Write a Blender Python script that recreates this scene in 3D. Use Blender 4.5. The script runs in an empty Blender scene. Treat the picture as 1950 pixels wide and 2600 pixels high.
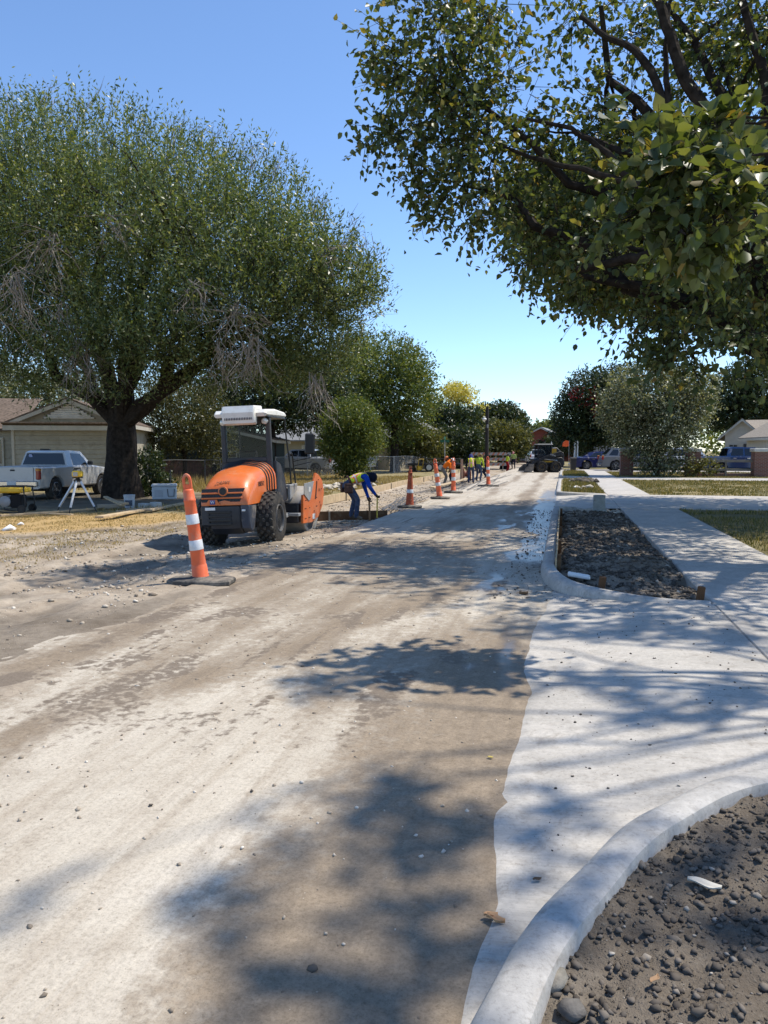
import bpy, bmesh, math, random
import numpy as np
from mathutils import Matrix, Vector, Quaternion
R = math.radians
random.seed(7)
rng = np.random.default_rng(11)
S = bpy.context.scene
COL = S.collection

# ------------------------------------------------------------------ camera
PITCH = math.atan(157 / 1950); YAW = R(13.15); EYE = 1.6
cd = bpy.data.cameras.new('camera'); cam = bpy.data.objects.new('camera', cd); COL.objects.link(cam)
cd.sensor_fit = 'HORIZONTAL'; cd.sensor_width = 36; cd.lens = 36.0
cd.clip_start = 0.05; cd.clip_end = 3000
cam.location = (0, 0, EYE)
cam.rotation_euler = (R(90) - PITCH, 0, YAW)
S.camera = cam

# ------------------------------------------------------------------ sky, sun, exposure
SUN_EL = R(60); SUN_AZ = R(60)          # azimuth measured from the road direction (+Y) towards +X
w = bpy.data.worlds.new('World'); S.world = w; w.use_nodes = True
nt = w.node_tree; nt.nodes.clear()
sk = nt.nodes.new('ShaderNodeTexSky'); sk.sky_type = 'NISHITA'; sk.sun_disc = False
sk.sun_elevation = SUN_EL; sk.sun_rotation = SUN_AZ; sk.altitude = 0; sk.air_density = 0.9; sk.dust_density = 0.0; sk.ozone_density = 6.0
bg = nt.nodes.new('ShaderNodeBackground'); bg.inputs[1].default_value = 0.148
wo = nt.nodes.new('ShaderNodeOutputWorld')
nt.links.new(sk.outputs[0], bg.inputs[0]); nt.links.new(bg.outputs[0], wo.inputs[0])
sl = bpy.data.lights.new('sun', 'SUN'); sl.energy = 3.9; sl.angle = R(0.7); sl.color = (1.0, 0.93, 0.82)
sun = bpy.data.objects.new('sun', sl); COL.objects.link(sun)
SDIR = Vector((math.cos(SUN_EL) * math.sin(SUN_AZ), math.cos(SUN_EL) * math.cos(SUN_AZ), math.sin(SUN_EL)))
sun.rotation_euler = SDIR.to_track_quat('Z', 'Y').to_euler(); sun.location = (20, 12, 40)
S.view_settings.view_transform = 'Standard'; S.view_settings.look = 'None'
S.view_settings.exposure = 0.62; S.view_settings.gamma = 1.0
S.view_settings.use_curve_mapping = False
S.render.engine = 'CYCLES'
S.cycles.use_denoising = True
S.cycles.max_bounces = 8; S.cycles.transparent_max_bounces = 6
S.cycles.sample_clamp_indirect = 6.0

# ------------------------------------------------------------------ where a photo pixel (1950 wide) meets the place
_fh = (-math.sin(YAW), math.cos(YAW)); _rt = (math.cos(YAW), math.sin(YAW))
def ray(px, py):
    u = (px - 975) / 1950; v = (1300 - py) / 1950
    c, s = math.cos(PITCH), math.sin(PITCH)
    return Vector((_fh[0] * c + u * _rt[0] + v * _fh[0] * s, _fh[1] * c + u * _rt[1] + v * _fh[1] * s, -s + v * c))
def G(px, py, z=0.0):
    d = ray(px, py); t = (z - EYE) / d.z
    return (d.x * t, d.y * t)
def P(px, py, Y):
    d = ray(px, py); t = Y / d.y
    return Vector((d.x * t, d.y * t, EYE + d.z * t))
def pxm(px, Y):                         # metres per photo pixel at that depth
    d = ray(px, 1143); return Y / d.y / 1950 * 1.0

# ------------------------------------------------------------------ numpy noise
def _h(ix, iy, seed):
    n = (ix.astype(np.int64) * 374761393 + iy.astype(np.int64) * 668265263 + seed * 1442695041) & 0xffffffff
    n = ((n ^ (n >> 13)) * 1274126177) & 0xffffffff
    return ((n ^ (n >> 16)) & 0xffff) / 65535.0
def vnoise(x, y, seed=0):
    x = np.asarray(x, float); y = np.asarray(y, float)
    ix = np.floor(x); iy = np.floor(y); fx = x - ix; fy = y - iy
    fx = fx * fx * (3 - 2 * fx); fy = fy * fy * (3 - 2 * fy)
    a = _h(ix, iy, seed); b = _h(ix + 1, iy, seed); c = _h(ix, iy + 1, seed); d = _h(ix + 1, iy + 1, seed)
    return (a + (b - a) * fx) * (1 - fy) + (c + (d - c) * fx) * fy
def fbm(x, y, o=4, seed=0):
    s = 0; a = 0.5; t = 0
    for k in range(o):
        s = s + a * vnoise(x * 2 ** k, y * 2 ** k, seed + k * 17); t += a; a *= 0.5
    return s / t
def sstep(a, b, x):
    t = np.clip((x - a) / (b - a), 0, 1); return t * t * (3 - 2 * t)

# ------------------------------------------------------------------ materials
MATS = {}
def nodes(name):
    m = bpy.data.materials.new(name); m.use_nodes = True
    t = m.node_tree; t.nodes.clear()
    o = t.nodes.new('ShaderNodeOutputMaterial'); b = t.nodes.new('ShaderNodeBsdfPrincipled')
    t.links.new(b.outputs[0], o.inputs[0])
    return m, t, b, o
def nnoise(t, scale, detail=4, vec=None, rough=0.55, dist=0.0):
    n = t.nodes.new('ShaderNodeTexNoise'); n.inputs['Scale'].default_value = scale
    n.inputs['Detail'].default_value = detail; n.inputs['Roughness'].default_value = rough; n.inputs['Distortion'].default_value = dist
    if vec is not None: t.links.new(vec, n.inputs['Vector'])
    return n.outputs['Fac']
def nramp(t, fac, stops):
    r = t.nodes.new('ShaderNodeValToRGB'); e = r.color_ramp.elements
    while len(e) < len(stops): e.new(0.5)
    for i, (p, c) in enumerate(stops):
        e[i].position = p; e[i].color = (c[0], c[1], c[2], 1) if not isinstance(c, (int, float)) else (c, c, c, 1)
    if fac is not None: t.links.new(fac, r.inputs[0])
    return r.outputs[0]
def nmix(t, fac, a, b, mode='MIX'):
    n = t.nodes.new('ShaderNodeMix'); n.data_type = 'RGBA'; n.blend_type = mode
    for s, v in ((n.inputs[0], fac), (n.inputs[6], a), (n.inputs[7], b)):
        if isinstance(v, (int, float)): s.default_value = v
        elif isinstance(v, tuple): s.default_value = (v[0], v[1], v[2], 1)
        else: t.links.new(v, s)
    return n.outputs[2]
def nmath(t, op, a, b=None, clamp=False):
    n = t.nodes.new('ShaderNodeMath'); n.operation = op; n.use_clamp = clamp
    for i, v in enumerate((a, b)):
        if v is None: continue
        if isinstance(v, (int, float)): n.inputs[i].default_value = v
        else: t.links.new(v, n.inputs[i])
    return n.outputs[0]
def ncoord(t, scale=(1, 1, 1), kind='Object'):
    c = t.nodes.new('ShaderNodeTexCoord'); m = t.nodes.new('ShaderNodeMapping'); m.inputs['Scale'].default_value = scale
    t.links.new(c.outputs[kind], m.inputs[0]); return m.outputs[0]
def nbump(t, b, h, strength=0.3, dist=0.01):
    n = t.nodes.new('ShaderNodeBump'); n.inputs['Strength'].default_value = strength; n.inputs['Distance'].default_value = dist
    t.links.new(h, n.inputs['Height']); t.links.new(n.outputs[0], b.inputs['Normal'])
def nattr(t, name):
    a = t.nodes.new('ShaderNodeAttribute'); a.attribute_name = name; return a
def M(name, col, rough=0.6, metal=0.0, var=0.12, scale=6, bump=0.0, spec=0.5, dirt=None, coat=0.0, bscale=None):
    if name in MATS: return MATS[name]
    m, t, b, o = nodes(name)
    vec = ncoord(t)
    n = nnoise(t, scale, 5, vec)
    lo = tuple(max(0, c * (1 - var * 1.4)) for c in col); hi = tuple(min(1, c * (1 + var)) for c in col)
    c = nramp(t, n, [(0.3, lo), (0.7, hi)])
    rf = rough
    if dirt:
        dc, amt, sc = dirt
        dn = nramp(t, nnoise(t, sc, 6, vec, 0.65), [(0.62 - 0.35 * amt, 0.0), (0.80 - 0.2 * amt, 0.9)])
        c = nmix(t, dn, c, dc)
        rr = nmath(t, 'MULTIPLY_ADD', dn, 0.35); 
        rr.node.inputs[2].default_value = rough
        t.links.new(rr, b.inputs['Roughness'])
    else:
        b.inputs['Roughness'].default_value = rough
    t.links.new(c, b.inputs['Base Color'])
    b.inputs['Metallic'].default_value = metal; b.inputs['Specular IOR Level'].default_value = spec
    b.inputs['Coat Weight'].default_value = coat; b.inputs['Coat Roughness'].default_value = 0.08
    if bump: nbump(t, b, nnoise(t, bscale or scale * 6, 4, vec), bump, 0.01)
    MATS[name] = m; return m
def leafmat(name, stops, trans=0.35, rough=0.42, spec=0.4):
    if name in MATS: return MATS[name]
    m, t, b, o = nodes(name)
    g = t.nodes.new('ShaderNodeNewGeometry')
    c = nramp(t, g.outputs['Random Per Island'], stops)
    b.inputs['Roughness'].default_value = rough; b.inputs['Specular IOR Level'].default_value = spec
    t.links.new(c, b.inputs['Base Color'])
    tr = t.nodes.new('ShaderNodeBsdfTranslucent')
    t.links.new(nmix(t, 1.0, c, (1.5, 1.35, 0.45), 'MULTIPLY'), tr.inputs[0])
    mx = t.nodes.new('ShaderNodeMixShader'); mx.inputs[0].default_value = trans
    t.links.new(b.outputs[0], mx.inputs[1]); t.links.new(tr.outputs[0], mx.inputs[2]); t.links.new(mx.outputs[0], o.inputs[0])
    MATS[name] = m; return m
def glassmat(name, tint=(0.02, 0.025, 0.03), rough=0.04, alpha=1.0):
    if name in MATS: return MATS[name]
    m, t, b, o = nodes(name)
    b.inputs['Base Color'].default_value = (*tint, 1); b.inputs['Roughness'].default_value = rough
    b.inputs['Specular IOR Level'].default_value = 0.7
    n = nnoise(t, 2.0, 2, ncoord(t)); t.links.new(nramp(t, n, [(0.3, tuple(x * 0.7 for x in tint)), (0.7, tuple(x * 1.3 for x in tint))]), b.inputs['Base Color'])
    if alpha < 1:
        tp = t.nodes.new('ShaderNodeBsdfTransparent'); tp.inputs[0].default_value = (0.86, 0.9, 0.9, 1)
        mx = t.nodes.new('ShaderNodeMixShader'); mx.inputs[0].default_value = alpha
        t.links.new(tp.outputs[0], mx.inputs[1]); t.links.new(b.outputs[0], mx.inputs[2]); t.links.new(mx.outputs[0], o.inputs[0])
    MATS[name] = m; return m

# ------------------------------------------------------------------ mesh builder
class MB:
    def __init__(s, X=None): s.v = []; s.f = []; s.mi = []; s.X = X
    def add(s, vs, fs, mi=0):
        k = len(s.v)
        if s.X is not None: vs = [s.X @ Vector(p) for p in vs]
        s.v += [tuple(p) for p in vs]; s.f += [tuple(i + k for i in f) for f in fs]; s.mi += [mi] * len(fs); return s
    def box(s, c, d, rot=None, bev=0.0, mi=0):
        hx, hy, hz = d[0] / 2, d[1] / 2, d[2] / 2
        M4 = (rot.to_4x4() if rot is not None else Matrix.Identity(4))
        def tr(p): q = M4 @ Vector(p); return (q.x + c[0], q.y + c[1], q.z + c[2])
        if bev <= 0:
            vs = [tr((x * hx, y * hy, z * hz)) for x in (-1, 1) for y in (-1, 1) for z in (-1, 1)]
            fs = [(0, 1, 3, 2), (4, 6, 7, 5), (0, 4, 5, 1), (2, 3, 7, 6), (0, 2, 6, 4), (1, 5, 7, 3)]
            return s.add(vs, fs, mi)
        b = min(bev, hx * .9, hy * .9, hz * .9)
        vs = []; idx = {}
        for x in (-1, 1):
            for y in (-1, 1):
                for z in (-1, 1):
                    idx[(x, y, z, 0)] = len(vs); vs.append(tr((x * hx, y * (hy - b), z * (hz - b))))
                    idx[(x, y, z, 1)] = len(vs); vs.append(tr((x * (hx - b), y * hy, z * (hz - b))))
                    idx[(x, y, z, 2)] = len(vs); vs.append(tr((x * (hx - b), y * (hy - b), z * hz)))
        fs = []
        I = lambda x, y, z, a: idx[(x, y, z, a)]
        for q in (-1, 1):
            f = [I(q, -1, -1, 0), I(q, 1, -1, 0), I(q, 1, 1, 0), I(q, -1, 1, 0)]; fs.append(f if q > 0 else f[::-1])
            f = [I(-1, q, -1, 1), I(-1, q, 1, 1), I(1, q, 1, 1), I(1, q, -1, 1)]; fs.append(f if q > 0 else f[::-1])
            f = [I(-1, -1, q, 2), I(1, -1, q, 2), I(1, 1, q, 2), I(-1, 1, q, 2)]; fs.append(f if q > 0 else f[::-1])
        for x in (-1, 1):
            for y in (-1, 1):
                f = [I(x, y, -1, 0), I(x, y, -1, 1), I(x, y, 1, 1), I(x, y, 1, 0)]; fs.append(f if x * y > 0 else f[::-1])
            for z in (-1, 1):
                f = [I(x, -1, z, 0), I(x, 1, z, 0), I(x, 1, z, 2), I(x, -1, z, 2)]; fs.append(f if x * z > 0 else f[::-1])
        for y in (-1, 1):
            for z in (-1, 1):
                f = [I(-1, y, z, 1), I(-1, y, z, 2), I(1, y, z, 2), I(1, y, z, 1)]; fs.append(f if y * z > 0 else f[::-1])
        for x in (-1, 1):
            for y in (-1, 1):
                for z in (-1, 1):
                    f = [I(x, y, z, 0), I(x, y, z, 1), I(x, y, z, 2)]; fs.append(f if x * y * z > 0 else f[::-1])
        return s.add(vs, fs, mi)
    def tube(s, path, rad, seg=8, cap=True, mi=0, flat=1.0):
        path = [Vector(p) for p in path]; n = len(path)
        if isinstance(rad, (int, float)): rad = [rad] * n
        vs = []; fs = []
        up = None
        for i in range(n):
            a = path[max(0, i - 1)]; b = path[min(n - 1, i + 1)]
            d = (b - a).normalized() if (b - a).length > 1e-9 else Vector((0, 0, 1))
            if up is None:
                up = d.cross(Vector((0, 0, 1)) if abs(d.z) < 0.9 else Vector((1, 0, 0))).normalized()
            up = (up - d * up.dot(d)).normalized()
            w_ = d.cross(up)
            for k in range(seg):
                t = 2 * math.pi * k / seg
                vs.append(path[i] + up * (math.cos(t) * rad[i]) + w_ * (math.sin(t) * rad[i] * flat))
        for i in range(n - 1):
            for k in range(seg):
                a = i * seg + k; b = i * seg + (k + 1) % seg
                fs.append((a, b, b + seg, a + seg))
        if cap:
            fs.append(tuple(range(seg))[::-1]); fs.append(tuple(range((n - 1) * seg, n * seg)))
        return s.add(vs, fs, mi)
    def lathe(s, prof, seg=24, mat=None, mi=0, arc=None):
        vs = []; fs = []; n = len(prof)
        for (r, z) in prof:
            for k in range(seg):
                t = 2 * math.pi * k / seg
                p = Vector((r * math.cos(t), r * math.sin(t), z))
                vs.append(mat @ p if mat is not None else p)
        for i in range(n - 1):
            for k in range(seg):
                a = i * seg + k; b = i * seg + (k + 1) % seg
                fs.append((a, b, b + seg, a + seg))
        if prof[0][0] > 1e-6: fs.append(tuple(range(seg))[::-1])
        if prof[-1][0] > 1e-6: fs.append(tuple(range((n - 1) * seg, n * seg)))
        return s.add(vs, fs, mi)
    def prism(s, poly, a, b, axis='x', inset=0.0, mi=0):
        """poly in the plane across the axis, extruded from a to b; inset shrinks the two end faces"""
        def pt(p, h):
            return {'x': (h, p[0], p[1]), 'y': (p[0], h, p[1]), 'z': (p[0], p[1], h)}[axis]
        n = len(poly); vs = []; fs = []
        if inset > 0:
            ins = inset_poly(poly, inset)
            e = inset * (1 if b > a else -1)
            rows = [(ins, a), (poly, a + e), (poly, b - e), (ins, b)]
        else: rows = [(poly, a), (poly, b)]
        for pl, h in rows: vs += [pt(p, h) for p in pl]
        for r in range(len(rows) - 1):
            for k in range(n):
                i = r * n + k; j = r * n + (k + 1) % n
                fs.append((i, j, j + n, i + n))
        fs.append(tuple(range(n))[::-1]); fs.append(tuple(range((len(rows) - 1) * n, len(rows) * n)))
        return s.add(vs, fs, mi)
    def ball(s, c, r, seg=12, rings=8, mi=0, rot=None):
        if isinstance(r, (int, float)): r = (r, r, r)
        vs = []; fs = []
        for i in range(rings + 1):
            a = math.pi * i / rings
            for k in range(seg):
                t = 2 * math.pi * k / seg
                p = Vector((r[0] * math.sin(a) * math.cos(t), r[1] * math.sin(a) * math.sin(t), r[2] * math.cos(a)))
                if rot is not None: p = rot @ p
                vs.append(p + Vector(c))
        for i in range(rings):
            for k in range(seg):
                a = i * seg + k; b = i * seg + (k + 1) % seg
                fs.append((a, a + seg, b + seg, b))
        return s.add(vs, fs, mi)
    def build(s, name, mats, parent=None, smooth=True, ang=35):
        me = bpy.data.meshes.new(name); me.from_pydata(s.v, [], s.f)
        if not isinstance(mats, (list, tuple)): mats = [mats]
        for m in mats: me.materials.append(m)
        if len(mats) > 1: me.polygons.foreach_set('material_index', s.mi)
        bm = bmesh.new(); bm.from_mesh(me); bmesh.ops.recalc_face_normals(bm, faces=bm.faces); bm.to_mesh(me); bm.free()
        if smooth:
            me.shade_smooth(); me.set_sharp_from_angle(angle=R(ang))
        me.update()
        return obj(name, me, parent)
def inset_poly(poly, d):
    n = len(poly); area = sum(poly[i][0] * poly[(i + 1) % n][1] - poly[(i + 1) % n][0] * poly[i][1] for i in range(n))
    sg = 1 if area > 0 else -1; out = []
    for i in range(n):
        p0, p1, p2 = Vector(poly[i - 1][:2]), Vector(poly[i][:2]), Vector(poly[(i + 1) % n][:2])
        e1 = (p1 - p0).normalized(); e2 = (p2 - p1).normalized()
        n1 = Vector((-e1.y, e1.x)) * sg; n2 = Vector((-e2.y, e2.x)) * sg
        m = (n1 + n2); L = max(0.5, m.length_squared / 2)
        q = p1 + m / L * d * 1.0 / 1.0 if m.length > 1e-6 else p1
        out.append((q.x, q.y))
    return out
def obj(name, me, parent=None):
    o = bpy.data.objects.new(name, me); COL.objects.link(o)
    if parent is not None: o.parent = parent
    return o
def tag(o, label=None, cat=None, group=None, kind=None):
    if label: o['label'] = label
    if cat: o['category'] = cat
    if group: o['group'] = group
    if kind: o['kind'] = kind
    return o
def thing(name, label, cat, loc=(0, 0, 0), rz=0.0, group=None):
    o = bpy.data.objects.new(name, None); COL.objects.link(o); o.empty_display_size = 0.2
    o.location = loc; o.rotation_euler = (0, 0, rz)
    return tag(o, label, cat, group)
def copy_tree(o, parent=None):
    c = o.copy(); COL.objects.link(c); c.parent = parent
    for ch in list(o.children): copy_tree(ch, c)
    return c
def npmesh(name, V, F, mats, parent=None, smooth=False, fidx=None, attrs=None):
    """V (n,3), F (m,k) numpy"""
    me = bpy.data.meshes.new(name); n, m, k = len(V), len(F), F.shape[1]
    me.vertices.add(n); me.vertices.foreach_set('co', np.ascontiguousarray(V, dtype=np.float32).ravel())
    me.loops.add(m * k); me.loops.foreach_set('vertex_index', np.ascontiguousarray(F, dtype=np.int32).ravel())
    me.polygons.add(m); me.polygons.foreach_set('loop_start', np.arange(0, m * k, k, dtype=np.int32))
    try: me.polygons.foreach_set('loop_total', np.full(m, k, dtype=np.int32))
    except Exception: pass
    if not isinstance(mats, (list, tuple)): mats = [mats]
    for x in mats: me.materials.append(x)
    if fidx is not None: me.polygons.foreach_set('material_index', np.ascontiguousarray(fidx, dtype=np.int32))
    if attrs:
        for nm, arr in attrs.items():
            a = me.attributes.new(nm, 'FLOAT_COLOR', 'POINT')
            c4 = np.ones((n, 4), dtype=np.float32); c4[:, :arr.shape[1]] = arr
            a.data.foreach_set('color', c4.ravel())
    me.update(calc_edges=True)
    if smooth: me.shade_smooth()
    return obj(name, me, parent)
def grid(xs, ys):
    X, Y = np.meshgrid(xs, ys); ny, nx = X.shape
    i = np.arange(ny * nx).reshape(ny, nx)
    F = np.stack([i[:-1, :-1], i[:-1, 1:], i[1:, 1:], i[1:, :-1]], -1).reshape(-1, 4)
    return X, Y, F
def sweep(mb, path, prof, hs=None, mi=0):
    """2-D path (x,y), profile [(offset to the right, z)], optional height factor per point"""
    n = len(path); k = len(prof); vs = []
    for i in range(n):
        a = Vector(path[max(0, i - 1)]); b = Vector(path[min(n - 1, i + 1)]); d = (b - a).normalized()
        r = Vector((d.y, -d.x))
        for (o_, z) in prof:
            h = z if hs is None else (z * hs[i] if z > 0 else z)
            vs.append((path[i][0] + r.x * o_, path[i][1] + r.y * o_, h))
    fs = [(i * k + j, i * k + j + 1, (i + 1) * k + j + 1, (i + 1) * k + j) for i in range(n - 1) for j in range(k - 1)]
    fs += [tuple(range(k)), tuple(range((n - 1) * k, n * k))[::-1]]
    mb.add(vs, fs, mi)
def smooth_path(pts, sub=6):
    out = []
    P_ = [Vector(p) for p in pts]
    for i in range(len(P_) - 1):
        p0 = P_[max(0, i - 1)]; p1 = P_[i]; p2 = P_[i + 1]; p3 = P_[min(len(P_) - 1, i + 2)]
        for k in range(sub):
            t = k / sub
            out.append(0.5 * ((2 * p1) + (p2 - p0) * t + (2 * p0 - 5 * p1 + 4 * p2 - p3) * t * t + (3 * p1 - p0 - 3 * p2 + p3) * t ** 3))
    out.append(P_[-1]); return out
def text_part(name, body, size, mat, parent, loc, rot, ext=0.002, scale=(1, 1, 1)):
    cu = bpy.data.curves.new(name, 'FONT'); cu.body = body; cu.size = size; cu.extrude = ext; cu.align_x = 'CENTER'; cu.align_y = 'CENTER'
    tmp = bpy.data.objects.new(name, cu); COL.objects.link(tmp)
    dg = bpy.context.evaluated_depsgraph_get(); me = bpy.data.meshes.new_from_object(tmp.evaluated_get(dg))
    bpy.data.objects.remove(tmp); me.materials.clear(); me.materials.append(mat)
    o = obj(name, me, parent); o.location = loc; o.rotation_euler = rot; o.scale = scale; return o
ROCKV = None
def rocks(name, pos, size, mats, parent=None, seed=3, flat=0.7, n_lat=3):
    """many small irregular stones in one mesh: pos (n,3), size (n,)"""
    r_ = np.random.default_rng(seed); n = len(pos)
    base = np.array([(0, 0, 1), (.9, 0, .3), (.28, .85, .3), (-.72, .53, .3), (-.72, -.53, .3), (.28, -.85, .3),
                     (.72, .53, -.35), (-.28, .85, -.35), (-.9, 0, -.35), (-.28, -.85, -.35), (.72, -.53, -.35), (0, 0, -.8)])
    tri = np.array([(0, 1, 2), (0, 2, 3), (0, 3, 4), (0, 4, 5), (0, 5, 1), (1, 6, 2), (2, 6, 7), (2, 7, 3), (3, 7, 8), (3, 8, 4),
                    (4, 8, 9), (4, 9, 5), (5, 9, 10), (5, 10, 1), (1, 10, 6), (11, 7, 6), (11, 8, 7), (11, 9, 8), (11, 10, 9), (11, 6, 10)])
    V = base[None] * (1 + r_.normal(0, 0.30, (n, 12, 1))).clip(0.35, 1.7) + r_.normal(0, 0.10, (n, 12, 3))
    sc = np.stack([r_.uniform(0.75, 1.35, n), r_.uniform(0.7, 1.1, n), r_.uniform(0.5, 0.9, n) * flat / 0.7], -1)
    V = V * sc[:, None, :] * size[:, None, None]
    a = r_.uniform(0, 6.28, n); ca, sa = np.cos(a)[:, None], np.sin(a)[:, None]
    x = V[..., 0] * ca - V[..., 1] * sa; y = V[..., 0] * sa + V[..., 1] * ca
    V = np.stack([x, y, V[..., 2]], -1) + pos[:, None, :]
    F = tri[None] + (np.arange(n) * 12)[:, None, None]
    return npmesh(name, V.reshape(-1, 3), F.reshape(-1, 3), mats, parent)
# ================================================================== THE SETTING
def ground_mat():
    m, t, b, o = nodes('bare_ground')
    v = ncoord(t); a = nattr(t, 'mask'); sep = t.nodes.new('ShaderNodeSeparateColor'); t.links.new(a.outputs['Color'], sep.inputs[0])
    n1 = nnoise(t, 0.9, 6, v, 0.6); n2 = nnoise(t, 9, 6, v, 0.65); n3 = nnoise(t, 70, 3, v, 0.6); n4 = nnoise(t, 260, 2, v, 0.6)
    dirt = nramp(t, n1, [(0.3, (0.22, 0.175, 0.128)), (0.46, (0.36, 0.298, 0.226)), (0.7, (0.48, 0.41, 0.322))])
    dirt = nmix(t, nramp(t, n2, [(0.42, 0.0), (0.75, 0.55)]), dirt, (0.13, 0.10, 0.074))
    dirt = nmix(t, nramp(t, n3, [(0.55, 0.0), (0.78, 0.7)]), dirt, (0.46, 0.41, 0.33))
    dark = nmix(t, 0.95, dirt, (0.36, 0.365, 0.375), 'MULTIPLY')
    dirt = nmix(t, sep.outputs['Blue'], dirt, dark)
    straw = nramp(t, n3, [(0.25, (0.26, 0.165, 0.07)), (0.5, (0.46, 0.30, 0.125)), (0.75, (0.60, 0.44, 0.21))])
    straw = nmix(t, nramp(t, n2, [(0.35, 0.0), (0.8, 0.6)]), straw, (0.30, 0.24, 0.13))
    grass = nramp(t, n3, [(0.25, (0.085, 0.085, 0.03)), (0.5, (0.20, 0.17, 0.075)), (0.75, (0.34, 0.28, 0.14))])
    grass = nmix(t, nramp(t, n1, [(0.35, 0.0), (0.65, 0.75)]), grass, (0.30, 0.235, 0.12))
    c = nmix(t, sep.outputs['Red'], dirt, straw); c = nmix(t, sep.outputs['Green'], c, grass)
    t.links.new(c, b.inputs['Base Color']); b.inputs['Roughness'].default_value = 0.95; b.inputs['Specular IOR Level'].default_value = 0.15
    h = nmath(t, 'ADD', nmath(t, 'MULTIPLY', n3, 0.7), nmath(t, 'MULTIPLY', n4, 0.3))
    nbump(t, b, h, 0.75, 0.02)
    return m
MAT_GROUND = ground_mat()

# ---- far ground sheet
def flat_sheet(name, x0, x1, y0, y1, z, mat, mask=(0, 1, 0), nx=2, ny=2):
    X, Y, F = grid(np.linspace(x0, x1, nx), np.linspace(y0, y1, ny))
    V = np.stack([X, Y, np.full_like(X, z)], -1).reshape(-1, 3)
    o = npmesh(name, V, F, mat, attrs={'mask': np.tile(np.array(mask, np.float32), (len(V), 1))})
    return tag(o, kind='structure')
flat_sheet('ground', -900, 900, -60, 1800, -0.45, MAT_GROUND, (0.0, 1, 0.0))

SLAB_X = -4.22
# ---- left side: excavated subgrade, bare dirt, straw, dry lawn
def yb(x): return np.interp(x, [-30, -14, -11.2, -9.6, -8.6, -7.75, -7.5], [9.6, 10.8, 11.9, 13.2, 15.0, 17.5, 400])
def left_h(x, y):
    sub = -0.15 + 0 * x
    tilt = np.interp(x, [-7.4, -6.6, -5.0, -4.3], [-0.06, -0.20, -0.035, -0.02])
    sub = np.where(y < 19, tilt + (sub - tilt) * sstep(16.5, 19, y), sub)
    near = np.interp(x, [-14, -9, -6.5, -5.2, -4.3], [-0.06, -0.10, -0.06, -0.02, -0.012])
    a = sstep(8.5, 13, y)
    road = near + (sub - near) * a
    verge = 0.02 - 0.05 * sstep(-9, -14, x)
    k = sstep(-7.25, -7.8, x)
    h = np.where(y > 17, road + (verge - road) * k, road)
    k2 = sstep(-0.15, 0.25, y - yb(x) + 0.5 * (fbm(x * 1.3, y * 1.3, 4, 5) - 0.5))
    h = np.where(y <= 17.5, road + (verge - road) * k2, h)
    rough = np.where(y > 17, 0.03 + 0.02 * k, 0.11) * (1 - 0.7 * k2 * (y < 17.5))
    rough = rough * sstep(-4.25, -4.9, x) + 0.01
    rough = rough * (1 - 0.75 * np.exp(-(((x + 5.7) / 1.6) ** 2 + ((y - 14.5) / 2.6) ** 2)))
    h = h + rough * (fbm(x * 1.1, y * 1.1, 6, 9) - 0.5) * 1.7 + rough * 0.45 * (fbm(x * 6, y * 6, 3, 21) - 0.5)
    # tyre ruts and graded windrows along the road direction
    h = h + 0.02 * np.sin(x * 9 + 0.8 * np.sin(y * 0.4)) * sstep(3, 6, y) * (1 - sstep(10, 14, y)) * sstep(-4.5, -5.2, x) * (1 - k2)
    # windrow of loose dirt at the slab edge close by
    h = h + 0.05 * np.exp(-((x + 4.75 + 0.2 * np.sin(y * 0.7)) / 0.35) ** 2) * sstep(2, 5, y) * (1 - sstep(9.3, 11, y)) * (0.5 + fbm(x * 2, y * 1, 3, 40))
    return h
def left_full(x, y):
    over = 0.016 - 0.05 * (x - SLAB_X) + 0.10 * (fbm(x * 1.7, y * 0.8, 5, 81) - 0.5) + 0.02 * (fbm(x * 9, y * 9, 3, 82) - 0.5)
    over = np.where(y < 10.5, over, over - 0.5 * sstep(10.3, 11.2, y))
    return np.where(x > SLAB_X - 0.02, np.minimum(over, 0.03), left_h(x, y))
def left_mask(x, y):
    n = fbm(x * 0.8, y * 0.8, 4, 31) - 0.5; d = y - yb(x) + 0.5 * (fbm(x * 1.3, y * 1.3, 4, 5) - 0.5)
    lawn = sstep(-0.4, 0.4, x * 0 + np.where(y > 17.5, -7.9 - x, -9) + 1.2 * n)
    lawn2 = sstep(17.0, 19.5, y + 3 * n) * (x < -7.6)
    straw = sstep(-0.05, 0.35, d) * (x < -7.4)
    straw = np.where(y > 19.5, 0.25 * sstep(0.5, 0.7, n + 0.5), straw)
    g = np.maximum(lawn * (y > 17.5) * 0.9, lawn2 * 0.9)
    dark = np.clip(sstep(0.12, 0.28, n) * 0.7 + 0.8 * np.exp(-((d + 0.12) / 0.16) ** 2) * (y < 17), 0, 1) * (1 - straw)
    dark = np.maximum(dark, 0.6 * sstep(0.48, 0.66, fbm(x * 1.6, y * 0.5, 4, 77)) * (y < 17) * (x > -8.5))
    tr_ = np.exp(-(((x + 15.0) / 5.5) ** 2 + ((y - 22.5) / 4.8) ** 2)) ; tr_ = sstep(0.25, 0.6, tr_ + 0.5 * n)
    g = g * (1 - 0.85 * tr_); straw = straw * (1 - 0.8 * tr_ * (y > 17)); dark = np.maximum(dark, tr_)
    return np.stack([straw * (1 - g), g, dark], -1)
xs = np.concatenate([np.linspace(-90, -24, 23), np.linspace(-23, -13.1, 60), np.arange(-13, SLAB_X - 0.03, 0.065), [SLAB_X], np.arange(SLAB_X + .05, -3.25, .06)])
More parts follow.
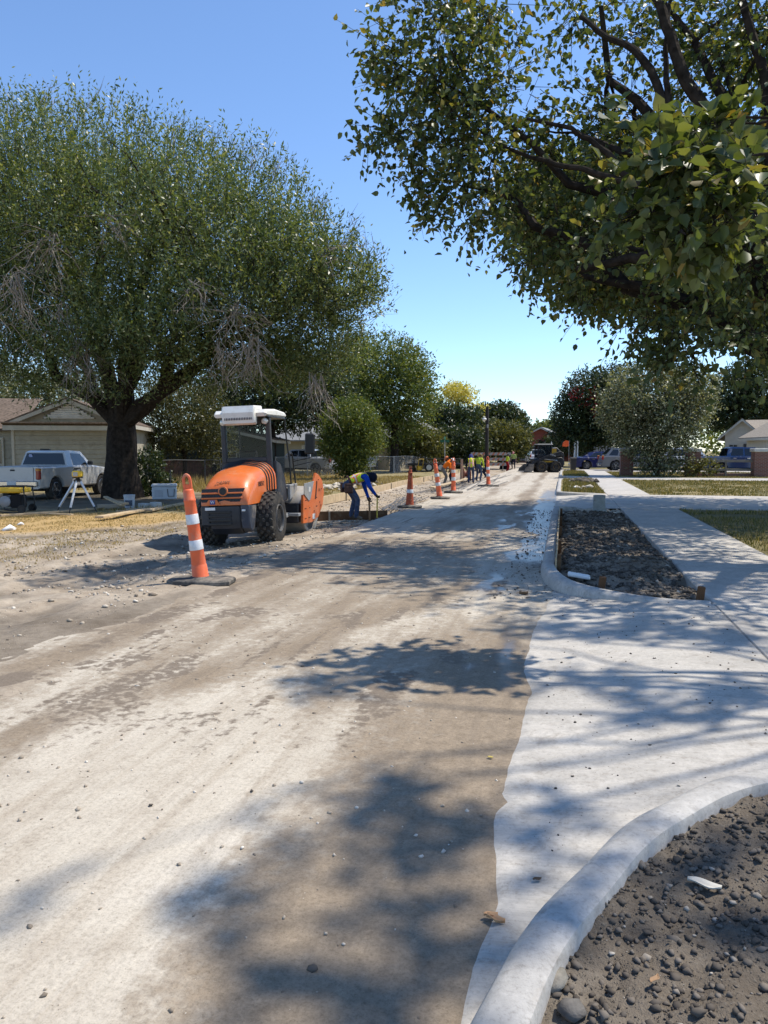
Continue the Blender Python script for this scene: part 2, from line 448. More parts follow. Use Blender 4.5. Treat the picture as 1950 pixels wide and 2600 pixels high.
ys = np.concatenate([np.arange(-4, 2, 0.25), np.arange(2, 18.5, 0.075), np.arange(18.5, 40, 0.3), np.arange(40, 150, 2.5), [200, 420]])
X, Y, F = grid(xs, ys)
Z = left_full(X, Y)
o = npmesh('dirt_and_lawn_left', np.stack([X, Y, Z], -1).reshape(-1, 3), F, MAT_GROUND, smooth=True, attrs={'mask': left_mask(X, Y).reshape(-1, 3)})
tag(o, kind='structure')
def lz(x, y): return float(left_h(np.array([float(x)]), np.array([float(y)]))[0])

# ---- the concrete road slab
def road_mat():
    m, t, b, o = nodes('muddy_concrete')
    v = ncoord(t); vs_ = ncoord(t, (9, 0.55, 1)); vf = ncoord(t, (60, 1.2, 1)); vm = ncoord(t, (1.7, 0.5, 1))
    a = nattr(t, 'mask'); sep = t.nodes.new('ShaderNodeSeparateColor'); t.links.new(a.outputs['Color'], sep.inputs[0])
    st = nnoise(t, 1.0, 6, vs_, 0.62, 0.3); broom = nnoise(t, 1.0, 3, vf, 0.6); bl = nnoise(t, 1.3, 7, v, 0.62, 0.4); fine = nnoise(t, 130, 3, v, 0.65)
    mid = nnoise(t, 14, 5, v, 0.6); bm_ = nnoise(t, 1.0, 6, vm, 0.6, 0.8)
    con = nramp(t, bl, [(0.25, (0.38, 0.327, 0.255)), (0.5, (0.51, 0.455, 0.366)), (0.75, (0.58, 0.525, 0.435))])
    con = nmix(t, nramp(t, st, [(0.45, 0.0), (0.70, 0.55)]), con, (0.335, 0.272, 0.198))
    con = nmix(t, nmath(t, 'MULTIPLY', nramp(t, broom, [(0.4, 0.0), (0.8, 0.35)]), 1.0), con, (0.36, 0.32, 0.27))
    mud = nramp(t, mid, [(0.25, (0.20, 0.155, 0.105)), (0.6, (0.285, 0.225, 0.157)), (0.85, (0.37, 0.30, 0.215))])
    mud = nmix(t, nramp(t, st, [(0.4, 0.0), (0.7, 0.6)]), mud, (0.19, 0.15, 0.108))
    k = nmath(t, 'ADD', sep.outputs['Red'], nmath(t, 'MULTIPLY', nmath(t, 'SUBTRACT', bm_, 0.5), 1.1))
    k = nmath(t, 'ADD', k, nmath(t, 'MULTIPLY', nmath(t, 'SUBTRACT', mid, 0.5), 1.0)); k = nmath(t, 'ADD', k, nmath(t, 'MULTIPLY', nmath(t, 'SUBTRACT', bl, 0.5), 0.7))
    mk = nramp(t, k, [(0.30, 0.0), (0.5, 0.55), (0.78, 1.0)])
    c = nmix(t, mk, con, mud)
    lo = nramp(t, nmath(t, 'ADD', sep.outputs['Blue'], nmath(t, 'MULTIPLY', nmath(t, 'SUBTRACT', mid, 0.5), 1.3)), [(0.42, 0.0), (0.6, 0.9)])
    c = nmix(t, lo, c, (0.17, 0.135, 0.10))
    c = nmix(t, nramp(t, fine, [(0.52, 0.0), (0.75, 0.8)]), c, nmix(t, 1.0, c, (0.62, 0.6, 0.57), 'MULTIPLY'))
    wet = nramp(t, nmath(t, 'ADD', sep.outputs['Green'], nmath(t, 'MULTIPLY', nmath(t, 'SUBTRACT', bm_, 0.5), 0.9)), [(0.36, 0.0), (0.78, 0.9)])
    c = nmix(t, wet, c, nmix(t, 1.0, c, (0.50, 0.48, 0.46), 'MULTIPLY'))
    c = nmix(t, 1.0, c, nramp(t, nnoise(t, 48, 8, v, 0.78), [(0.30, (0.62, 0.61, 0.59)), (0.5, (0.97, 0.97, 0.97)), (0.7, (1.14, 1.14, 1.13))]), 'MULTIPLY')
    c = nmix(t, nramp(t, nnoise(t, 7.5, 8, v, 0.72, 0.6), [(0.52, 0.0), (0.7, 0.6)]), c, nmix(t, 1.0, c, (0.66, 0.63, 0.60), 'MULTIPLY'))
    t.links.new(c, b.inputs['Base Color'])
    rg = t.nodes.new('ShaderNodeMapRange'); t.links.new(wet, rg.inputs[0]); rg.inputs[3].default_value = 0.85; rg.inputs[4].default_value = 0.25
    t.links.new(rg.outputs[0], b.inputs['Roughness']); b.inputs['Specular IOR Level'].default_value = 0.4
    h = nmath(t, 'ADD', nmath(t, 'MULTIPLY', broom, 0.3), nmath(t, 'ADD', nmath(t, 'MULTIPLY', fine, 0.35), nmath(t, 'MULTIPLY', nmath(t, 'MULTIPLY', st, mk), 0.8)))
    h = nmath(t, 'MULTIPLY', h, nmath(t, 'SUBTRACT', 1.0, nmath(t, 'MULTIPLY', wet, 0.8)))
    nbump(t, b, h, 0.5, 0.008)
    return m
MAT_ROAD = road_mat()
KX = -0.27                                     # kerb face
xs = np.linspace(SLAB_X, KX + 0.25, 100)
ys = np.concatenate([np.arange(-4, 1, 0.4), np.arange(1, 12, 0.05), np.arange(12, 32, 0.15), np.arange(32, 70, 0.6), np.arange(70, 170, 3)])
X, Y, F = grid(xs, ys)
edge = -0.42 - 0.33 * Y + 1.5 * (fbm(X * 1.2, Y * 0.9, 6, 3) - 0.5)                 # right-hand mud sheet near the camera
mud = (0.62 + 0.4 * sstep(-1.3, -0.4, X)) * sstep(-0.45, 0.45, X - np.maximum(edge, -2.3)) * (1 - 0.75 * sstep(5.2, 8.5, Y))
# tyre-dragged dirt, in long streaks following the wheel paths
def track(xc, w_, y0, y1, amt, sd, drift=0.0):
    c = xc + 0.22 * (fbm(Y * 0.25, Y * 0 + sd, 3, sd) - 0.5) * 2 + drift * np.clip(9 - Y, 0, 9)
    return amt * np.exp(-((X - c) / w_) ** 2) * sstep(y0 - 1, y0 + 1, Y) * (1 - sstep(y1 - 3, y1 + 3, Y)) * (0.55 + 0.9 * fbm(X * 3, Y * 0.6, 4, sd + 3))
trk = track(-3.85, 0.40, 2.2, 14, 0.85, 4, 0.02) + track(-3.05, 0.33, 2.2, 13, 0.75, 8, 0.05) + track(-2.2, 0.34, 5.6, 19, 0.7, 12) + track(-1.2, 0.28, 8, 30, 0.5, 16) \
    + track(-2.7, 0.3, 18, 60, 0.6, 22) + track(-1.3, 0.3, 20, 60, 0.7, 26) + track(-3.7, 0.3, 20, 60, 0.35, 28)
band = 0.95 * np.exp(-((X + 2.95 - 0.31 * (Y - 3.5) + 0.5 * (fbm(X * 1.5, Y * 0.8, 5, 97) - 0.5)) / 0.40) ** 2) * sstep(2.2, 3.2, Y) * (1 - sstep(8.6, 10.5, Y))
band = np.maximum(band, 0.62 * sstep(6.2, 7.6, Y) * (1 - sstep(13, 16, Y)) * sstep(-0.9, -1.5, X) * (0.55 + 0.9 * fbm(X * 1.3, Y * 0.5, 5, 98)))
mud = np.clip(np.maximum(np.maximum(mud, trk), band), 0, 1)
mud = mud * (1 - 0.85 * np.exp(-(((X + 2.15) / 0.75) ** 2 + ((Y - 3.2) / 1.5) ** 2)))
mud = np.maximum(mud, 0.5 * sstep(12, 15, Y) * (1 - sstep(24, 28, Y)) * sstep(-3.6, -2.6, X))
wet = sstep(-1.15, -0.6, X + 0.3 * (fbm(X * 2, Y * 0.5, 4, 51) - 0.5)) * sstep(9.6, 12, Y) * (1 - sstep(26, 40, Y)) * 0.95
wet = np.maximum(wet, 0.75 * sstep(-1.9, -1.2, X) * sstep(13, 16, Y) * (1 - sstep(20, 22, Y)))
wet = np.maximum(wet, np.exp(-(((X + 0.60 + 0.25 * (fbm(X * 2, Y * 1.1, 4, 53) - 0.5)) / 0.14) ** 2 + ((Y - 5.2) / 1.2) ** 2)) * 0.8)
wet = np.maximum(wet, np.exp(-(((X + 0.75) / 0.5) ** 2 + ((Y - 9.3) / 1.2) ** 2)) * 0.95)
wet = np.maximum(wet, np.exp(-(((X + 0.42) / 0.12) ** 2 + ((Y - 3.1) / 0.8) ** 2)) * 0.6)
wet = np.maximum(wet, 0.62 * sstep(-0.62, -0.42, X + 0.2 * (fbm(X * 3, Y * 2, 4, 55) - 0.5)) * sstep(3.0, 4.0, Y) * (1 - sstep(8, 9.5, Y)))
wet = wet * np.maximum(0.9 * sstep(-0.95, -0.6, X) * sstep(9.5, 11, Y), 1) * sstep(0.36, 0.60, 0.6 * fbm(X * 2.6, Y * 0.7, 6, 52) + 0.4 * fbm(X * 9, Y * 2.5, 4, 54) + 0.02 + 0.10 * sstep(-1.0, -0.6, X) * sstep(9.5, 12, Y))
clump = 0.8 * np.exp(-((X + 3.75) / 0.22) ** 2) * (Y > 3) * (Y < 11) * fbm(X * 4, Y * 2, 4, 61) * 1.3 + 0.55 * np.exp(-((X + 2.2) / 0.18) ** 2) * (Y > 5.5) * (Y < 7.5) * fbm(X * 5, Y * 3, 3, 62) * 1.4
clump = np.clip(np.maximum(clump, 0.6 * sstep(0.56, 0.7, fbm(X * 2.6, Y * 1.0, 5, 88)) * sstep(2, 5, Y) * (1 - sstep(12, 16, Y))), 0, 1)
clump = np.maximum(clump, 0.65 * sstep(-0.55, -0.35, X) * sstep(9.5, 11, Y) * (1 - sstep(19, 22, Y)) * sstep(0.45, 0.6, fbm(X * 6, Y * 2.5, 4, 90)))
fine_ = sstep(0.54, 0.66, fbm(X * 16, Y * 0.55, 4, 93)) * sstep(0.42, 0.6, fbm(X * 1.4, Y * 0.35, 4, 94)) * sstep(2.5, 4, Y) * (1 - sstep(30, 45, Y))
clump = np.maximum(clump, 0.62 * fine_ * (0.4 + 0.6 * sstep(-1.0, -2.2, X)))
Z = 0.004 * mud * fbm(X * 8, Y * 1.5, 4, 71) + 0.010 * clump * fbm(X * 12, Y * 8, 3, 72)
o = npmesh('road', np.stack([X, Y, Z], -1).reshape(-1, 3), F, MAT_ROAD, smooth=True, attrs={'mask': np.stack([mud, wet, clump], -1).reshape(-1, 3)})
tag(o, kind='structure')
def road_skirt():
    m = MB(); pts = [(SLAB_X - 0.002, y) for y in np.arange(-4, 171, 2.5)]
    vs = []; 
    for (x, y) in pts: vs += [(x, y, 0.0), (x - 0.01, y, -0.4)]
    m.add(vs, [(2 * i, 2 * i + 1, 2 * i + 3, 2 * i + 2) for i in range(len(pts) - 1)])
    return tag(m.build('road_slab_edge', MATS['new_concrete'], None, False), kind='structure')

# ---- new pale concrete of kerbs, apron, pavement
def concrete_mat(name, base, brush=(60, 2, 1), mudamt=0.25):
    m, t, b, o = nodes(name)
    v = ncoord(t); vb = ncoord(t, brush)
    n1 = nnoise(t, 1.1, 6, v, 0.6, 0.3); n2 = nnoise(t, 24, 5, v, 0.65); n3 = nnoise(t, 180, 2, v); br = nnoise(t, 1.0, 3, vb, 0.6)
    c = nramp(t, n1, [(0.25, tuple(x * 0.70 for x in base)), (0.5, base), (0.8, tuple(min(1, x * 1.18) for x in base))])
    c = nmix(t, nramp(t, n2, [(0.48, 0.0), (0.8, 0.6)]), c, tuple(x * 0.55 for x in base)); c = nmix(t, nramp(t, nnoise(t, 5.5, 6, v, 0.65, 0.5), [(0.5, 0.0), (0.75, 0.55)]), c, tuple(x * 0.62 for x in base))
    c = nmix(t, nramp(t, br, [(0.42, 0.0), (0.7, 0.5)]), c, tuple(x * 0.72 for x in base))
    mu = nramp(t, nnoise(t, 2.4, 7, v, 0.7, 0.6), [(0.60, 0.0), (0.72, mudamt)])
    c = nmix(t, mu, c, (0.27, 0.215, 0.155))
    c = nmix(t, 1.0, c, nramp(t, nnoise(t, 48, 8, v, 0.78), [(0.30, (0.62, 0.61, 0.59)), (0.5, (0.97, 0.97, 0.97)), (0.7, (1.14, 1.14, 1.13))]), 'MULTIPLY')
    c = nmix(t, nramp(t, nnoise(t, 7.5, 8, v, 0.72, 0.6), [(0.52, 0.0), (0.7, 0.8)]), c, nmix(t, 1.0, c, (0.66, 0.63, 0.60), 'MULTIPLY'))
    t.links.new(c, b.inputs['Base Color']); b.inputs['Roughness'].default_value = 0.8; b.inputs['Specular IOR Level'].default_value = 0.3
    h = nmath(t, 'ADD', nmath(t, 'MULTIPLY', br, 0.5), nmath(t, 'MULTIPLY', n3, 0.5)); nbump(t, b, h, 0.35, 0.005)
    MATS[name] = m; return m
MAT_NEW = concrete_mat('new_concrete', (0.50, 0.468, 0.415), (3, 90, 1))
MAT_KERB = concrete_mat('kerb_concrete', (0.47, 0.45, 0.415), (40, 40, 2), 0.4)
MAT_WALK = concrete_mat('pavement_concrete', (0.50, 0.468, 0.42), (70, 3, 1), 0.35)
road_skirt()

NEAR = [(-0.30, 0.2), (-0.285, 1.2), (-0.27, 1.72), (-0.13, 2.26), (0.12, 2.85), (0.47, 3.41), (0.97, 3.87), (1.42, 4.12), (2.2, 4.3), (4.0, 4.4)]
FAR = [(-0.28, 9.9), (-0.22, 9.3), (-0.03, 8.65), (0.28, 8.25), (0.72, 8.06), (1.42, 7.9)]
ny_ = lambda x: np.interp(x, [p[0] for p in NEAR], [p[1] for p in NEAR])
fy_ = lambda x: np.interp(x, [p[0] for p in FAR], [p[1] for p in FAR])
def ramp_z(x): return 0.006 + 0.094 * sstep(-0.3, 1.42, x) ** 0.8
AP = [G(*q) for q in ((1180, 2470), (1222, 2370), (1252, 2290), (1240, 2150), (1252, 2060), (1278, 2035), (1256, 2020), (1290, 1930), (1322, 1830), (1345, 1760), (1318, 1705), (1330, 1660), (1350, 1600), (1385, 1545), (1400, 1520))]
def ap_x(y): return np.interp(y, [p[1] for p in AP], [p[0] for p in AP]) + 0.05 * (fbm(y * 3.1, y * 0, 4, 15) - 0.5)
def apron(name):
    ys_ = np.arange(1.9, 9.6, 0.04); V = []
    for y in ys_:
        xl = float(ap_x(np.array([y]))[0]) if y < 9.0 else -0.12
        V.append(np.stack([np.linspace(xl, 1.45, 44), np.full(44, y)], -1))
    V = np.array(V); X_, Y_ = V[..., 0], V[..., 1]
    Z_ = ramp_z(X_) - 0.25 * sstep(0.05, 0.16, ny_(X_) - Y_) - 0.25 * sstep(0.06, 0.18, Y_ - fy_(X_)) + 0.003 * (fbm(X_ * 2, Y_ * 2, 3, 2) - 0.5)
    Z_[:, 0] -= 0.012
    i = np.arange(X_.size).reshape(X_.shape)
    F = np.stack([i[:-1, :-1], i[:-1, 1:], i[1:, 1:], i[1:, :-1]], -1).reshape(-1, 4)
    return tag(npmesh(name, np.stack([X_, Y_, Z_], -1).reshape(-1, 3), F, MAT_NEW, smooth=True), kind='structure')
apron('driveway_apron')
def slab(name, x0, x1, y0, y1, z0, z1, mat, bev=0.012, parent=None, cuts=None):
    m = MB(); m.box(((x0 + x1) / 2, (y0 + y1) / 2, (z0 + z1) / 2), (x1 - x0, y1 - y0, z1 - z0), bev=bev)
    o = m.build(name, mat, parent, False)
    return o
def panels(root_name, x0, x1, y0, y1, zt, mat, step, axis='y', jitter=0.0):
    root = bpy.data.objects.new(root_name, None); COL.objects.link(root); tag(root, kind='structure'); root.location = (0, 0, 0)
    a, b_ = (y0, y1) if axis == 'y' else (x0, x1)
    n = max(1, round((b_ - a) / step)); g = 0.005
    for k in range(n):
        p, q = a + (b_ - a) * k / n + g, a + (b_ - a) * (k + 1) / n - g
        if axis == 'y': slab('panel', x0, x1, p, q, zt - 0.14, zt + random.uniform(-jitter, jitter), mat, 0.012, root)
        else: slab('panel', p, q, y0, y1, zt - 0.14, zt + random.uniform(-jitter, jitter), mat, 0.012, root)
    return root
panels('pavement', 1.45, 2.86, 7.93, 20.85, 0.104, MAT_WALK, 2.6)
panels('pavement', 1.45, 2.86, 27.25, 41.2, 0.104, MAT_WALK, 2.35)
panels('pavement', 1.45, 2.86, 44.6, 57.0, 0.104, MAT_WALK, 2.5)
panels('driveway', 1.455, 9.0, 4.1, 7.92, 0.102, MAT_WALK, 1.41, 'x')
# second driveway, crossing the pavement
panels('driveway', 1.455, 26.0, 20.9, 27.2, 0.10, MAT_WALK, 3.05, 'x')
panels('driveway', 1.455, 20.0, 41.25, 44.55, 0.10, MAT_WALK, 3.05, 'x')
panels('driveway', 1.455, 20.0, 57.1, 64.0, 0.10, MAT_WALK, 3.05, 'x')
def ramp(name, y0, y1):
    X, Y, F = grid(np.linspace(KX - 0.02, 1.45, 24), np.linspace(y0, y1, 12))
    Z = ramp_z(X); Z[:, 0] = -0.05
    return tag(npmesh(name, np.stack([X, Y, Z], -1).reshape(-1, 3), F, MAT_NEW, smooth=True), kind='structure')
ramp('driveway_apron', 20.6, 27.5); ramp('driveway_apron', 41.0, 44.8); ramp('driveway_apron', 56.8, 64.3)

# ---- kerbs
KP = [(-0.085, -0.12), (-0.085, 0.02), (-0.075, 0.095), (-0.055, 0.13), (-0.02, 0.147), (0.055, 0.15), (0.082, 0.142), (0.09, 0.12), (0.092, -0.12)]
def kerb(name, pts, hs=None, sub=7, prof=KP):
    path = smooth_path([(p[0], p[1], 0) for p in pts], sub)
    if hs is not None:
        n = len(path); ts = np.linspace(0, len(pts) - 1, n); hs = list(np.interp(ts, range(len(pts)), hs))
    m = MB(); sweep(m, [(p.x, p.y) for p in path], prof, hs)
    # slight hand-finished waviness
    m.v = [(x + 0.006 * math.sin(y * 5 + x * 9), y, z + (0.004 * math.sin(x * 7 + y * 6) if z > 0.05 else 0)) for (x, y, z) in m.v]
    return tag(m.build(name, MAT_KERB, None, True, 40), kind='structure')
c_ = [(x + o_[0], y + o_[1]) for (x, y), o_ in zip(NEAR, [(.09, 0), (.09, 0), (.09, -.01), (.08, -.04), (.07, -.06), (.06, -.08), (.05, -.09), (.03, -.1), (0, -.1), (0, -.1)])]
kerb('kerb', c_, [1, 1, 1, 1, 1, 1, 0.95, 0.86, 0.75, 0.72], 9)
kerb('kerb', [(1.43, 8.0), (1.1, 8.03), (0.74, 8.15), (0.36, 8.36), (0.07, 8.72), (-0.10, 9.3), (-0.17, 9.95), (-0.18, 11), (-0.18, 14), (-0.18, 17), (-0.18, 19.6), (-0.13, 20.25), (0.06, 20.6), (0.35, 20.75)],
     [0.72, 0.74, 0.8, 0.9, 0.98, 1, 1, 1, 1, 1, 1, 1, 0.95, 0.8], 7, [(-a, z) for a, z in KP][::-1] if False else KP)
for (a, b_) in ((27.3, 41.2), (44.6, 57.0)):
    kerb('kerb', [(1.43, a + .1), (0.9, a + .08), (0.3, a + .12), (-0.02, a + .28), (-0.16, a + .8), (-0.18, a + 2), (-0.18, (a + b_) / 2), (-0.18, b_ - 1.2), (-0.12, b_ - .5), (0.15, b_ - .12), (0.6, b_ - .05)],
         [0.72, 0.85, 1, 1, 1, 1, 1, 1, 1, 0.95, 0.8], 6)
kerb('kerb', [(-0.18, 64.3), (-0.18, 90), (-0.18, 168)], None, 3)

# ---- the dug-up strip between kerb and pavement, and the bare soil by the camera
def soil(name, x0, x1, y0, y1, step, zfun, dark, seed):
    X, Y, F = grid(np.arange(x0, x1 + step, step), np.arange(y0, y1 + step, step))
    Z = zfun(X, Y)
    mk = np.zeros(X.shape + (3,)); mk[..., 2] = dark
    o = npmesh(name, np.stack([X, Y, Z], -1).reshape(-1, 3), F, MAT_GROUND, smooth=True, attrs={'mask': mk.reshape(-1, 3)})
    return tag(o, kind='structure')
def strip_z(x, y):
    e = sstep(-0.08, 0.12, x) * (1 - 0.8 * sstep(1.1, 1.42, x))
    back = np.interp(x, [-0.1, 0.1, 0.4, 0.75, 1.43], [9.3, 8.85, 8.45, 8.22, 8.05])
    inside = sstep(0.0, 0.25, y - back) * (1 - sstep(20.1, 20.5, y))
    mound = 0.03 + 0.13 * e * (0.6 + 0.5 * np.sin(y * 0.75 + 0.6)) * sstep(8.6, 11, y) * (1 - sstep(17.5, 20, y))
    return -0.14 + inside * (mound + 0.13) + inside * (0.17 * (fbm(x * 2.2, y * 2.2, 5, 33) - 0.5) + 0.07 * (fbm(x * 11, y * 11, 3, 34) - 0.5))
soil('soil_strip', -0.10, 1.445, 8.0, 20.5, 0.035, strip_z, 0.55, 1)
def near_z(x, y):
    yk = np.interp(x, [p[0] for p in NEAR], [p[1] for p in NEAR])
    ins = sstep(0.1, 0.22, yk - y)
    return -0.12 + ins * (0.205 + 0.02 * sstep(0.0, 1.2, x) + 0.06 * (fbm(x * 1.8, y * 1.8, 4, 43) - 0.5) + 0.06 * (fbm(x * 8, y * 8, 4, 44) - 0.5) + 0.03 * (fbm(x * 26, y * 26, 2, 45) - 0.5))
soil('soil_bank', -0.18, 3.6, 0.0, 4.4, 0.022, near_z, 0.92, 2)

# ---- lawns of the right-hand side
def lawn_mat():
    m, t, b, o = nodes('dry_lawn')
    v = ncoord(t); n1 = nnoise(t, 0.5, 5, v); n2 = nnoise(t, 50, 4, v); n3 = nnoise(t, 6, 4, v)
    c = nramp(t, n2, [(0.25, (0.075, 0.07, 0.03)), (0.5, (0.15, 0.135, 0.06)), (0.8, (0.28, 0.235, 0.12))])
    c = nmix(t, nramp(t, n1, [(0.35, 0.0), (0.6, 0.85)]), c, (0.31, 0.25, 0.135))
    c = nmix(t, nramp(t, n3, [(0.55, 0.0), (0.8, 0.6)]), c, (0.13, 0.105, 0.07))
    t.links.new(c, b.inputs['Base Color']); b.inputs['Roughness'].default_value = 0.95; b.inputs['Specular IOR Level'].default_value = 0.1
    nbump(t, b, n2, 0.8, 0.03); return m
MAT_LAWN = lawn_mat()
def lawn(name, x0, x1, y0, y1, z, seed):
    X, Y, F = grid(np.linspace(x0, x1, max(2, int((x1 - x0) * 3))), np.linspace(y0, y1, max(2, int((y1 - y0) * 3))))
    Z = z + 0.05 * (fbm(X * 0.8, Y * 0.8, 4, seed) - 0.5)
    return tag(npmesh(name, np.stack([X, Y, Z], -1).reshape(-1, 3), F, MAT_LAWN, smooth=True), kind='structure')
lawn('lawn', 2.87, 14, 8.0, 20.85, 0.085, 3); lawn('lawn', 2.87, 30, 27.25, 41.2, 0.085, 4); lawn('lawn', 2.87, 30, 44.6, 57, 0.085, 5)
lawn('verge', -0.09, 1.445, 27.55, 41.0, 0.09, 6); lawn('verge', -0.09, 1.445, 44.9, 56.8, 0.09, 7)
lawn('lawn', -0.05, 40, 64.2, 130, 0.06, 8)
def blades(name, n, x0, x1, y0, y1, zfun, hmin, hmax, mat, seed, lean=0.5, wid=0.006, dens=None):
    r_ = np.random.default_rng(seed)
    x = r_.uniform(x0, x1, n); y = r_.uniform(y0, y1, n)
    k = fbm(x * 1.5, y * 1.5, 4, seed) > (dens if dens is not None else 0.36); x = x[k]; y = y[k]; n = len(x)
    z = zfun(x, y); h = r_.uniform(hmin, hmax, n) * (0.4 + 1.1 * fbm(x * 0.9, y * 0.9, 3, seed + 1)); a = r_.uniform(0, 6.28, n); l = r_.uniform(0, lean, n) * h
    ww = wid * r_.uniform(0.7, 1.6, n); b = r_.uniform(0, 6.28, n)
    p0 = np.stack([x - np.cos(a) * ww, y - np.sin(a) * ww, z - 0.01], -1); p1 = np.stack([x + np.cos(a) * ww, y + np.sin(a) * ww, z - 0.01], -1)
    p2 = np.stack([x + np.cos(b) * l, y + np.sin(b) * l, z + h], -1)
    V = np.stack([p0, p1, p2], 1).reshape(-1, 3); F = np.arange(n * 3).reshape(n, 3)
    return npmesh(name, V, F, mat)
GRASS = leafmat('grass_blades', [(0.0, (0.07, 0.085, 0.025)), (0.4, (0.14, 0.14, 0.05)), (0.7, (0.27, 0.22, 0.10)), (1.0, (0.36, 0.28, 0.14))], 0.25, 0.7, 0.15)
DRYG = leafmat('dry_grass_blades', [(0.0, (0.20, 0.15, 0.07)), (0.4, (0.34, 0.26, 0.12)), (0.75, (0.46, 0.35, 0.17)), (1.0, (0.17, 0.16, 0.06))], 0.25, 0.8, 0.1)
for (nm, n, x0, x1, y0, y1, sd, lab) in (('lawn_grass', 30000, 2.9, 9, 8.1, 20.8, 61, 'short dry lawn grass right of the dappled pavement'),
                                    ('lawn_grass', 42000, 2.9, 20, 27.3, 41, 62, 'sunlit yellow green lawn grass in front of the brick pillars'),
                                    ('lawn_grass', 26000, 2.9, 20, 44.7, 56.5, 63, 'yellowing lawn grass around the brick pillars')):
    wd = 0.008 if y0 < 20 else 0.016
    tag(blades(nm, n, x0, x1, y0, y1, lambda x, y: 0.085 + 0 * x, 0.02, 0.10, GRASS, sd, 0.8, wd), lab, 'grass', kind='stuff')
tag(blades('verge_grass', 9000, 0.0, 1.4, 27.7, 40.8, lambda x, y: 0.09 + 0 * x, 0.04, 0.16, GRASS, 64, 0.8, 0.016), 'grass tufts in the kerbed island with white rubbish', 'grass', kind='stuff')
tag(blades('verge_grass', 6000, 0.0, 1.4, 45, 56.5, lambda x, y: 0.09 + 0 * x, 0.04, 0.14, GRASS, 65, 0.8, 0.018), 'grass in the farther small kerbed island', 'grass', kind='stuff')
tag(blades('straw', 38000, -17, -7.6, 9.6, 17.6, lambda x, y: left_h(x, y), 0.01, 0.05, DRYG, 66, 2.2, 0.007, 0.33), 'golden straw scattered over the verge below the tripod', 'straw', kind='stuff')
tag(blades('dry_grass', 46000, -18, -7.9, 18, 45, lambda x, y: left_h(x, y) - 0.3 * (((x + 15.0) / 5.5) ** 2 + ((y - 22.5) / 4.8) ** 2 < 1.0), 0.03, 0.14, DRYG, 67, 1.0, 0.014, 0.36), 'dry yellow grass between kerb form and chain-link fence', 'dry grass', kind='stuff')
tag(blades('dry_grass', 16000, -26, -13.5, 27, 50, lambda x, y: left_h(x, y), 0.08, 0.45, DRYG, 68, 0.6, 0.014, 0.5), 'taller dry weeds along the chain-link fence', 'dry grass', kind='stuff')

# ---- loose stones and clods
MAT_PEB = leafmat('pebble_stone', [(0.0, (0.16, 0.13, 0.10)), (0.35, (0.30, 0.25, 0.19)), (0.75, (0.46, 0.40, 0.32)), (1.0, (0.62, 0.57, 0.49))], 0.0, 0.9, 0.2)
MAT_CLOD = leafmat('soil_clods', [(0.0, (0.075, 0.064, 0.053)), (0.6, (0.125, 0.107, 0.088)), (0.96, (0.18, 0.155, 0.128)), (1.0, (0.42, 0.38, 0.32))], 0.0, 0.95, 0.1)
def scatter(n, x0, x1, y0, y1, zf, smin, smax, seed, power=3.0, keep=None, sink=0.35):
    r_ = np.random.default_rng(seed); x = r_.uniform(x0, x1, n); y = r_.uniform(y0, y1, n)
    if keep is not None: k = keep(x, y); x = x[k]; y = y[k]
    s = smin + (smax - smin) * r_.uniform(0, 1, len(x)) ** power
    return np.stack([x, y, zf(x, y) + s * sink], -1), s
p, s_ = scatter(5200, SLAB_X, KX, 1.2, 14, lambda x, y: 0 * x, 0.0016, 0.0125, 5, 6)
tag(rocks('road_pebbles', p, s_, MAT_PEB, None, 5), 'small pebbles strewn over the muddy road slab', 'pebbles', kind='stuff')
p, s_ = scatter(1100, -0.75, KX + .3, 8.2, 21, lambda x, y: 0 * x + .004, 0.004, 0.022, 6, 5)
tag(rocks('gutter_debris', p, s_, MAT_CLOD, None, 6), 'dark crumbs of soil lying in the wet gutter', 'debris', kind='stuff')
p, s_ = scatter(30000, -13, SLAB_X - 0.05, 3, 17.2, left_h, 0.004, 0.034, 7, 9, lambda x, y: (fbm(x * 1.4, y * 1.4, 4, 8) > 0.42) & (y < yb(x) + 0.2))
tag(rocks('gravel', p, s_, MAT_PEB, None, 7), 'pale gravel and crumbled soil on the bare ground beside the slab', 'gravel', kind='stuff')
p, s_ = scatter(3500, -7.3, SLAB_X - .05, 17, 45, left_h, 0.01, 0.04, 8, 5)
tag(rocks('subgrade_gravel', p, s_, MAT_PEB, None, 8), 'loose gravel on the dug-out road bed beyond the roller', 'gravel', kind='stuff')
p, s_ = scatter(24000, -0.02, 1.43, 8.1, 20.3, strip_z, 0.004, 0.04, 9, 8)
tag(rocks('strip_clods', p, s_, MAT_CLOD, None, 9), 'dark soil clods heaped between kerb and pavement', 'soil clods', kind='stuff')
inn = lambda x, y: (np.interp(x, [q[0] for q in NEAR], [q[1] for q in NEAR]) - y) > 0.24
p, s_ = scatter(52000, -0.1, 2.5, 1.0, 4.3, near_z, 0.0016, 0.016, 10, 8, inn)
tag(rocks('bank_clods', p, s_, MAT_CLOD, None, 10), 'crumbly soil clods behind the near curved kerb', 'soil clods', kind='stuff')
p, s_ = scatter(900, -0.1, 1.4, 3.0, 8.5, lambda x, y: ramp_z(x), 0.0015, 0.010, 12, 6, lambda x, y: (y > ny_(x) + .05) & (y < fy_(x)))
tag(rocks('apron_crumbs', p, s_, MAT_CLOD, None, 12), 'soil crumbs on the pale driveway apron', 'debris', kind='stuff')
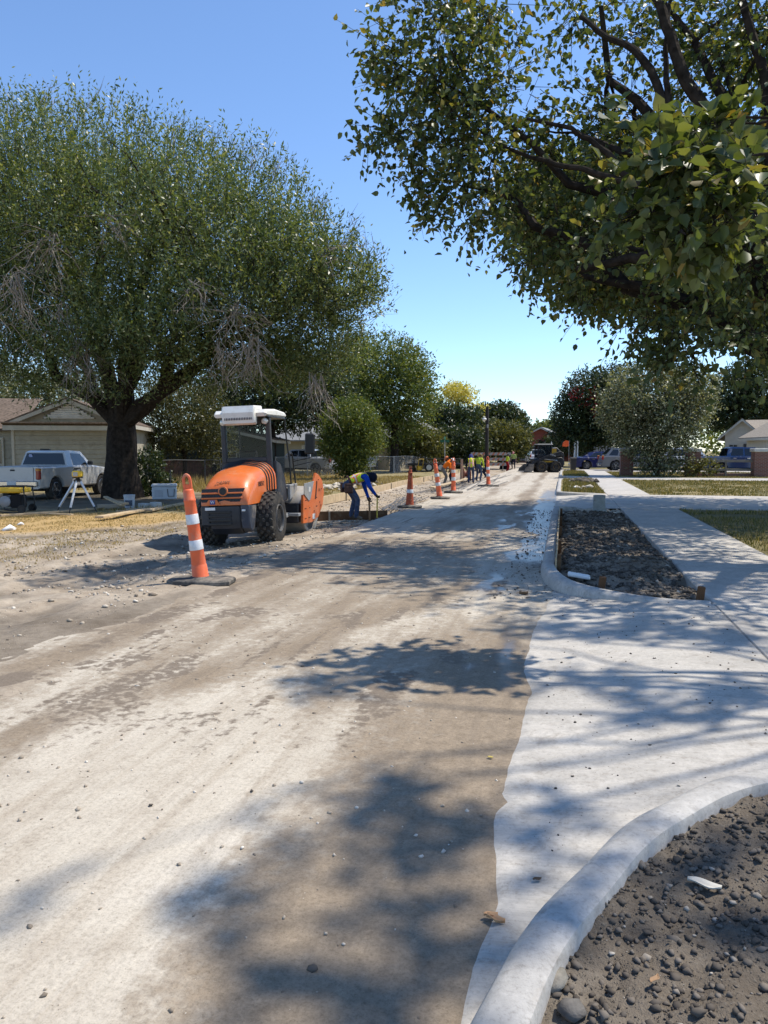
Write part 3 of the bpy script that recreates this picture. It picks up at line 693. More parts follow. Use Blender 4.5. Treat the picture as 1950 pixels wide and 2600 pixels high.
# ================================================================== TREES
BARK = M('bark', (0.034, 0.027, 0.022), 0.95, 0, 0.4, 9, 0.9, 0.1, bscale=22)
BARK_L = M('pale_bark', (0.17, 0.135, 0.105), 0.95, 0, 0.35, 9, 0.7, 0.1, bscale=22)
DEADW = M('dead_wood', (0.30, 0.265, 0.225), 0.95, 0, 0.25, 14, 0.3, 0.1)
L_MULB = leafmat('broad_leaf', [(0.0, (0.045, 0.07, 0.026)), (0.5, (0.085, 0.118, 0.04)), (0.88, (0.14, 0.165, 0.062)), (0.975, (0.22, 0.19, 0.05)), (1.0, (0.20, 0.13, 0.04))], 0.40, 0.44, 0.5)
L_ELM = leafmat('narrow_leaf', [(0.0, (0.05, 0.08, 0.03)), (0.45, (0.095, 0.14, 0.05)), (0.85, (0.165, 0.205, 0.085)), (1.0, (0.30, 0.32, 0.18))], 0.36, 0.40, 0.5)
L_MID = leafmat('mid_leaf', [(0.0, (0.05, 0.08, 0.02)), (0.5, (0.10, 0.14, 0.034)), (0.9, (0.16, 0.19, 0.05)), (1.0, (0.22, 0.21, 0.07))], 0.33, 0.5, 0.35)
L_DARK = leafmat('dark_leaf', [(0.0, (0.018, 0.032, 0.012)), (0.6, (0.035, 0.055, 0.018)), (1.0, (0.065, 0.085, 0.03))], 0.25, 0.45, 0.4)
L_OLIVE = leafmat('olive_leaf', [(0.0, (0.055, 0.065, 0.022)), (0.5, (0.10, 0.11, 0.035)), (1.0, (0.18, 0.17, 0.06))], 0.3, 0.5, 0.3)
L_GREY = leafmat('grey_green_leaf', [(0.0, (0.05, 0.065, 0.03)), (0.45, (0.14, 0.165, 0.085)), (0.85, (0.29, 0.30, 0.19)), (1.0, (0.5, 0.49, 0.38))], 0.25, 0.45, 0.45)
L_YEL = leafmat('yellow_leaf', [(0.0, (0.36, 0.34, 0.07)), (0.5, (0.55, 0.5, 0.14)), (1.0, (0.65, 0.6, 0.22))], 0.35, 0.5, 0.3)
L_RED = leafmat('red_blossom', [(0.0, (0.16, 0.015, 0.02)), (1.0, (0.32, 0.04, 0.04))], 0.2, 0.6, 0.2)
L_ORA = leafmat('orange_leaf', [(0.0, (0.55, 0.10, 0.02)), (1.0, (0.75, 0.17, 0.03))], 0.4, 0.6, 0.2)

def nrm(a): return a / np.maximum(1e-9, np.linalg.norm(a, axis=-1, keepdims=True))
def leaf_cloud(ells, n, L, per, ll, lw, seed, up=0.3, out=0.8, rnd=0.7, shell=0.45, droop=0.15, broad=False, clump=0.0, minz=None, flatten=0.0):
    r_ = np.random.default_rng(seed); E = np.array([e[:6] for e in ells], float)
    wgt = np.array([(e[6] if len(e) > 6 else 1.0) for e in ells]) * (E[:, 3] * E[:, 4] + E[:, 3] * E[:, 5] + E[:, 4] * E[:, 5])
    k = r_.choice(len(E), n, p=wgt / wgt.sum())
    d = nrm(r_.normal(0, 1, (n, 3)))
    rr = 1 - shell * r_.uniform(0, 1, n) ** 1.3 * 1.2
    c = E[k, :3]; rad = E[k, 3:6]
    p = c + d * rad * np.clip(rr, 0.05, 1.05)[:, None]
    if clump > 0:
        q = vnoise(p[:, 0] * 1.3 + p[:, 2] * 0.7, p[:, 1] * 1.3 - p[:, 2] * 0.9, seed) * 0.6 + vnoise(p[:, 0] * 2.7 - p[:, 2] * 2.1, p[:, 1] * 2.7 + p[:, 2] * 1.7, seed + 5) * 0.4
        kk = q > clump; p = p[kk]; d = d[kk]; rad = rad[kk]
    if minz is not None:
        kk = p[:, 2] > minz; p = p[kk]; d = d[kk]; rad = rad[kk]
    n = len(p)
    od = nrm(d / rad)
    sd = nrm(od * out + np.array([0, 0, up]) + r_.normal(0, rnd, (n, 3)) * 0.6)
    Ls = L * r_.uniform(0.5, 1.4, n)
    t = (np.arange(per)[None] + r_.uniform(0, 1, (n, per))) / per
    pos = p[:, None] + sd[:, None] * (Ls[:, None] * t)[..., None]
    pos[..., 2] -= droop * Ls[:, None] * t ** 2
    m = n * per; pos = pos.reshape(-1, 3); sdr = np.repeat(sd, per, 0)
    ax = nrm(sdr * 0.55 + nrm(r_.normal(0, 1, (m, 3))) * 0.8 + np.array([0, 0, -droop]))
    nn = nrm(r_.normal(0, 1, (m, 3)) + np.array([0, 0, 0.9 + flatten])); side = nrm(np.cross(ax, nn)); nn = np.cross(side, ax)
    s = r_.uniform(0.65, 1.3, m)[:, None]; l_ = ll * s; w2 = lw * s * 0.5
    fold = nn * (w2 * 0.35)
    if not broad:
        V = np.stack([pos, pos + ax * l_ * 0.42 + side * w2 + fold, pos + ax * l_, pos + ax * l_ * 0.42 - side * w2 + fold], 1)
        F = np.arange(m * 4).reshape(m, 4)
    else:
        V = np.stack([pos, pos + ax * l_ * 0.22 + side * w2 * 0.85 + fold, pos + ax * l_ * 0.58 + side * w2 * 0.9 + fold, pos + ax * l_ * 1.05 - nn * l_ * 0.12,
                      pos + ax * l_ * 0.58 - side * w2 * 0.9 + fold, pos + ax * l_ * 0.22 - side * w2 * 0.85 + fold], 1)
        i = (np.arange(m) * 6)[:, None]; F = np.concatenate([i + np.array([0, 1, 2, 3]), i + np.array([0, 3, 4, 5])], 1).reshape(-1, 4)
    return V.reshape(-1, 3), F, (p, sd, Ls)
def twig_mesh(name, sh, rad, mat, parent, frac=1.0, seed=1, back=0.5, droop=0.15):
    p, sd, Ls = sh; n = int(len(p) * frac); idx = np.random.default_rng(seed).permutation(len(p))[:n]
    p, sd, Ls = p[idx], sd[idx], Ls[idx]
    a = p - sd * (Ls * back)[:, None]; b = p + sd * Ls[:, None]; b[:, 2] -= droop * Ls
    u = nrm(np.cross(sd, np.array([0.3, 0.5, 0.8]))); v = np.cross(sd, u)
    V = np.stack([a + u * rad, a - u * rad * .5 + v * rad * .87, a - u * rad * .5 - v * rad * .87, b + u * rad * .3, b - u * rad * .15 + v * rad * .26, b - u * rad * .15 - v * rad * .26], 1)
    i = (np.arange(n) * 6)[:, None]; F = np.concatenate([i + np.array([0, 1, 4, 3]), i + np.array([1, 2, 5, 4]), i + np.array([2, 0, 3, 5])], 1).reshape(-1, 4)
    return tag(npmesh(name, V.reshape(-1, 3), F, mat, parent), kind='stuff')
def limb_path(a, b, n=7, bow=0.12, seed=0, wob=0.05):
    r_ = random.Random(seed); a = Vector(a); b = Vector(b); L = (b - a).length; out = []
    q = Vector((r_.uniform(-1, 1), r_.uniform(-1, 1), 0.6)) * L * bow
    for i in range(n):
        t = i / (n - 1); k = 4 * t * (1 - t)
        out.append(a.lerp(b, t) + q * k + Vector((r_.uniform(-1, 1), r_.uniform(-1, 1), r_.uniform(-1, 1))) * L * wob * (0 if i in (0,) else 1))
    return out
def tree(name, label, cat, base, tr, fork, ells, leaf, n, L, per, ll, lw, seed, group=None, bark=BARK, twig=0.0, limbs=None, nb=14, twr=0.006, flare=1.35, lean=(0, 0), **kw):
    b = Vector(base); t = thing(name, label, cat, b, 0, group)
    el = [(e[0] - b.x, e[1] - b.y, e[2] - b.z) + tuple(e[3:]) for e in ells]
    V, F, sh = leaf_cloud(el, n, L, per, ll, lw, seed, **kw)
    npmesh('crown', V, F, leaf, t)
    r_ = random.Random(seed)
    m = MB(); top = Vector((lean[0], lean[1], fork))
    path = [Vector((0, 0, -0.15)), Vector((lean[0] * .1, lean[1] * .1, 0.15 + fork * .05)), Vector((lean[0] * .35, lean[1] * .35, fork * .4)), Vector((lean[0] * .7, lean[1] * .7, fork * .75)), top]
    m.tube(path, [tr * flare * 1.15, tr * flare, tr * 1.02, tr * .92, tr * .85], 14)
    m.v = [(x * (1 + 0.10 * math.sin(5 * math.atan2(y, x) + z * 2)), y * (1 + 0.10 * math.sin(5 * math.atan2(y, x) + z * 2)), z) for (x, y, z) in m.v] if tr > 0.2 else m.v
    m.build('trunk', bark, t)
    m = MB(); ends = []
    cents = limbs if limbs is not None else [Vector(e[:3]) for e in el]
    for i, c in enumerate(cents):
        c = Vector(c) if limbs is None else Vector(c) - b
        lp = limb_path(top - Vector((0, 0, fork * 0.12 * r_.random())), c, 8, 0.10, seed * 31 + i, 0.03)
        r0 = tr * r_.uniform(0.42, 0.62)
        m.tube(lp, [r0 * (1 - 0.8 * k / 7) for k in range(8)], 8); ends += [(lp[k], r0 * (1 - 0.8 * k / 7)) for k in range(3, 8)]
    p = sh[0]
    if len(ends) and nb:
        EP = np.array([e[0] for e in ends])
        for i in np.random.default_rng(seed + 2).choice(len(p), min(nb * len(cents), len(p)), replace=False):
            dd = np.linalg.norm(EP - p[i], axis=1); j = int(dd.argmin())
            if dd[j] < 0.25: continue
            lp = limb_path(ends[j][0], Vector(p[i]), 5, 0.10, seed + int(i), 0.05); r1 = min(ends[j][1] * 0.6, 0.02 + 0.02 * dd[j])
            m.tube(lp, [r1, r1 * .8, r1 * .6, r1 * .4, r1 * .18], 5, False)
    if m.v: m.build('branches', bark, t)
    if twig > 0: twig_mesh('twigs', sh, twr, bark, t, twig, seed)
    return t
def EL(px, py, Y, rx, ry, rd=None, w_=1.0):
    """an ellipsoid of foliage centred on a photo pixel at depth Y; radii in photo pixels, depth radius in metres"""
    c = P(px, py, Y); k = pxm(px, Y)
    return (c.x, c.y, c.z, rx * k, rd if rd else rx * k, ry * k, w_)

# ---- the big tree of the left verge
tb = P(312, 1262, 23.5); tb.z = lz(tb.x, tb.y) - 0.02
e = [EL(300, 560, 23, 330, 230, 5.5), EL(110, 520, 24, 260, 210, 5), EL(560, 600, 22, 260, 190, 4.5), EL(760, 690, 22, 150, 130, 3.2), EL(880, 740, 22, 90, 80, 2.2),
     EL(640, 780, 21.5, 210, 120, 3.2), EL(-60, 700, 24, 220, 230, 4), EL(120, 800, 23, 190, 150, 3.4), EL(400, 830, 22, 230, 130, 3), EL(830, 870, 23, 90, 110, 2.2), EL(690, 920, 23.5, 120, 70, 2.2),
     EL(480, 930, 22, 130, 70, 2.0, .8), EL(300, 960, 21, 120, 80, 1.2, .6), EL(60, 930, 22, 140, 80, 2.2, .8), EL(220, 890, 20.2, 130, 70, 1.2, .7), EL(420, 860, 19.6, 130, 70, 1.2, .7), EL(150, 1000, 22, 90, 36, 1.2, .5), EL(720, 960, 22.5, 110, 60, 1.6, .7), EL(590, 960, 23, 90, 50, 1.6, .6), EL(-250, 600, 24, 260, 260, 4)]
big = tree('shade_tree', 'huge narrow-leaved shade tree leaning over the parked white pickup', 'tree', tb, 0.52, 2.6, e, L_ELM, 40000, 0.66, 8, 0.13, 0.046, 3,
           twig=0.2, nb=7, up=0.95, out=0.7, rnd=0.6, shell=0.6, droop=-0.05, clump=0.30, twr=0.008, flare=1.25,
           limbs=[P(560, 900, 22.5), P(700, 800, 22), P(820, 720, 22), P(330, 650, 23), P(180, 640, 24), P(60, 760, 24), P(500, 640, 22), P(-80, 700, 24), P(420, 560, 23), P(250, 500, 23)])
# bare dead twigs in hanging tufts and spiky shoots at the top
def dead_tuft(parent, c, n, L, seed, dirv=(0, 0, -1), spread=0.7):
    r_ = random.Random(seed); m = MB(); c = Vector(c) - parent.location
    for i in range(n):
        d = (Vector(dirv) + Vector((r_.uniform(-1, 1), r_.uniform(-1, 1), r_.uniform(-1, 1))) * spread).normalized()
        a = c + Vector((r_.uniform(-.5, .5), r_.uniform(-.5, .5), r_.uniform(-.5, .5))) * L * 0.35; l = L * r_.uniform(.5, 1.15)
        lp = [a, a + d * l * .35 + Vector((r_.uniform(-.1, .1), r_.uniform(-.1, .1), -.02)) * l, a + d * l * .7 + Vector((r_.uniform(-.18, .18), r_.uniform(-.18, .18), -.08)) * l, a + d * l + Vector((r_.uniform(-.2, .2), r_.uniform(-.2, .2), -.2)) * l]
        m.tube(lp, [0.016, 0.012, 0.008, 0.004], 4, False)
        for s in range(3):
            q = lp[1].lerp(lp[3], r_.random()); e2 = (d + Vector((r_.uniform(-1, 1), r_.uniform(-1, 1), r_.uniform(-1, 1))) * .8).normalized() * l * r_.uniform(.2, .45)
            m.tube([q, q + e2 * .5 + Vector((0, 0, -.02)), q + e2], [0.008, 0.006, 0.003], 3, False)
    return m.build('dead_twigs', DEADW, parent, False)
for i, (px, py, Y, n, L, dv) in enumerate([(120, 600, 19.5, 26, 1.5, (-.3, 0, -.5)), (40, 700, 19.3, 26, 1.5, (0, 0, -.8)), (200, 880, 20.0, 30, 1.4, (0, 0, -1)), (150, 780, 20, 12, 1.2, (0, 0, -.8)),
                                         (590, 780, 19.5, 26, 1.2, (.3, 0, -.6)), (640, 870, 19.8, 26, 1.2, (0, 0, -.9)), (800, 960, 21.5, 22, 1.1, (.2, 0, -.9)), (820, 640, 20.5, 14, .9, (.5, 0, .2)),
                                         (280, 560, 19.2, 12, 1.2, (.4, 0, -.4)), (500, 720, 19.2, 14, 1.1, (.2, 0, -.5)), (560, 870, 19.8, 14, 1.2, (.1, 0, -.8))]):
    dead_tuft(big, P(px, py, Y), n, L, 100 + i, dv)
for i, (px, py) in enumerate([(30, 320), (110, 300), (190, 310), (440, 380), (520, 400), (580, 420), (640, 440), (690, 470), (810, 560), (880, 640), (930, 690)]):
    dead_tuft(big, P(px, py, 22.5), 7, 1.1, 150 + i, (0.25, 0, 1.2), 0.35)

# ---- the broad-leaved tree on the right (trunk out of view), in three zones of its crown
tA = Vector((3.6, 11.2, 0.08))
eA = [EL(1100, 80, 12, 140, 120, 1.4), EL(1240, 60, 12.5, 130, 110, 1.5), EL(1010, 190, 11.8, 55, 90, .8), EL(1130, 240, 12, 150, 120, 1.4), EL(1010, 340, 11.8, 95, 45, .8), EL(1180, 380, 12, 170, 90, 1.4),
      EL(1300, 240, 12.5, 110, 130, 1.4), EL(1120, 520, 12, 95, 28, .5), EL(1270, 530, 12.2, 150, 95, 1.3), EL(1210, 610, 12, 60, 40, .5, .7), EL(1060, 440, 12, 75, 36, .7), EL(960, 375, 11.8, 50, 16, .4, .7), EL(1060, 520, 12, 60, 16, .4, .7), EL(1180, 570, 12, 90, 40, .7, .8), EL(1290, 660, 12, 80, 40, .7, .8), EL(1350, 770, 12, 50, 22, .4, .6), EL(1500, 770, 11.5, 60, 40, .5, .5), EL(950, 130, 11.8, 30, 60, .4, .6), EL(1390, 410, 13, 150, 130, 1.6), EL(1420, 610, 12.5, 130, 80, 1.2),
      EL(1320, 740, 12.2, 75, 26, .5, .7), EL(1275, 690, 12.2, 50, 30, .5, .6), EL(1540, 330, 14, 130, 130, 1.6), EL(1560, 520, 13, 130, 110, 1.4), EL(1450, 60, 13.5, 90, 60, 1.2, .6), EL(1620, 90, 14, 120, 110, 1.5, .5),
      EL(1780, 120, 14, 150, 130, 1.8, .55), EL(1900, 90, 13, 120, 180, 2.0, .9), EL(1720, 360, 14, 120, 110, 1.5, .4), EL(1880, 380, 12, 110, 160, 1.6, .6), EL(1600, 640, 11, 130, 90, 1.1),
      EL(1760, 650, 10.5, 160, 120, 1.2, .7), EL(1900, 640, 10, 120, 150, 1.4, .9), EL(1640, 800, 11, 85, 70, .9, 1.2), EL(1760, 840, 11, 130, 100, 1.1, 1.3), EL(1890, 860, 10.5, 110, 110, 1.2, 1.5), (3.2, 13.5, 4.6, 1.6, 1.8, .9, 1.3), (2.2, 15.5, 5.2, 1.5, 1.6, .8, 1.2), (3.6, 15.5, 4.6, 1.6, 1.6, .9, 1.2), (2.0, 12.5, 4.4, .9, 1.0, .5, 1.0), EL(1740, 920, 11, 130, 28, .7, .7), EL(1560, 860, 11, 45, 22, .4, .5), EL(1480, 700, 12, 50, 40, .5, .5),
      (4.2, 12.0, 7.5, 3.0, 2.6, 2.2, .8), (6.5, 11.5, 6.0, 3.0, 3.0, 2.4, .5), (3.4, 9.2, 5.2, 1.6, 1.3, 1.0, .7)]
mul = tree('broadleaf_tree', 'tall broad-leaved tree reaching over the road from the right edge', 'tree', tA, 0.30, 2.6, eA, L_MULB, 10200, 0.42, 5, 0.098, 0.072, 5,
           twig=0.6, nb=5, up=-0.05, out=0.75, rnd=0.7, shell=0.8, droop=0.22, broad=True, clump=0.42, twr=0.006, flatten=0.4,
           limbs=[P(1660, 10, 13), P(1500, 60, 13), P(1470, 330, 12.6), P(1200, 300, 12.2), P(1470, 683, 12), P(1820, 100, 13), P(1650, 560, 12), P(1200, 480, 12), (7, 12, 6.5), (4, 9, 5)])
def limb(parent, pts, r0, r1, Y0, Y1):
    n = len(pts); path = [P(px, py, Y0 + (Y1 - Y0) * k / (n - 1)) - parent.location for k, (px, py) in enumerate(pts)]; path = smooth_path(path, 4)
    m = MB(); m.tube([p + Vector((random.uniform(-1, 1), random.uniform(-1, 1), random.uniform(-1, 1))) * .02 for p in path], [r0 + (r1 - r0) * k / (len(path) - 1) for k in range(len(path))], 9); return m.build('limb', BARK, parent)
limb(mul, [(2130, 760), (1990, 660), (1900, 560), (1870, 470), (1820, 330), (1745, 210), (1690, 60), (1655, -40)], .16, .055, 11.2, 11.8)
limb(mul, [(1872, 478), (1795, 400), (1705, 290), (1630, 145), (1545, 95), (1470, 40)], .09, .03, 11.3, 12.2)
limb(mul, [(2080, 740), (1930, 640), (1800, 590), (1720, 600), (1640, 650), (1560, 662), (1465, 686)], .13, .05, 10.6, 11.4)
limb(mul, [(1740, 600), (1650, 640), (1580, 620), (1540, 560)], .05, .02, 11.2, 11.6)
limb(mul, [(1890, 540), (1740, 520), (1620, 470), (1540, 390), (1450, 330), (1340, 300)], .08, .02, 11.2, 11.8)
limb(mul, [(1620, 470), (1480, 430), (1350, 400), (1230, 340), (1120, 260)], .05, .012, 11.5, 12)
limb(mul, [(1990, 660), (1960, 420), (1950, 240), (1900, 60), (1860, -60)], .10, .04, 11.2, 11.8)
limb(mul, [(1700, 290), (1690, 160), (1700, 0)], .05, .025, 11.6, 12)
# the low near boughs with larger leaves, plus unseen clumps added to shade apron and near road
eN = [EL(1690, 430, 6.6, 140, 100, .5), EL(1790, 330, 6.8, 80, 60, .4), EL(1620, 330, 6.8, 40, 60, .3, .6), EL(1830, 520, 6.4, 110, 80, .5), EL(1600, 560, 6.8, 70, 50, .4, .5), EL(1750, 600, 6.6, 110, 50, .5, .8)]
for (px, py, r, z) in ((830, 1735, .28, 6.2), (900, 2060, .26, 6.6), (1150, 2130, .30, 5.8), (1010, 2330, .22, 6.4), (720, 2480, .22, 6.8), (1030, 2570, .16, 6.2),
                       (560, 2310, .16, 7.0), (80, 2260, .13, 7.2), (610, 2085, .10, 6.6), (1250, 2430, .17, 6.0), (1420, 2060, .22, 5.4), (1480, 2300, .15, 5.6), (1500, 1750, .38, 5.0), (1650, 1830, .34, 5.0), (1800, 1650, .4, 4.8), (1600, 1620, .5, 4.8), (1850, 1800, .4, 5.2), (1750, 2230, .2, 5.8), (1850, 2470, .2, 5.8), (1400, 1600, .35, 5.0), (1300, 1600, .22, 5.2)):
    z += 4.0; r *= 0.9; g = G(px, py, 0); k = z / math.tan(SUN_EL)
    eN.append((g[0] + k * math.sin(SUN_AZ), g[1] + k * math.cos(SUN_AZ), z, r, r * .85, r * .5, 1.0))
near = tree('broadleaf_tree', 'nearest broad-leaved bough with large yellowish leaves at the upper right, plus unseen clumps added for ground shadows', 'tree', Vector((4.6, 6.0, 0.1)), 0.06, 3.4, eN, L_MULB, 640, 0.30, 5, 0.12, 0.095, 8,
            twig=1.0, nb=1, up=-0.1, out=0.6, rnd=0.8, shell=0.9, droop=0.25, broad=True, clump=0.15, twr=0.004, flatten=0.3)
# its neighbour farther along, whose shade lies across road and pavement
tB = Vector((7.2, 19.6, 0.08))
eB = [(6.8, 20.5, 7.2, 5, 4.5, 2.4), (2.4, 20.6, 6.7, 2.6, 2.6, 1.3, 1.8), (3.6, 23.6, 6.4, 3, 2.6, 1.3), (1.0, 21.8, 6.4, 1.6, 2.2, .9, 2.0), (4.4, 18.0, 5.6, 2.2, 1.8, 1.2), (9, 23.5, 6.6, 4.5, 4, 2.2), (5, 26, 6.6, 3, 2.2, 1.3), (0.2, 18.6, 7.2, 1.7, 2.0, .9, 2.0), (0.1, 20.6, 7.6, 1.5, 1.9, .8, 2.0), (1.5, 19.2, 7.4, 2.0, 2.0, .8, 2.0), (2.4, 22.6, 7.2, 2.0, 2.0, .8, 2.0)]
tree('broadleaf_tree', 'dark crown of the second right-hand tree behind the overhanging boughs', 'tree', tB, 0.34, 3.2, eB, L_MULB, 19000, 0.6, 5, 0.15, 0.115, 6,
     twig=0.3, nb=5, up=0, out=0.7, rnd=0.7, shell=0.75, droop=0.2, broad=True, clump=0.22)

# ---- background trees
BGG = 'trees along the far side of the street'
def bgtree(name, label, base, tr, fork, ells, leaf, n, ll, lw, seed, L=0.7, per=5, cat='tree', **kw):
    b = Vector(base)
    k = dict(up=0.35, out=0.7, rnd=0.7, shell=0.55, droop=0.1, clump=0.30, nb=5); k.update(kw)
    return tree(name, label, cat, b, tr, fork, ells, leaf, n, L, per, ll, lw, seed, **k)
def gb(px, py, Y, z=None):
    p = P(px, py, Y); p.z = z if z is not None else (lz(p.x, p.y) if p.x < SLAB_X else 0.06); return p
bgtree('shade_tree', 'tall mid-green tree right behind the grey-roofed house', gb(1002, 1190, 55), 0.28, 3.6,
       [EL(960, 930, 56, 110, 80, 3.5), EL(1010, 1000, 55, 100, 80, 3), EL(890, 960, 57, 90, 90, 3), EL(1040, 940, 55, 50, 60, 2), EL(1060, 1020, 54, 45, 60, 2), EL(930, 1050, 55, 100, 60, 2.5), EL(1000, 1090, 55, 80, 36, 2)], L_MID, 8200, 0.24, 0.10, 11, 0.8)
bgtree('shade_tree', 'dark leafy tree behind the roller cab', gb(690, 1200, 44), 0.3, 3.0,
       [EL(640, 1000, 45, 130, 90, 3.5), EL(760, 990, 46, 120, 90, 3.5), EL(560, 1040, 44, 90, 80, 3), EL(840, 1010, 47, 60, 60, 2.5), EL(700, 1060, 45, 160, 36, 2.5)], L_DARK, 7600, 0.22, 0.10, 12, 0.7)
bgtree('bushy_tree', 'brushy olive undergrowth left of the roller cab', gb(470, 1215, 38), 0.12, 1.5,
       [EL(480, 1050, 38, 90, 90, 2.5), EL(420, 1100, 38, 60, 80, 2.0), EL(540, 1110, 39, 40, 80, 2.0), EL(390, 1010, 37, 60, 50, 2)], leafmat('dull_olive_leaf', [(0.0, (0.035, 0.042, 0.016)), (0.5, (0.065, 0.072, 0.026)), (1.0, (0.13, 0.125, 0.05))], .3), 5200, 0.16, 0.06, 13, 0.6)
bgtree('bushy_tree', 'round bright green bushy tree growing through the chain-link fence', gb(885, 1212, 41.5), 0.16, 0.9,
       [EL(888, 1085, 41.5, 68, 62, 1.6), EL(860, 1130, 41, 45, 45, 1.2), EL(920, 1120, 41.5, 45, 50, 1.2), EL(890, 1165, 41, 40, 36, .9), EL(890, 1195, 41, 40, 22, .8, .6)], L_MID, 5200, 0.17, 0.07, 14, 0.6, up=0.8, rnd=0.5)
bgtree('bushy_tree', 'olive spreading bush beside the grey barricade end of the fence', gb(1050, 1185, 58), 0.14, 1.0,
       [EL(1050, 1120, 58, 55, 40, 2), EL(1090, 1130, 58, 40, 36, 1.8), EL(1015, 1140, 57, 36, 30, 1.5)], L_OLIVE, 2600, 0.20, 0.10, 15, 0.6)
bgtree('bushy_tree', 'round dark hedge-like tree behind the green street sign', gb(1165, 1180, 66), 0.2, 1.2,
       [EL(1160, 1120, 66, 60, 32, 2.5), EL(1200, 1135, 66, 36, 30, 2), EL(1130, 1130, 66, 34, 30, 2), EL(1160, 1155, 66, 56, 18, 2)], L_DARK, 3000, 0.24, 0.12, 16, 0.6)
bgtree('bushy_tree', 'tan-topped rounded tree right of the utility pole', gb(1278, 1185, 72), 0.24, 1.8,
       [EL(1270, 1110, 72, 62, 36, 2.6), EL(1310, 1125, 72, 36, 34, 2), EL(1230, 1125, 72, 36, 36, 2.2), EL(1275, 1140, 72, 66, 24, 2.4)], L_OLIVE, 3600, 0.26, 0.13, 17, 0.6)
bgtree('yellow_tree', 'slim tree with a yellow flat-topped crown above the far roofs', gb(1160, 1160, 95), 0.3, 8.0,
       [EL(1162, 992, 95, 36, 14, 2.4), EL(1135, 1008, 95, 22, 10, 1.8), EL(1190, 1008, 95, 24, 12, 1.8), EL(1165, 1030, 95, 18, 10, 1.5, .4), EL(1210, 1045, 93, 26, 14, 1.8, .4)], L_YEL, 1150, 0.30, 0.14, 18, 0.9, bark=BARK, clump=.42)
bgtree('shade_tree', 'dense far tree under the yellow crown', gb(1130, 1165, 90), 0.3, 3,
       [EL(1140, 1070, 90, 50, 36, 3), EL(1190, 1075, 90, 44, 34, 3), EL(1105, 1060, 90, 26, 40, 2.4), EL(1160, 1105, 90, 70, 26, 3)], L_DARK, 3400, 0.34, 0.17, 19, 0.8)
bgtree('shade_tree', 'wide dark far tree right behind the utility pole', gb(1275, 1165, 100), 0.4, 3,
       [EL(1275, 1062, 100, 46, 34, 4), EL(1315, 1080, 100, 24, 26, 3), EL(1235, 1055, 100, 24, 24, 3), EL(1280, 1100, 100, 60, 24, 4)], L_DARK, 3800, 0.38, 0.19, 20, 0.8)
bgtree('shade_tree', 'hazy far tree left of the loader', gb(1345, 1160, 135), 0.4, 3,
       [EL(1350, 1110, 135, 34, 26, 4), EL(1385, 1098, 135, 30, 24, 4), EL(1410, 1100, 130, 26, 34, 4), EL(1330, 1125, 135, 24, 20, 3)], L_MID, 2600, 0.45, 0.22, 21, 0.8)
bgtree('shade_tree', 'tree top filling the gap behind the loader cab', gb(1420, 1165, 110), 0.4, 3,
       [EL(1420, 1130, 110, 46, 24, 4), EL(1460, 1120, 110, 40, 30, 4), EL(1380, 1135, 112, 30, 18, 3)], L_DARK, 2400, 0.4, 0.2, 22, 0.8)
# right-hand side
t8 = bgtree('flowering_tree', 'dark round crepe myrtle with dull red blossoms behind the silver car', gb(1500, 1175, 74), 0.2, 1.6,
       [EL(1500, 1010, 74, 70, 66, 3), EL(1450, 1060, 74, 44, 56, 2.4), EL(1560, 1000, 74, 70, 70, 3), EL(1470, 1110, 74, 66, 36, 2.6), EL(1560, 1090, 74, 60, 50, 2.6)], L_DARK, 7600, 0.26, 0.12, 23, 0.7)
V, F, sh = leaf_cloud([(a - t8.location.x, b - t8.location.y, c - t8.location.z, d, e_, f, g) for (a, b, c, d, e_, f, g) in [EL(1480, 1000, 72, 50, 14, .8), EL(1510, 1025, 72, 40, 16, .8), EL(1515, 1045, 72, 16, 14, .6)]], 90, 0.3, 7, 0.2, 0.14, 5)
npmesh('blossoms', V, F, L_RED, t8)
bgtree('bushy_tree', 'wide grey-green many-stemmed tree between the brick pillars', gb(1662, 1214, 46.8, 0.09), 0.13, 0.7,
       [EL(1650, 1010, 47, 120, 84, 2.6), EL(1750, 1010, 47.5, 66, 80, 2.2), EL(1585, 1050, 47, 60, 60, 1.8), EL(1700, 1080, 46.5, 80, 60, 1.8), EL(1640, 1120, 46.5, 70, 40, 1.2, .8), EL(1670, 1170, 46.3, 50, 34, .7, .7), EL(1720, 1150, 46.4, 50, 30, .7, .5), EL(1670, 1200, 46.2, 70, 14, .5, .5)], L_GREY, 9500, 0.16, 0.085, 24, 0.6, per=5, clump=0.33, up=0.5, twig=0.3, twr=0.008)
bgtree('shade_tree', 'dark green tree rising behind the right-hand house roof', gb(1880, 1165, 86), 0.4, 4,
       [EL(1860, 1000, 86, 60, 60, 4), EL(1940, 980, 86, 80, 90, 4), EL(1890, 1050, 86, 90, 40, 4), EL(1810, 1050, 88, 40, 40, 3)], L_DARK, 5200, 0.34, 0.16, 25, 0.8)
bgtree('shade_tree', 'pale sunlit tree behind the left house roof', gb(60, 1190, 46), 0.3, 3,
       [EL(60, 985, 46, 90, 50, 3), EL(150, 1000, 47, 70, 46, 3), EL(-40, 970, 46, 80, 70, 3), EL(240, 1020, 46, 70, 60, 3), EL(20, 1060, 46, 80, 60, 3), EL(-60, 1090, 46, 80, 60, 3)], L_GREY, 5200, 0.24, 0.1, 26, 0.7)
bgtree('shrub', 'leafy shrub at the foot of the big trunk beside the cooler', gb(385, 1262, 25.2), 0.05, 0.3,
       [EL(375, 1200, 25.2, 32, 60, .6), EL(405, 1235, 25.2, 30, 30, .5), EL(345, 1240, 24.4, 24, 20, .4)], L_DARK, 700, 0.11, 0.075, 27, 0.3, cat='shrub')
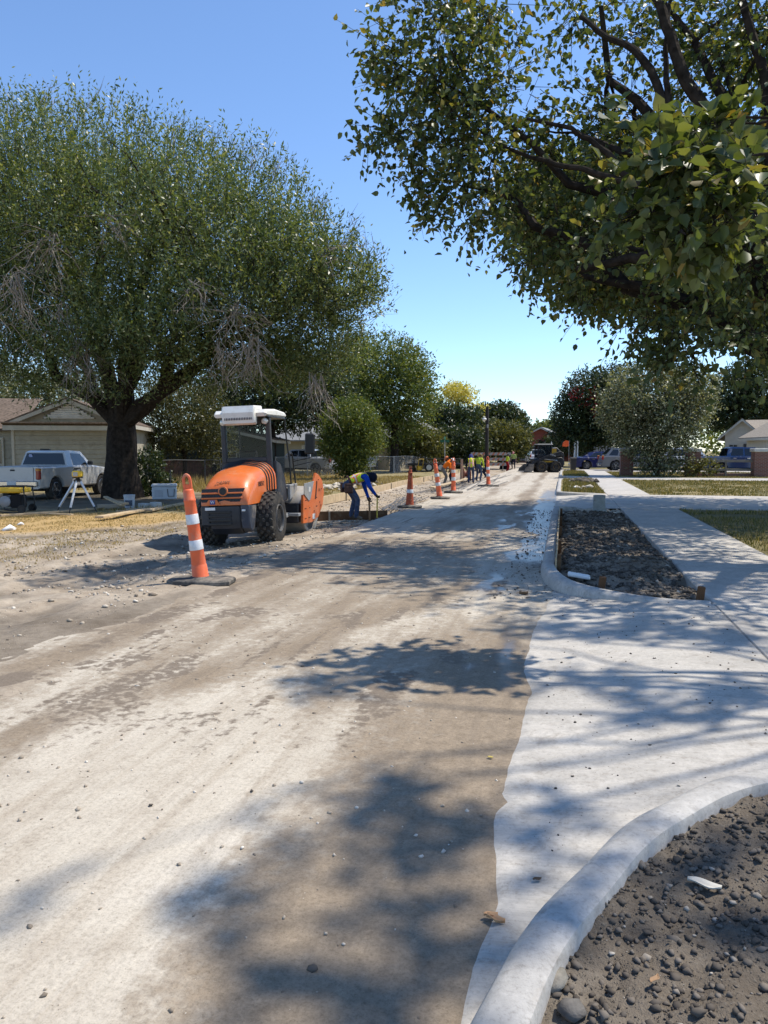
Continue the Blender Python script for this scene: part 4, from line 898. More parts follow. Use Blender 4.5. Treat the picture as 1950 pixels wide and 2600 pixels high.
for i, (px, py, n, lab) in enumerate([(1795, 1210, 150, 'low leafy weed between the middle and right brick pillars'), (1740, 1214, 90, 'small weed at the foot of the middle brick pillar')]):
    bgtree('weed', lab, gb(px, py, 46.6, 0.09), 0.02, 0.15, [EL(px, py - 22, 46.6, 26, 20, .4)], L_OLIVE, n, 0.15, 0.08, 28 + i, 0.3, cat='plant', nb=3)

# ---- far woods closing the street
r_ = np.random.default_rng(77); ew = []
for k in range(64):
    x = -190 + k * 5.6 + r_.uniform(-2, 2); y = 175 + r_.uniform(-12, 30)
    if -22 < x < -2: y += 60
    h = r_.uniform(3.2, 5.0); ew.append((x, y, h * .9, 5.0, 4, h, 1.0))
V, F, sh = leaf_cloud(ew, 11000, 1.2, 4, 0.75, 0.42, 78, up=.3, shell=.5)
tag(npmesh('far_woods', V, F, L_MID), 'distant wood closing the horizon behind the houses', 'wood', kind='stuff')
# ================================================================== MACHINES AND CHANNELIZERS
DUST = (0.33, 0.28, 0.22)
ORANGE = M('machine_orange', (0.66, 0.150, 0.028), 0.38, 0, 0.10, 3, 0, 0.5, ((0.50, 0.20, 0.09), 0.35, 2.5), coat=0.25)
NAVY = M('machine_black', (0.016, 0.019, 0.028), 0.42, 0, 0.25, 4, 0, 0.5, ((0.06, 0.055, 0.05), 0.45, 3))
BLACKP = M('black_plastic', (0.012, 0.012, 0.013), 0.5, 0, 0.2, 5)
RUBBER = M('tyre_rubber', (0.022, 0.022, 0.023), 0.85, 0, 0.25, 7, 0.2, 0.25, ((0.085, 0.075, 0.062), 0.55, 3.5))
LUG = M('tyre_lug', (0.06, 0.058, 0.054), 0.9, 0, 0.3, 9, 0.2, 0.2, ((0.12, 0.105, 0.088), 0.6, 6))
STEEL = M('worn_steel', (0.42, 0.40, 0.37), 0.55, 0.35, 0.15, 5, 0.1, 0.5, ((0.30, 0.26, 0.21), 0.6, 2.2))
GREYP = M('grey_paint', (0.27, 0.285, 0.30), 0.5, 0.1, 0.12, 6, 0, 0.5, (DUST, 0.4, 4))
WHITEP = M('white_plastic', (0.74, 0.73, 0.69), 0.45, 0, 0.05, 4, 0, 0.5, ((0.55, 0.52, 0.46), 0.35, 3))
WHITE = M('white_paint', (0.78, 0.77, 0.74), 0.4, 0, 0.04, 5)
LAMP = M('lamp_lens', (0.62, 0.62, 0.60), 0.12, 0.2, 0.05, 8)
DARKIN = M('dark_interior', (0.008, 0.008, 0.009), 0.9, 0, 0.2, 4)
GLASS = glassmat('cab_glass', (0.05, 0.06, 0.06), 0.03, 0.10)
BLUEB = M('blue_badge', (0.03, 0.05, 0.22), 0.35, 0, 0.1, 10)
RED = M('red_lens', (0.35, 0.015, 0.012), 0.2, 0, 0.1, 10)
DARKTXT = M('dark_lettering', (0.05, 0.025, 0.015), 0.6, 0, 0.1, 10)

rc = P(619, 1388, 12.95)
roller = thing('road_roller', 'orange single-drum road roller with white cab roof parked beside the slab', 'road roller', (rc.x, rc.y, -0.115), R(5))
roller.rotation_euler = (0, R(-2.2), R(5)); roller.scale = (0.905, 0.905, 0.905)
RX = Matrix.Translation((0, 1.25, 0)) @ Matrix.Rotation(R(-6), 4, 'Z') @ Matrix.Rotation(R(2.5), 4, 'Y') @ Matrix.Translation((0, -1.25, 0))      # articulated front half
# -- rear tyres
def roller_tyre(sx):
    T = Matrix.Translation((sx * 0.60, 0, 0.525)) @ Matrix.Rotation(R(90), 4, 'Y')
    m = MB(T)
    m.lathe([(0.27, -0.15), (0.30, -0.185), (0.42, -0.195), (0.485, -0.165), (0.505, -0.10), (0.508, 0.0), (0.505, 0.10), (0.485, 0.165), (0.42, 0.195), (0.30, 0.185), (0.27, 0.15)], 40)
    w_ = m.build('wheel', RUBBER, roller)
    m = MB(T)
    for row, zz in enumerate((-0.135, -0.068, 0.0, 0.068, 0.135)):
        for k in range(20):
            a = 2 * math.pi * (k + 0.5 * (row % 2)) / 20; r0 = 0.503 if abs(zz) < 0.1 else 0.490
            c = Vector((r0 * math.cos(a), r0 * math.sin(a), zz)); rad = Vector((math.cos(a), math.sin(a), 0)); tn = Vector((-math.sin(a), math.cos(a), 0)); ax = Vector((0, 0, 1))
            vs = []
            for h, s in ((-0.01, 0.046), (0.030, 0.036)):
                vs += [c + rad * h + (tn * math.cos(q * math.pi / 3 + .52) + ax * math.sin(q * math.pi / 3 + .52) * 0.82) * s for q in range(6)]
            m.add(vs, [(q, (q + 1) % 6, 6 + (q + 1) % 6, 6 + q) for q in range(6)] + [tuple(range(6, 12))])
    tag(m.build('tread', LUG, w_, False), kind='stuff')
    m = MB(T); o_ = 1 if sx > 0 else -1
    m.lathe([(0.285, 0.15 * o_), (0.275, 0.19 * o_), (0.25, 0.185 * o_), (0.235, 0.03 * o_), (0.12, 0.02 * o_), (0.10, 0.10 * o_), (0.0, 0.105 * o_)], 28)
    rm = m.build('rim', M('rim_grey', (0.09, 0.095, 0.105), 0.5, 0.3, 0.2, 6, 0, 0.5, (DUST, 0.35, 5)), w_)
    m = MB(T)
    for k in range(8):
        a = 2 * math.pi * k / 8; m.lathe([(0.016, 0.02 * o_), (0.016, 0.05 * o_), (0, 0.052 * o_)], 6, Matrix.Translation((0.17 * math.cos(a), 0.17 * math.sin(a), 0)))
    tag(m.build('wheel_nuts', STEEL, w_), kind='stuff')
roller_tyre(1); roller_tyre(-1)
# -- hood
ST = [(-0.985, 0.93, .455), (-0.972, 1.03, .46), (-0.945, 1.15, .465), (-0.90, 1.235, .47), (-0.78, 1.34, .48), (-0.58, 1.445, .49), (-0.32, 1.53, .495), (-0.02, 1.585, .50), (0.25, 1.605, .50), (0.47, 1.61, .50)]
def hood_sec(zt, w_, off=0.0):
    pts = []; zb = 0.86
    hgt = zt - zb; c = min(0.30, hgt * .75)
    pts.append((w_ + off, zb)); pts.append((w_ + off, zb + (hgt - c) * .5)); pts.append((w_ + off, zt - c))
    for k in range(1, 7):
        a = k / 6 * math.pi / 2; pts.append((w_ - w_ * .55 * (1 - math.cos(a)) + off * math.cos(a), zt - c + (c - 0.03) * math.sin(a) + off * math.sin(a)))
    pts.append((w_ * .22, zt - .008 + off)); pts.append((0, zt + off))
    return pts + [(-x, z) for (x, z) in pts[::-1][1:]]
def loft(m, secs, ys, closed_ends=True, mi=0):
    k = len(secs[0]); vs = []
    for s, y in zip(secs, ys): vs += [(x, y, z) for (x, z) in s]
    fs = [(i * k + j, i * k + j + 1, (i + 1) * k + j + 1, (i + 1) * k + j) for i in range(len(secs) - 1) for j in range(k - 1)]
    if closed_ends: fs += [tuple(range(k)), tuple(range((len(secs) - 1) * k, len(secs) * k))[::-1]]
    m.add(vs, fs, mi)
m = MB(); loft(m, [hood_sec(z, w_) for (y, z, w_) in ST], [s[0] for s in ST]); m.build('hood', ORANGE, roller, True, 50)
def st_at(y): return np.interp(y, [s[0] for s in ST], [s[1] for s in ST]), np.interp(y, [s[0] for s in ST], [s[2] for s in ST])
for k in range(4):                              # stepped cooling fins in front of the cab, each with a dark slot facing back
    y = 0.10 + k * .09; o0, o1 = .024 * k, .024 * (k + 1)
    z, w_ = st_at(y); a_ = hood_sec(z, w_, o0 + .002)[1:-1]; b_ = hood_sec(z, w_, o1)[1:-1]
    m = MB(); loft(m, [a_, b_], [y, y + .02], False); m.build('vent_slot', BLACKP, roller)
    m = MB(); loft(m, [b_, b_], [y + .02, y + .112], False); m.build('fin', ORANGE, roller)
# rear grille
for k, (z0, z1, wl, wr) in enumerate(((0.925, 0.985, .445, .30), (1.015, 1.075, .45, .33), (1.105, 1.175, .45, .37))):
    yy = lambda z: np.interp(z, [0.86, 1.03, 1.15, 1.235], [-0.985, -0.972, -0.945, -0.90]) - 0.004
    m = MB(); m.add([(-wl, yy(z0), z0), (wr, yy(z0), z0), (wr + .03, yy(z1), z1), (-wl, yy(z1), z1)], [(0, 1, 2, 3)]); m.build('grille_slot', M('grille_mesh', (0.03, 0.032, 0.034), 0.7, 0.2, 0.5, 40), roller, False)
for z in (1.0, 1.09):
    m = MB(); m.box((-0.05, yy(z) - 0.004, z), (.80, 0.03, 0.03), bev=0.006); m.build('grille_bar', ORANGE, roller)
m = MB(Matrix.Translation((-0.02, -0.955, 1.125)) @ Matrix.Rotation(R(90), 4, 'X'))
m.lathe([(0.066, -0.01), (0.092, -0.005), (0.092, 0.03), (0.066, 0.035)], 28); m.build('emblem_ring', ORANGE, roller)
m = MB(Matrix.Translation((-0.02, -0.982, 1.125)) @ Matrix.Rotation(R(90), 4, 'X')); m.lathe([(0.0, 0.012), (0.068, 0.012), (0.068, 0.005)], 24); m.build('emblem_disc', BLACKP, roller)
m = MB(); m.prism([(-.36, .875), (-.08, .875), (-.14, .975), (-.30, .975)], -1.012, -0.97, 'y'); m.build('badge_mount', ORANGE, roller)
m = MB(); m.box((-.22, -1.016, .925), (.10, .01, .08), bev=.004); m.build('badge', BLUEB, roller); 
text_part('badge_letter', 'W', 0.075, WHITE, roller, (-.22, -1.0225, .925), (R(90), 0, 0))
text_part('hood_lettering', '0583502', 0.13, DARKTXT, roller, (0.4995, -0.22, 1.22), (R(90), 0, R(90)), 0.002, (0.85, 1, 1))
text_part('hood_lettering', 'HAMM', 0.09, M('faded_lettering', (0.33, 0.13, 0.06), 0.7), roller, (-0.05, -0.855, 1.292), (R(48), 0, 0), 0.004)
# -- lower rear counterweight
m = MB(); m.prism([(-0.99, .84), (-1.0, .62), (-0.96, .42), (-0.80, .30), (-0.30, .30), (0.3, .40), (0.45, .84)], -0.30, 0.30, 'x', 0.02); m.build('counterweight', NAVY, roller)
m = MB(); m.prism([(-0.985, .855), (-0.985, .50), (-0.93, .46), (-0.50, .85)], -0.47, -0.302, 'x', 0.015); m.build('rear_side_panel', NAVY, roller)
m = MB(); m.prism([(-0.985, .855), (-0.985, .55), (-0.95, .42), (-0.80, .33), (-0.68, .40), (-0.58, .62), (-0.50, .85)], 0.302, 0.475, 'x', 0.02); m.build('rear_side_panel', M('navy_panel', (0.05, 0.06, 0.085), 0.4, 0.2, 0.2, 4, 0, 0.5, (DUST, 0.35, 3)), roller)
for k in range(4):
    m = MB(); m.box((-0.10, -1.004, .735 - k * .075), (.46, .02, .045), bev=.005); m.build('louvre', BLACKP, roller)
m = MB(); m.box((-.28, -1.002, .80), (.20, .01, .055), bev=.003); m.build('sticker', WHITE, roller)
m = MB(); m.box((.37, -0.992, .76), (.07, .012, .035), bev=.003); m.build('sticker', WHITE, roller)
# -- cab
m = MB(); m.prism([(-.56, .84), (.60, .84), (.53, 1.66), (-.50, 1.66)], 0.46, 0.56, 'y', 0.015); m.build('cab_rear_panel', NAVY, roller)
m = MB(); m.prism([(0.55, .80), (1.28, .80), (1.18, 1.28), (0.86, 1.60), (0.55, 1.66)], 0.50, 0.60, 'x', 0.015); m.build('cab_side_panel', NAVY, roller)
m = MB(); m.prism([(0.55, .80), (1.28, .80), (1.18, 1.28), (0.86, 1.60), (0.55, 1.66)], -0.58, -0.48, 'x', 0.015); m.build('cab_side_panel', NAVY, roller)
for sx in (-1, 1):
    m = MB(); m.box((sx * .475, .51, 2.10), (.10, .11, .92), bev=.015); m.build('cab_post', NAVY, roller)
m = MB(); m.box((0, .505, 2.50), (.86, .09, .14), bev=.01); m.build('window_header', NAVY, roller)
m = MB(); m.box((0, .505, 1.70), (.86, .09, .09), bev=.01); m.build('window_sill', NAVY, roller)
m = MB(); m.box((0, .50, 2.08), (.85, .008, .70)); m.build('rear_window', GLASS, roller, False)
m = MB(); m.prism([(0.18, 2.56), (0.14, 2.63), (0.22, 2.70), (0.9, 2.735), (1.62, 2.70), (1.70, 2.63), (1.66, 2.58)], -0.55, 0.55, 'x', 0.04); m.build('cab_roof', WHITEP, roller)
m = MB(); m.box((0, .95, 2.565), (1.08, 1.36, .02)); m.build('roof_liner', NAVY, roller)
m = MB(); m.prism([(0.22, 2.40), (0.07, 2.43), (0.02, 2.64), (0.08, 2.775), (0.60, 2.795), (0.60, 2.70), (0.24, 2.69)], -0.34, 0.34, 'x', 0.025); ac = m.build('air_conditioner', WHITEP, roller)
for k in range(17):
    m = MB(); m.box((-0.272 + k * .034, 0.047, 2.535), (.014, .012, .085), rot=Matrix.Rotation(R(-14), 3, 'X')); m.build('slot', BLACKP, ac, False)
for sx in (-1, 1):
    m = MB(Matrix.Translation((sx * .44, .42, 2.475)) @ Matrix.Rotation(R(90), 4, 'X')); m.lathe([(0, .055), (.05, .05), (.068, .03), (.06, -.03), (.02, -.05)], 18); m.build('work_light', LAMP, roller)
    m = MB(); m.tube([(sx * .52, 1.62, 2.58), (sx * .53, 1.66, 2.1), (sx * .56, 1.72, 1.62)], .018, 8); m.build('front_post', BLACKP, roller)
# seat, console, steering wheel
m = MB(); m.box((-.05, .95, 1.42), (.44, .42, .12), bev=.04); m.box((-.05, .72, 1.68), (.40, .10, .42), bev=.04); m.build('seat', BLACKP, roller)
m = MB(); m.tube([(.05, 1.45, 1.2), (.05, 1.30, 1.78)], .04, 8); m.build('steering_column', BLACKP, roller)
m = MB(Matrix.Translation((.05, 1.27, 1.82)) @ Matrix.Rotation(R(62), 4, 'X')); 
m.tube([(0.19 * math.cos(a), 0.19 * math.sin(a), 0) for a in np.linspace(0, 2 * math.pi, 25)], .014, 6, False); m.build('steering_wheel', BLACKP, roller)
m = MB(); m.box((0, 1.32, .98), (1.06, .80, .07), bev=.01); m.build('floor_plate', GREYP, roller)
# step platform, handrails, mirror on the right
m = MB(); m.box((.50, 1.66, 1.10), (.30, .62, .06), bev=.01); m.prism([(1.36, .80), (1.96, .98), (1.96, 1.10), (1.36, 1.08)], .58, .645, 'x', .01); m.build('platform', GREYP, roller)
m = MB(); m.tube(smooth_path([(.62, 1.55, 1.12), (.62, 1.52, 1.72), (.62, 1.58, 1.80), (.62, 1.70, 1.80), (.62, 1.78, 1.70), (.62, 1.92, 1.14)], 5), .017, 8); m.build('handrail', BLACKP, roller)
m = MB(); m.tube([(.60, 1.55, 1.14), (.35, 1.85, 1.13), (.1, 1.95, 1.16)], .014, 6); m.tube([(.55, 1.86, 1.13), (.30, 1.50, 1.14)], .014, 6); m.build('hose', BLACKP, roller)
m = MB(); m.tube([(.63, 1.72, 1.62), (1.02, 1.88, 1.70), (1.02, 1.88, 1.80)], .011, 6); m.tube([(.63, 1.76, 1.52), (1.02, 1.88, 1.60)], .009, 6); m.build('mirror_arm', BLACKP, roller)
m = MB(); m.box((1.0, 1.88, 2.0), (.23, .06, .46), rot=Matrix.Rotation(R(4), 3, 'Y'), bev=.03); m.build('mirror', BLACKP, roller)
m = MB(); m.box((.42, 1.42, .93), (.26, .24, .26), bev=.03); m.build('hydraulic_tank', M('olive_tank', (0.11, 0.11, 0.075), 0.5), roller)
# -- hitch and front frame
m = MB(); m.box((0, 1.22, .55), (.5, .34, .42), bev=.03); m.box((0.1, .8, .62), (.6, .9, .22), bev=.02); m.build('hitch', NAVY, roller)
m = MB(RX); m.box((0, 1.66, .52), (1.42, .16, .44), bev=.02); m.build('front_yoke', NAVY, roller)
m = MB(RX @ Matrix.Translation((0, 2.42, .53)) @ Matrix.Rotation(R(90), 4, 'Y'))
m.lathe([(.44, -.70), (.53, -.70), (.545, -.66), (.545, .66), (.53, .70), (.44, .70), (.43, .55), (0, .55)], 56)
m.build('drum', STEEL, roller, True, 30)
for sx in (-1, 1):
    pl = [(1.60, .30), (2.18, .27), (2.62, .36), (2.92, .62), (3.02, .92), (2.88, 1.20), (2.62, 1.34), (2.44, 1.38), (2.30, 1.14), (2.08, .96), (1.60, .92)]
    m = MB(RX); m.prism(pl, sx * .765, sx * .82, 'x', .008); sp = m.build('side_plate', ORANGE, roller)
    m = MB(RX)
    for (y, z) in ((1.7, .40), (1.76, .40), (1.7, .62), (1.76, .62), (1.95, .40), (2.02, .40), (2.0, .62), (2.4, .82), (2.47, .82), (2.45, .62), (2.5, .62), (2.68, .70), (2.78, .62), (2.3, .52), (2.6, 1.22), (2.82, 1.0), (1.72, .80), (1.78, .80)):
        m.lathe([(.013, 0), (.013, .012), (0, .014)], 6, Matrix.Translation((sx * .82, y, z)) @ Matrix.Rotation(R(90 * sx), 4, 'Y'))
    tag(m.build('bolts', M('dark_bolt', (0.16, 0.05, 0.02), 0.6), sp), kind='stuff')
m = MB(RX); m.prism([(1.62, .94), (1.62, 1.17), (2.26, 1.20), (2.02, .80), (1.92, .78)], .822, .838, 'x', .004); gp = m.build('grey_cover', GREYP, roller)
for dy in (0, .06):
    m = MB(RX); m.box((.841, 1.92 + dy, 1.03), (.004, .035, .11)); m.build('mark', WHITE, gp, False)
m = MB(RX); m.prism([(2.36, .78), (2.44, .80), (2.52, 1.18), (2.47, 1.20)], .821, .826, 'x'); m.build('slit', DARKIN, roller, False)
m = MB(RX); m.box((.823, 2.28, .40), (.004, .17, .12)); m.build('sticker', WHITE, roller, False)
text_part('plate_lettering', '130', .10, M('faded_lettering', (0.33, 0.13, 0.06), 0.7), roller, RX @ Vector((.823, 2.66, .98)), (R(90), 0, R(90 - 6)))
for z in (.50,):
    m = MB(RX); m.box((.60, 1.52, z), (.34, .16, .07), bev=.01); m.build('bracket', GREYP, roller)
m = MB(); m.box((.44, 1.30, .46), (.26, .30, .08), bev=.01); m.build('step', GREYP, roller)

# ------------------------------------------------------------------ channelizers
CH_O = M('channelizer_orange', (0.72, 0.135, 0.05), 0.5, 0, 0.10, 5, 0.05, 0.4, ((0.42, 0.24, 0.16), 0.30, 9))
CH_D = M('channelizer_weathered', (0.36, 0.075, 0.03), 0.65, 0, 0.15, 6, 0.05, 0.3, ((0.5, 0.38, 0.32), 0.22, 14))
CH_W = M('reflective_band', (0.60, 0.61, 0.62), 0.4, 0.15, 0.06, 7, 0, 0.6, ((0.36, 0.33, 0.30), 0.3, 8))
CH_R = M('base_rubber', (0.085, 0.082, 0.078), 0.95, 0, 0.2, 12, 0.5, 0.1, ((0.30, 0.26, 0.21), 0.55, 6), bscale=120)
def channelizer(label, loc, leanx, leany, rz, body=CH_O, bands=((.42, .54), (.73, .85)), cone=False, bw=0.74):
    t = thing('channelizer', label, 'traffic channelizer', loc, rz, 'orange channelizers along the slab edge')
    T = Matrix.Rotation(R(leany), 4, 'X') @ Matrix.Rotation(R(leanx), 4, 'Y')
    pr = [(.115, .045), (.112, .06), (.098, .08), (.092, .23), (.088, .235), (.087, .25), (.080, .42), (.083, .425), (.083, .445), (.078, .45), (.074, .60), (.074, .73), (.077, .735), (.077, .755), (.072, .76), (.070, .86), (.068, 1.0), (.071, 1.005), (.071, 1.025), (.066, 1.03), (.062, 1.13), (.055, 1.145), (.038, 1.15), (0, 1.15)]
    if cone: pr = [(.125, .045), (.12, .07), (.098, .3), (.088, .5), (.08, .62), (.065, .85), (.058, .95), (.066, .96), (.066, .98), (.05, .99), (.045, 1.06), (.03, 1.08), (0, 1.08)]
    def rad(z): return float(np.interp(z, [q[1] for q in pr], [q[0] for q in pr]))
    m = MB(T); m.lathe(pr, 24); m.build('post', body, t, True, 50)
    for (a, b_) in bands:
        m = MB(T); m.lathe([(rad(a) + .001, a), (rad(a) + .004, a + .004), (rad(b_) + .004, b_ - .004), (rad(b_) + .001, b_)], 24); m.build('reflective_band', CH_W, t)
    top = pr[-1][1]
    if not cone:
        pts = smooth_path([(-.036, 0, top - .03), (-.040, 0, top + .07), (-.034, 0, top + .135), (0, 0, top + .168), (.034, 0, top + .135), (.040, 0, top + .07), (.036, 0, top - .03)], 5)
        m = MB(T); m.tube(pts, .019, 8); m.box((0, 0, top + .012), (.075, .03, .09), bev=.01); m.build('handle', body, t)
    else:
        m = MB(T); m.lathe([(.045, top - .02), (.03, top), (.03, top + .03), (.048, top + .04), (.048, top + .06), (0, top + .065)], 16); m.build('handle', body, t)
    m = MB(); h = bw / 2; c = .10
    poly = [(-h, -.14), (-h + c, -.20), (h - c, -.20), (h, -.14), (h, .14), (h - c, .20), (-h + c, .20), (-h, .14)]
    m.prism(poly, 0.0, .075, 'z', .02); m.lathe([(.16, .07), (.135, .09), (.10, .10)], 20); m.build('base', CH_R, t)
    return t
def grd(px, py, z): g = G(px, py, z); return (g[0], g[1], z)
channelizer('nearest orange channelizer with two white bands, leaning beside the roller', grd(512, 1483, 0.0), -6.5, 2, R(8), bw=.76)
channelizer('dark red weathered channelizer with one grey band at the slab shadow edge', (lambda p: (p[0], p[1], 0.0))(G(1040, 1290, 0)), 1, 0, R(4), CH_D, ((.42, .52),), True, .66)
channelizer('slim orange channelizer tilted strongly left of the orange-shirted workers', grd(1117, 1267, 0.0), -8, 0, R(20), CH_O, ((.44, .55), (.74, .85)), False, .6)
channelizer('fat upright orange channelizer hiding the second orange-shirted worker', grd(1151, 1252, 0.0), 0, 0, R(-15), CH_O, ((.47, .60), (.76, .87)), False, .66)
channelizer('farthest orange channelizer standing alone on the pale slab', grd(1240, 1235, 0.0), -2, 0, R(5), CH_O, ((.44, .56), (.74, .86)), False, .95)

# ------------------------------------------------------------------ skid-steer loader
SK = thing('skid_steer_loader', 'black skid-steer loader with yellow rims and lowered toothed bucket', 'loader', (-1.35, 57.2, 0.0), R(197))
YEL = M('loader_yellow', (0.45, 0.26, 0.02), 0.5, 0, 0.15, 5, 0, 0.4, (DUST, 0.3, 4))
SKB = M('loader_black', (0.012, 0.013, 0.017), 0.5, 0, 0.25, 4, 0, 0.4, ((0.05, 0.045, 0.04), 0.3, 4))
# local x = forward, y = left
m = MB(); m.prism([(-1.25, .35), (.75, .35), (.95, .55), (.95, .95), (.4, 1.02), (-1.1, 1.10), (-1.3, .9)], -.52, .52, 'y', .04)
m.build('chassis', SKB, SK)
for (x, y) in ((.42, .68), (.42, -.68), (-.62, .68), (-.62, -.68)):
    T = Matrix.Translation((x, y, .41)) @ Matrix.Rotation(R(90), 4, 'X')
    m = MB(T); m.lathe([(.2, -.13), (.36, -.15), (.41, -.10), (.415, 0), (.41, .10), (.36, .15), (.2, .13)], 28)
    for k in range(16):
        a = k / 16 * 6.283; m.box((.41 * math.cos(a), .41 * math.sin(a), 0), (.03, .07, .26), rot=Matrix.Rotation(a, 3, 'Z'))
    wq = m.build('wheel', RUBBER, SK)
    m = MB(T); o_ = -1 if y > 0 else 1; m.lathe([(.22, .12 * o_), (.21, .14 * o_), (.18, .05 * o_), (.08, .05 * o_), (.07, .1 * o_), (0, .1 * o_)], 20); m.build('rim', YEL, wq)
for sy in (-1, 1):
    m = MB(); m.box((.62, sy * .44, 1.45), (.07, .07, 1.05), bev=.01); m.box((-.35, sy * .44, 1.5), (.07, .07, 1.0), bev=.01); m.box((.13, sy * .44, 1.96), (1.02, .07, .07), bev=.01); m.box((.13, sy * .44, 1.16), (1.0, .06, .22), bev=.01); m.build('cab_frame', SKB, SK)
    m = MB(); m.box((.13, sy * .445, 1.6), (.9, .006, .66)); m.build('side_window', glassmat('loader_glass', (.02, .025, .03), .05, .45), SK, False)
    m = MB(); m.prism([(-1.20, 1.42), (-.95, 1.52), (.15, 1.18), (1.02, .78), (1.20, .42), (1.06, .36), (.90, .66), (.10, 1.0), (-1.0, 1.22), (-1.25, 1.1)], sy * .56, sy * .66, 'y', .012); m.build('lift_arm', SKB, SK)
    m = MB(); m.tube([(-.75, sy * .60, .85), (.35, sy * .60, .98)], .04, 8); m.build('lift_cylinder', STEEL, SK)
m = MB(); m.box((.10, 0, 2.02), (1.12, .98, .06), bev=.02); m.build('cab_roof', M('pale_roof', (.36, .36, .35), .5), SK)
m = MB(); m.box((.0, 0, 1.14), (.5, .5, .14), bev=.04); m.box((-.22, 0, 1.45), (.12, .46, .5), bev=.04); m.build('seat', BLACKP, SK)
m = MB(); m.prism([(-1.35, .55), (-1.1, .5), (-.4, .95), (-.4, 1.75), (-.75, 1.8), (-1.25, 1.35)], -.46, .46, 'y', .04); m.build('engine_cover', SKB, SK)
m = MB(); m.box((-.55, -.475, 1.45), (.34, .02, .5)); m.box((-.55, .475, 1.45), (.34, .02, .5)); m.build('yellow_panel', YEL, SK)
m = MB(); m.box((-.1, .535, .78), (1.0, .02, .12)); m.box((-.1, -.535, .78), (1.0, .02, .12)); m.build('yellow_stripe', YEL, SK)
text_part('arm_lettering', 'DEERE', .15, M('grey_lettering', (.5, .5, .5), .5), SK, (-.42, .668, 1.24), (R(90), R(17), R(180)), .002)
m = MB(); W_ = .92
bk = [(1.02, .62), (1.05, .18), (1.22, .06), (1.75, .04), (1.75, .065), (1.24, .09), (1.09, .2), (1.06, .62)]
m.prism(bk, -W_, W_, 'y'); 
for sy in (-1, 1): m.prism([(1.03, .62), (1.06, .17), (1.22, .055), (1.75, .05), (1.66, .30), (1.30, .58)], sy * W_, sy * (W_ - .03), 'y')
bko = m.build('bucket', M('bucket_steel', (.13, .12, .11), .6, .3, .3, 5, .1, .5, (DUST, .5, 4)), SK)
m = MB()
for k in range(9): m.box((1.79, -W_ + .08 + k * (2 * W_ - .16) / 8, .055), (.14, .06, .03), bev=.008)
tag(m.build('bucket_teeth', STEEL, bko), kind='stuff')
m = MB(); m.box((1.0, 0, .42), (.10, .9, .4), bev=.02); m.build('quick_coupler', SKB, SK)
m = MB(); m.box((-.36, .40, 2.12), (.05, .05, .16), bev=.01); m.build('beacon', WHITEP, SK)
# ================================================================== PEOPLE
SKIN_M = M('skin', (0.20, 0.105, 0.065), 0.55, 0, 0.1, 8)
JEANS = M('denim', (0.055, 0.075, 0.13), 0.9, 0, 0.25, 14, 0.2, 0.1, ((0.16, 0.17, 0.2), 0.35, 5))
NAVYC = M('navy_cloth', (0.012, 0.014, 0.028), 0.9, 0, 0.2, 10, 0.2, 0.1)
BLUEC = M('royal_blue_cloth', (0.012, 0.06, 0.36), 0.85, 0, 0.12, 10, 0.2, 0.1)
KHAKI = M('grey_khaki_cloth', (0.16, 0.15, 0.135), 0.9, 0, 0.2, 10, 0.2, 0.1)
ORANGEC = M('orange_shirt', (0.80, 0.17, 0.015), 0.85, 0, 0.08, 10, 0.15, 0.1)
REDC = M('red_cloth', (0.26, 0.018, 0.02), 0.85, 0, 0.12, 10, 0.15, 0.1)
TANC = M('tan_cloth', (0.42, 0.35, 0.26), 0.9, 0, 0.12, 10, 0.15, 0.1)
YELC = M('yellow_green_cloth', (0.48, 0.58, 0.05), 0.85, 0, 0.1, 10, 0.1, 0.1)
BOOT = M('work_boot', (0.17, 0.13, 0.095), 0.85, 0, 0.3, 12, 0.2, 0.2)
LEATHER = M('tool_belt_leather', (0.085, 0.035, 0.022), 0.6, 0, 0.35, 12, 0.3, 0.3)
GLOVE = M('dark_glove', (0.03, 0.024, 0.022), 0.8, 0, 0.3, 14)
HATW = M('white_hard_hat', (0.80, 0.80, 0.78), 0.3, 0, 0.03, 6)
HATT = M('tan_hat', (0.38, 0.31, 0.2), 0.85, 0, 0.1, 8)
WOODH = M('handle_wood', (0.55, 0.36, 0.09), 0.6, 0, 0.15, 9)
def vest_mat():
    m, t, b, o = nodes('safety_vest')
    a = nattr(t, 'vc'); sep = t.nodes.new('ShaderNodeSeparateColor'); t.links.new(a.outputs['Color'], sep.inputs[0])
    side, al = sep.outputs['Red'], sep.outputs['Green']
    n = nnoise(t, 30, 3, ncoord(t))
    base = nramp(t, n, [(0.3, (0.48, 0.62, 0.02)), (0.7, (0.62, 0.74, 0.03))])
    def band(v, c, w_): return nmath(t, 'LESS_THAN', nmath(t, 'ABSOLUTE', nmath(t, 'SUBTRACT', v, c)), w_)
    o1 = nmath(t, 'MAXIMUM', band(side, 0.085, 0.036), band(al, 0.42, 0.075)); s1 = nmath(t, 'MAXIMUM', band(side, 0.085, 0.016), band(al, 0.42, 0.035))
    c = nmix(t, o1, base, (0.80, 0.16, 0.02)); c = nmix(t, s1, c, (0.62, 0.58, 0.52))
    t.links.new(c, b.inputs['Base Color']); b.inputs['Roughness'].default_value = 0.75
    return m
VEST = vest_mat()
def ik(a, b, l1, l2, hint):
    a, b = Vector(a), Vector(b); d = b - a; L = min(d.length, (l1 + l2) * .995); d.normalize(); b = a + d * L
    x = (l1 * l1 - l2 * l2 + L * L) / (2 * L); h = math.sqrt(max(0, l1 * l1 - x * x))
    hv = Vector(hint); hv = hv - d * hv.dot(d); hv.normalize()
    return a + d * x + hv * h, b
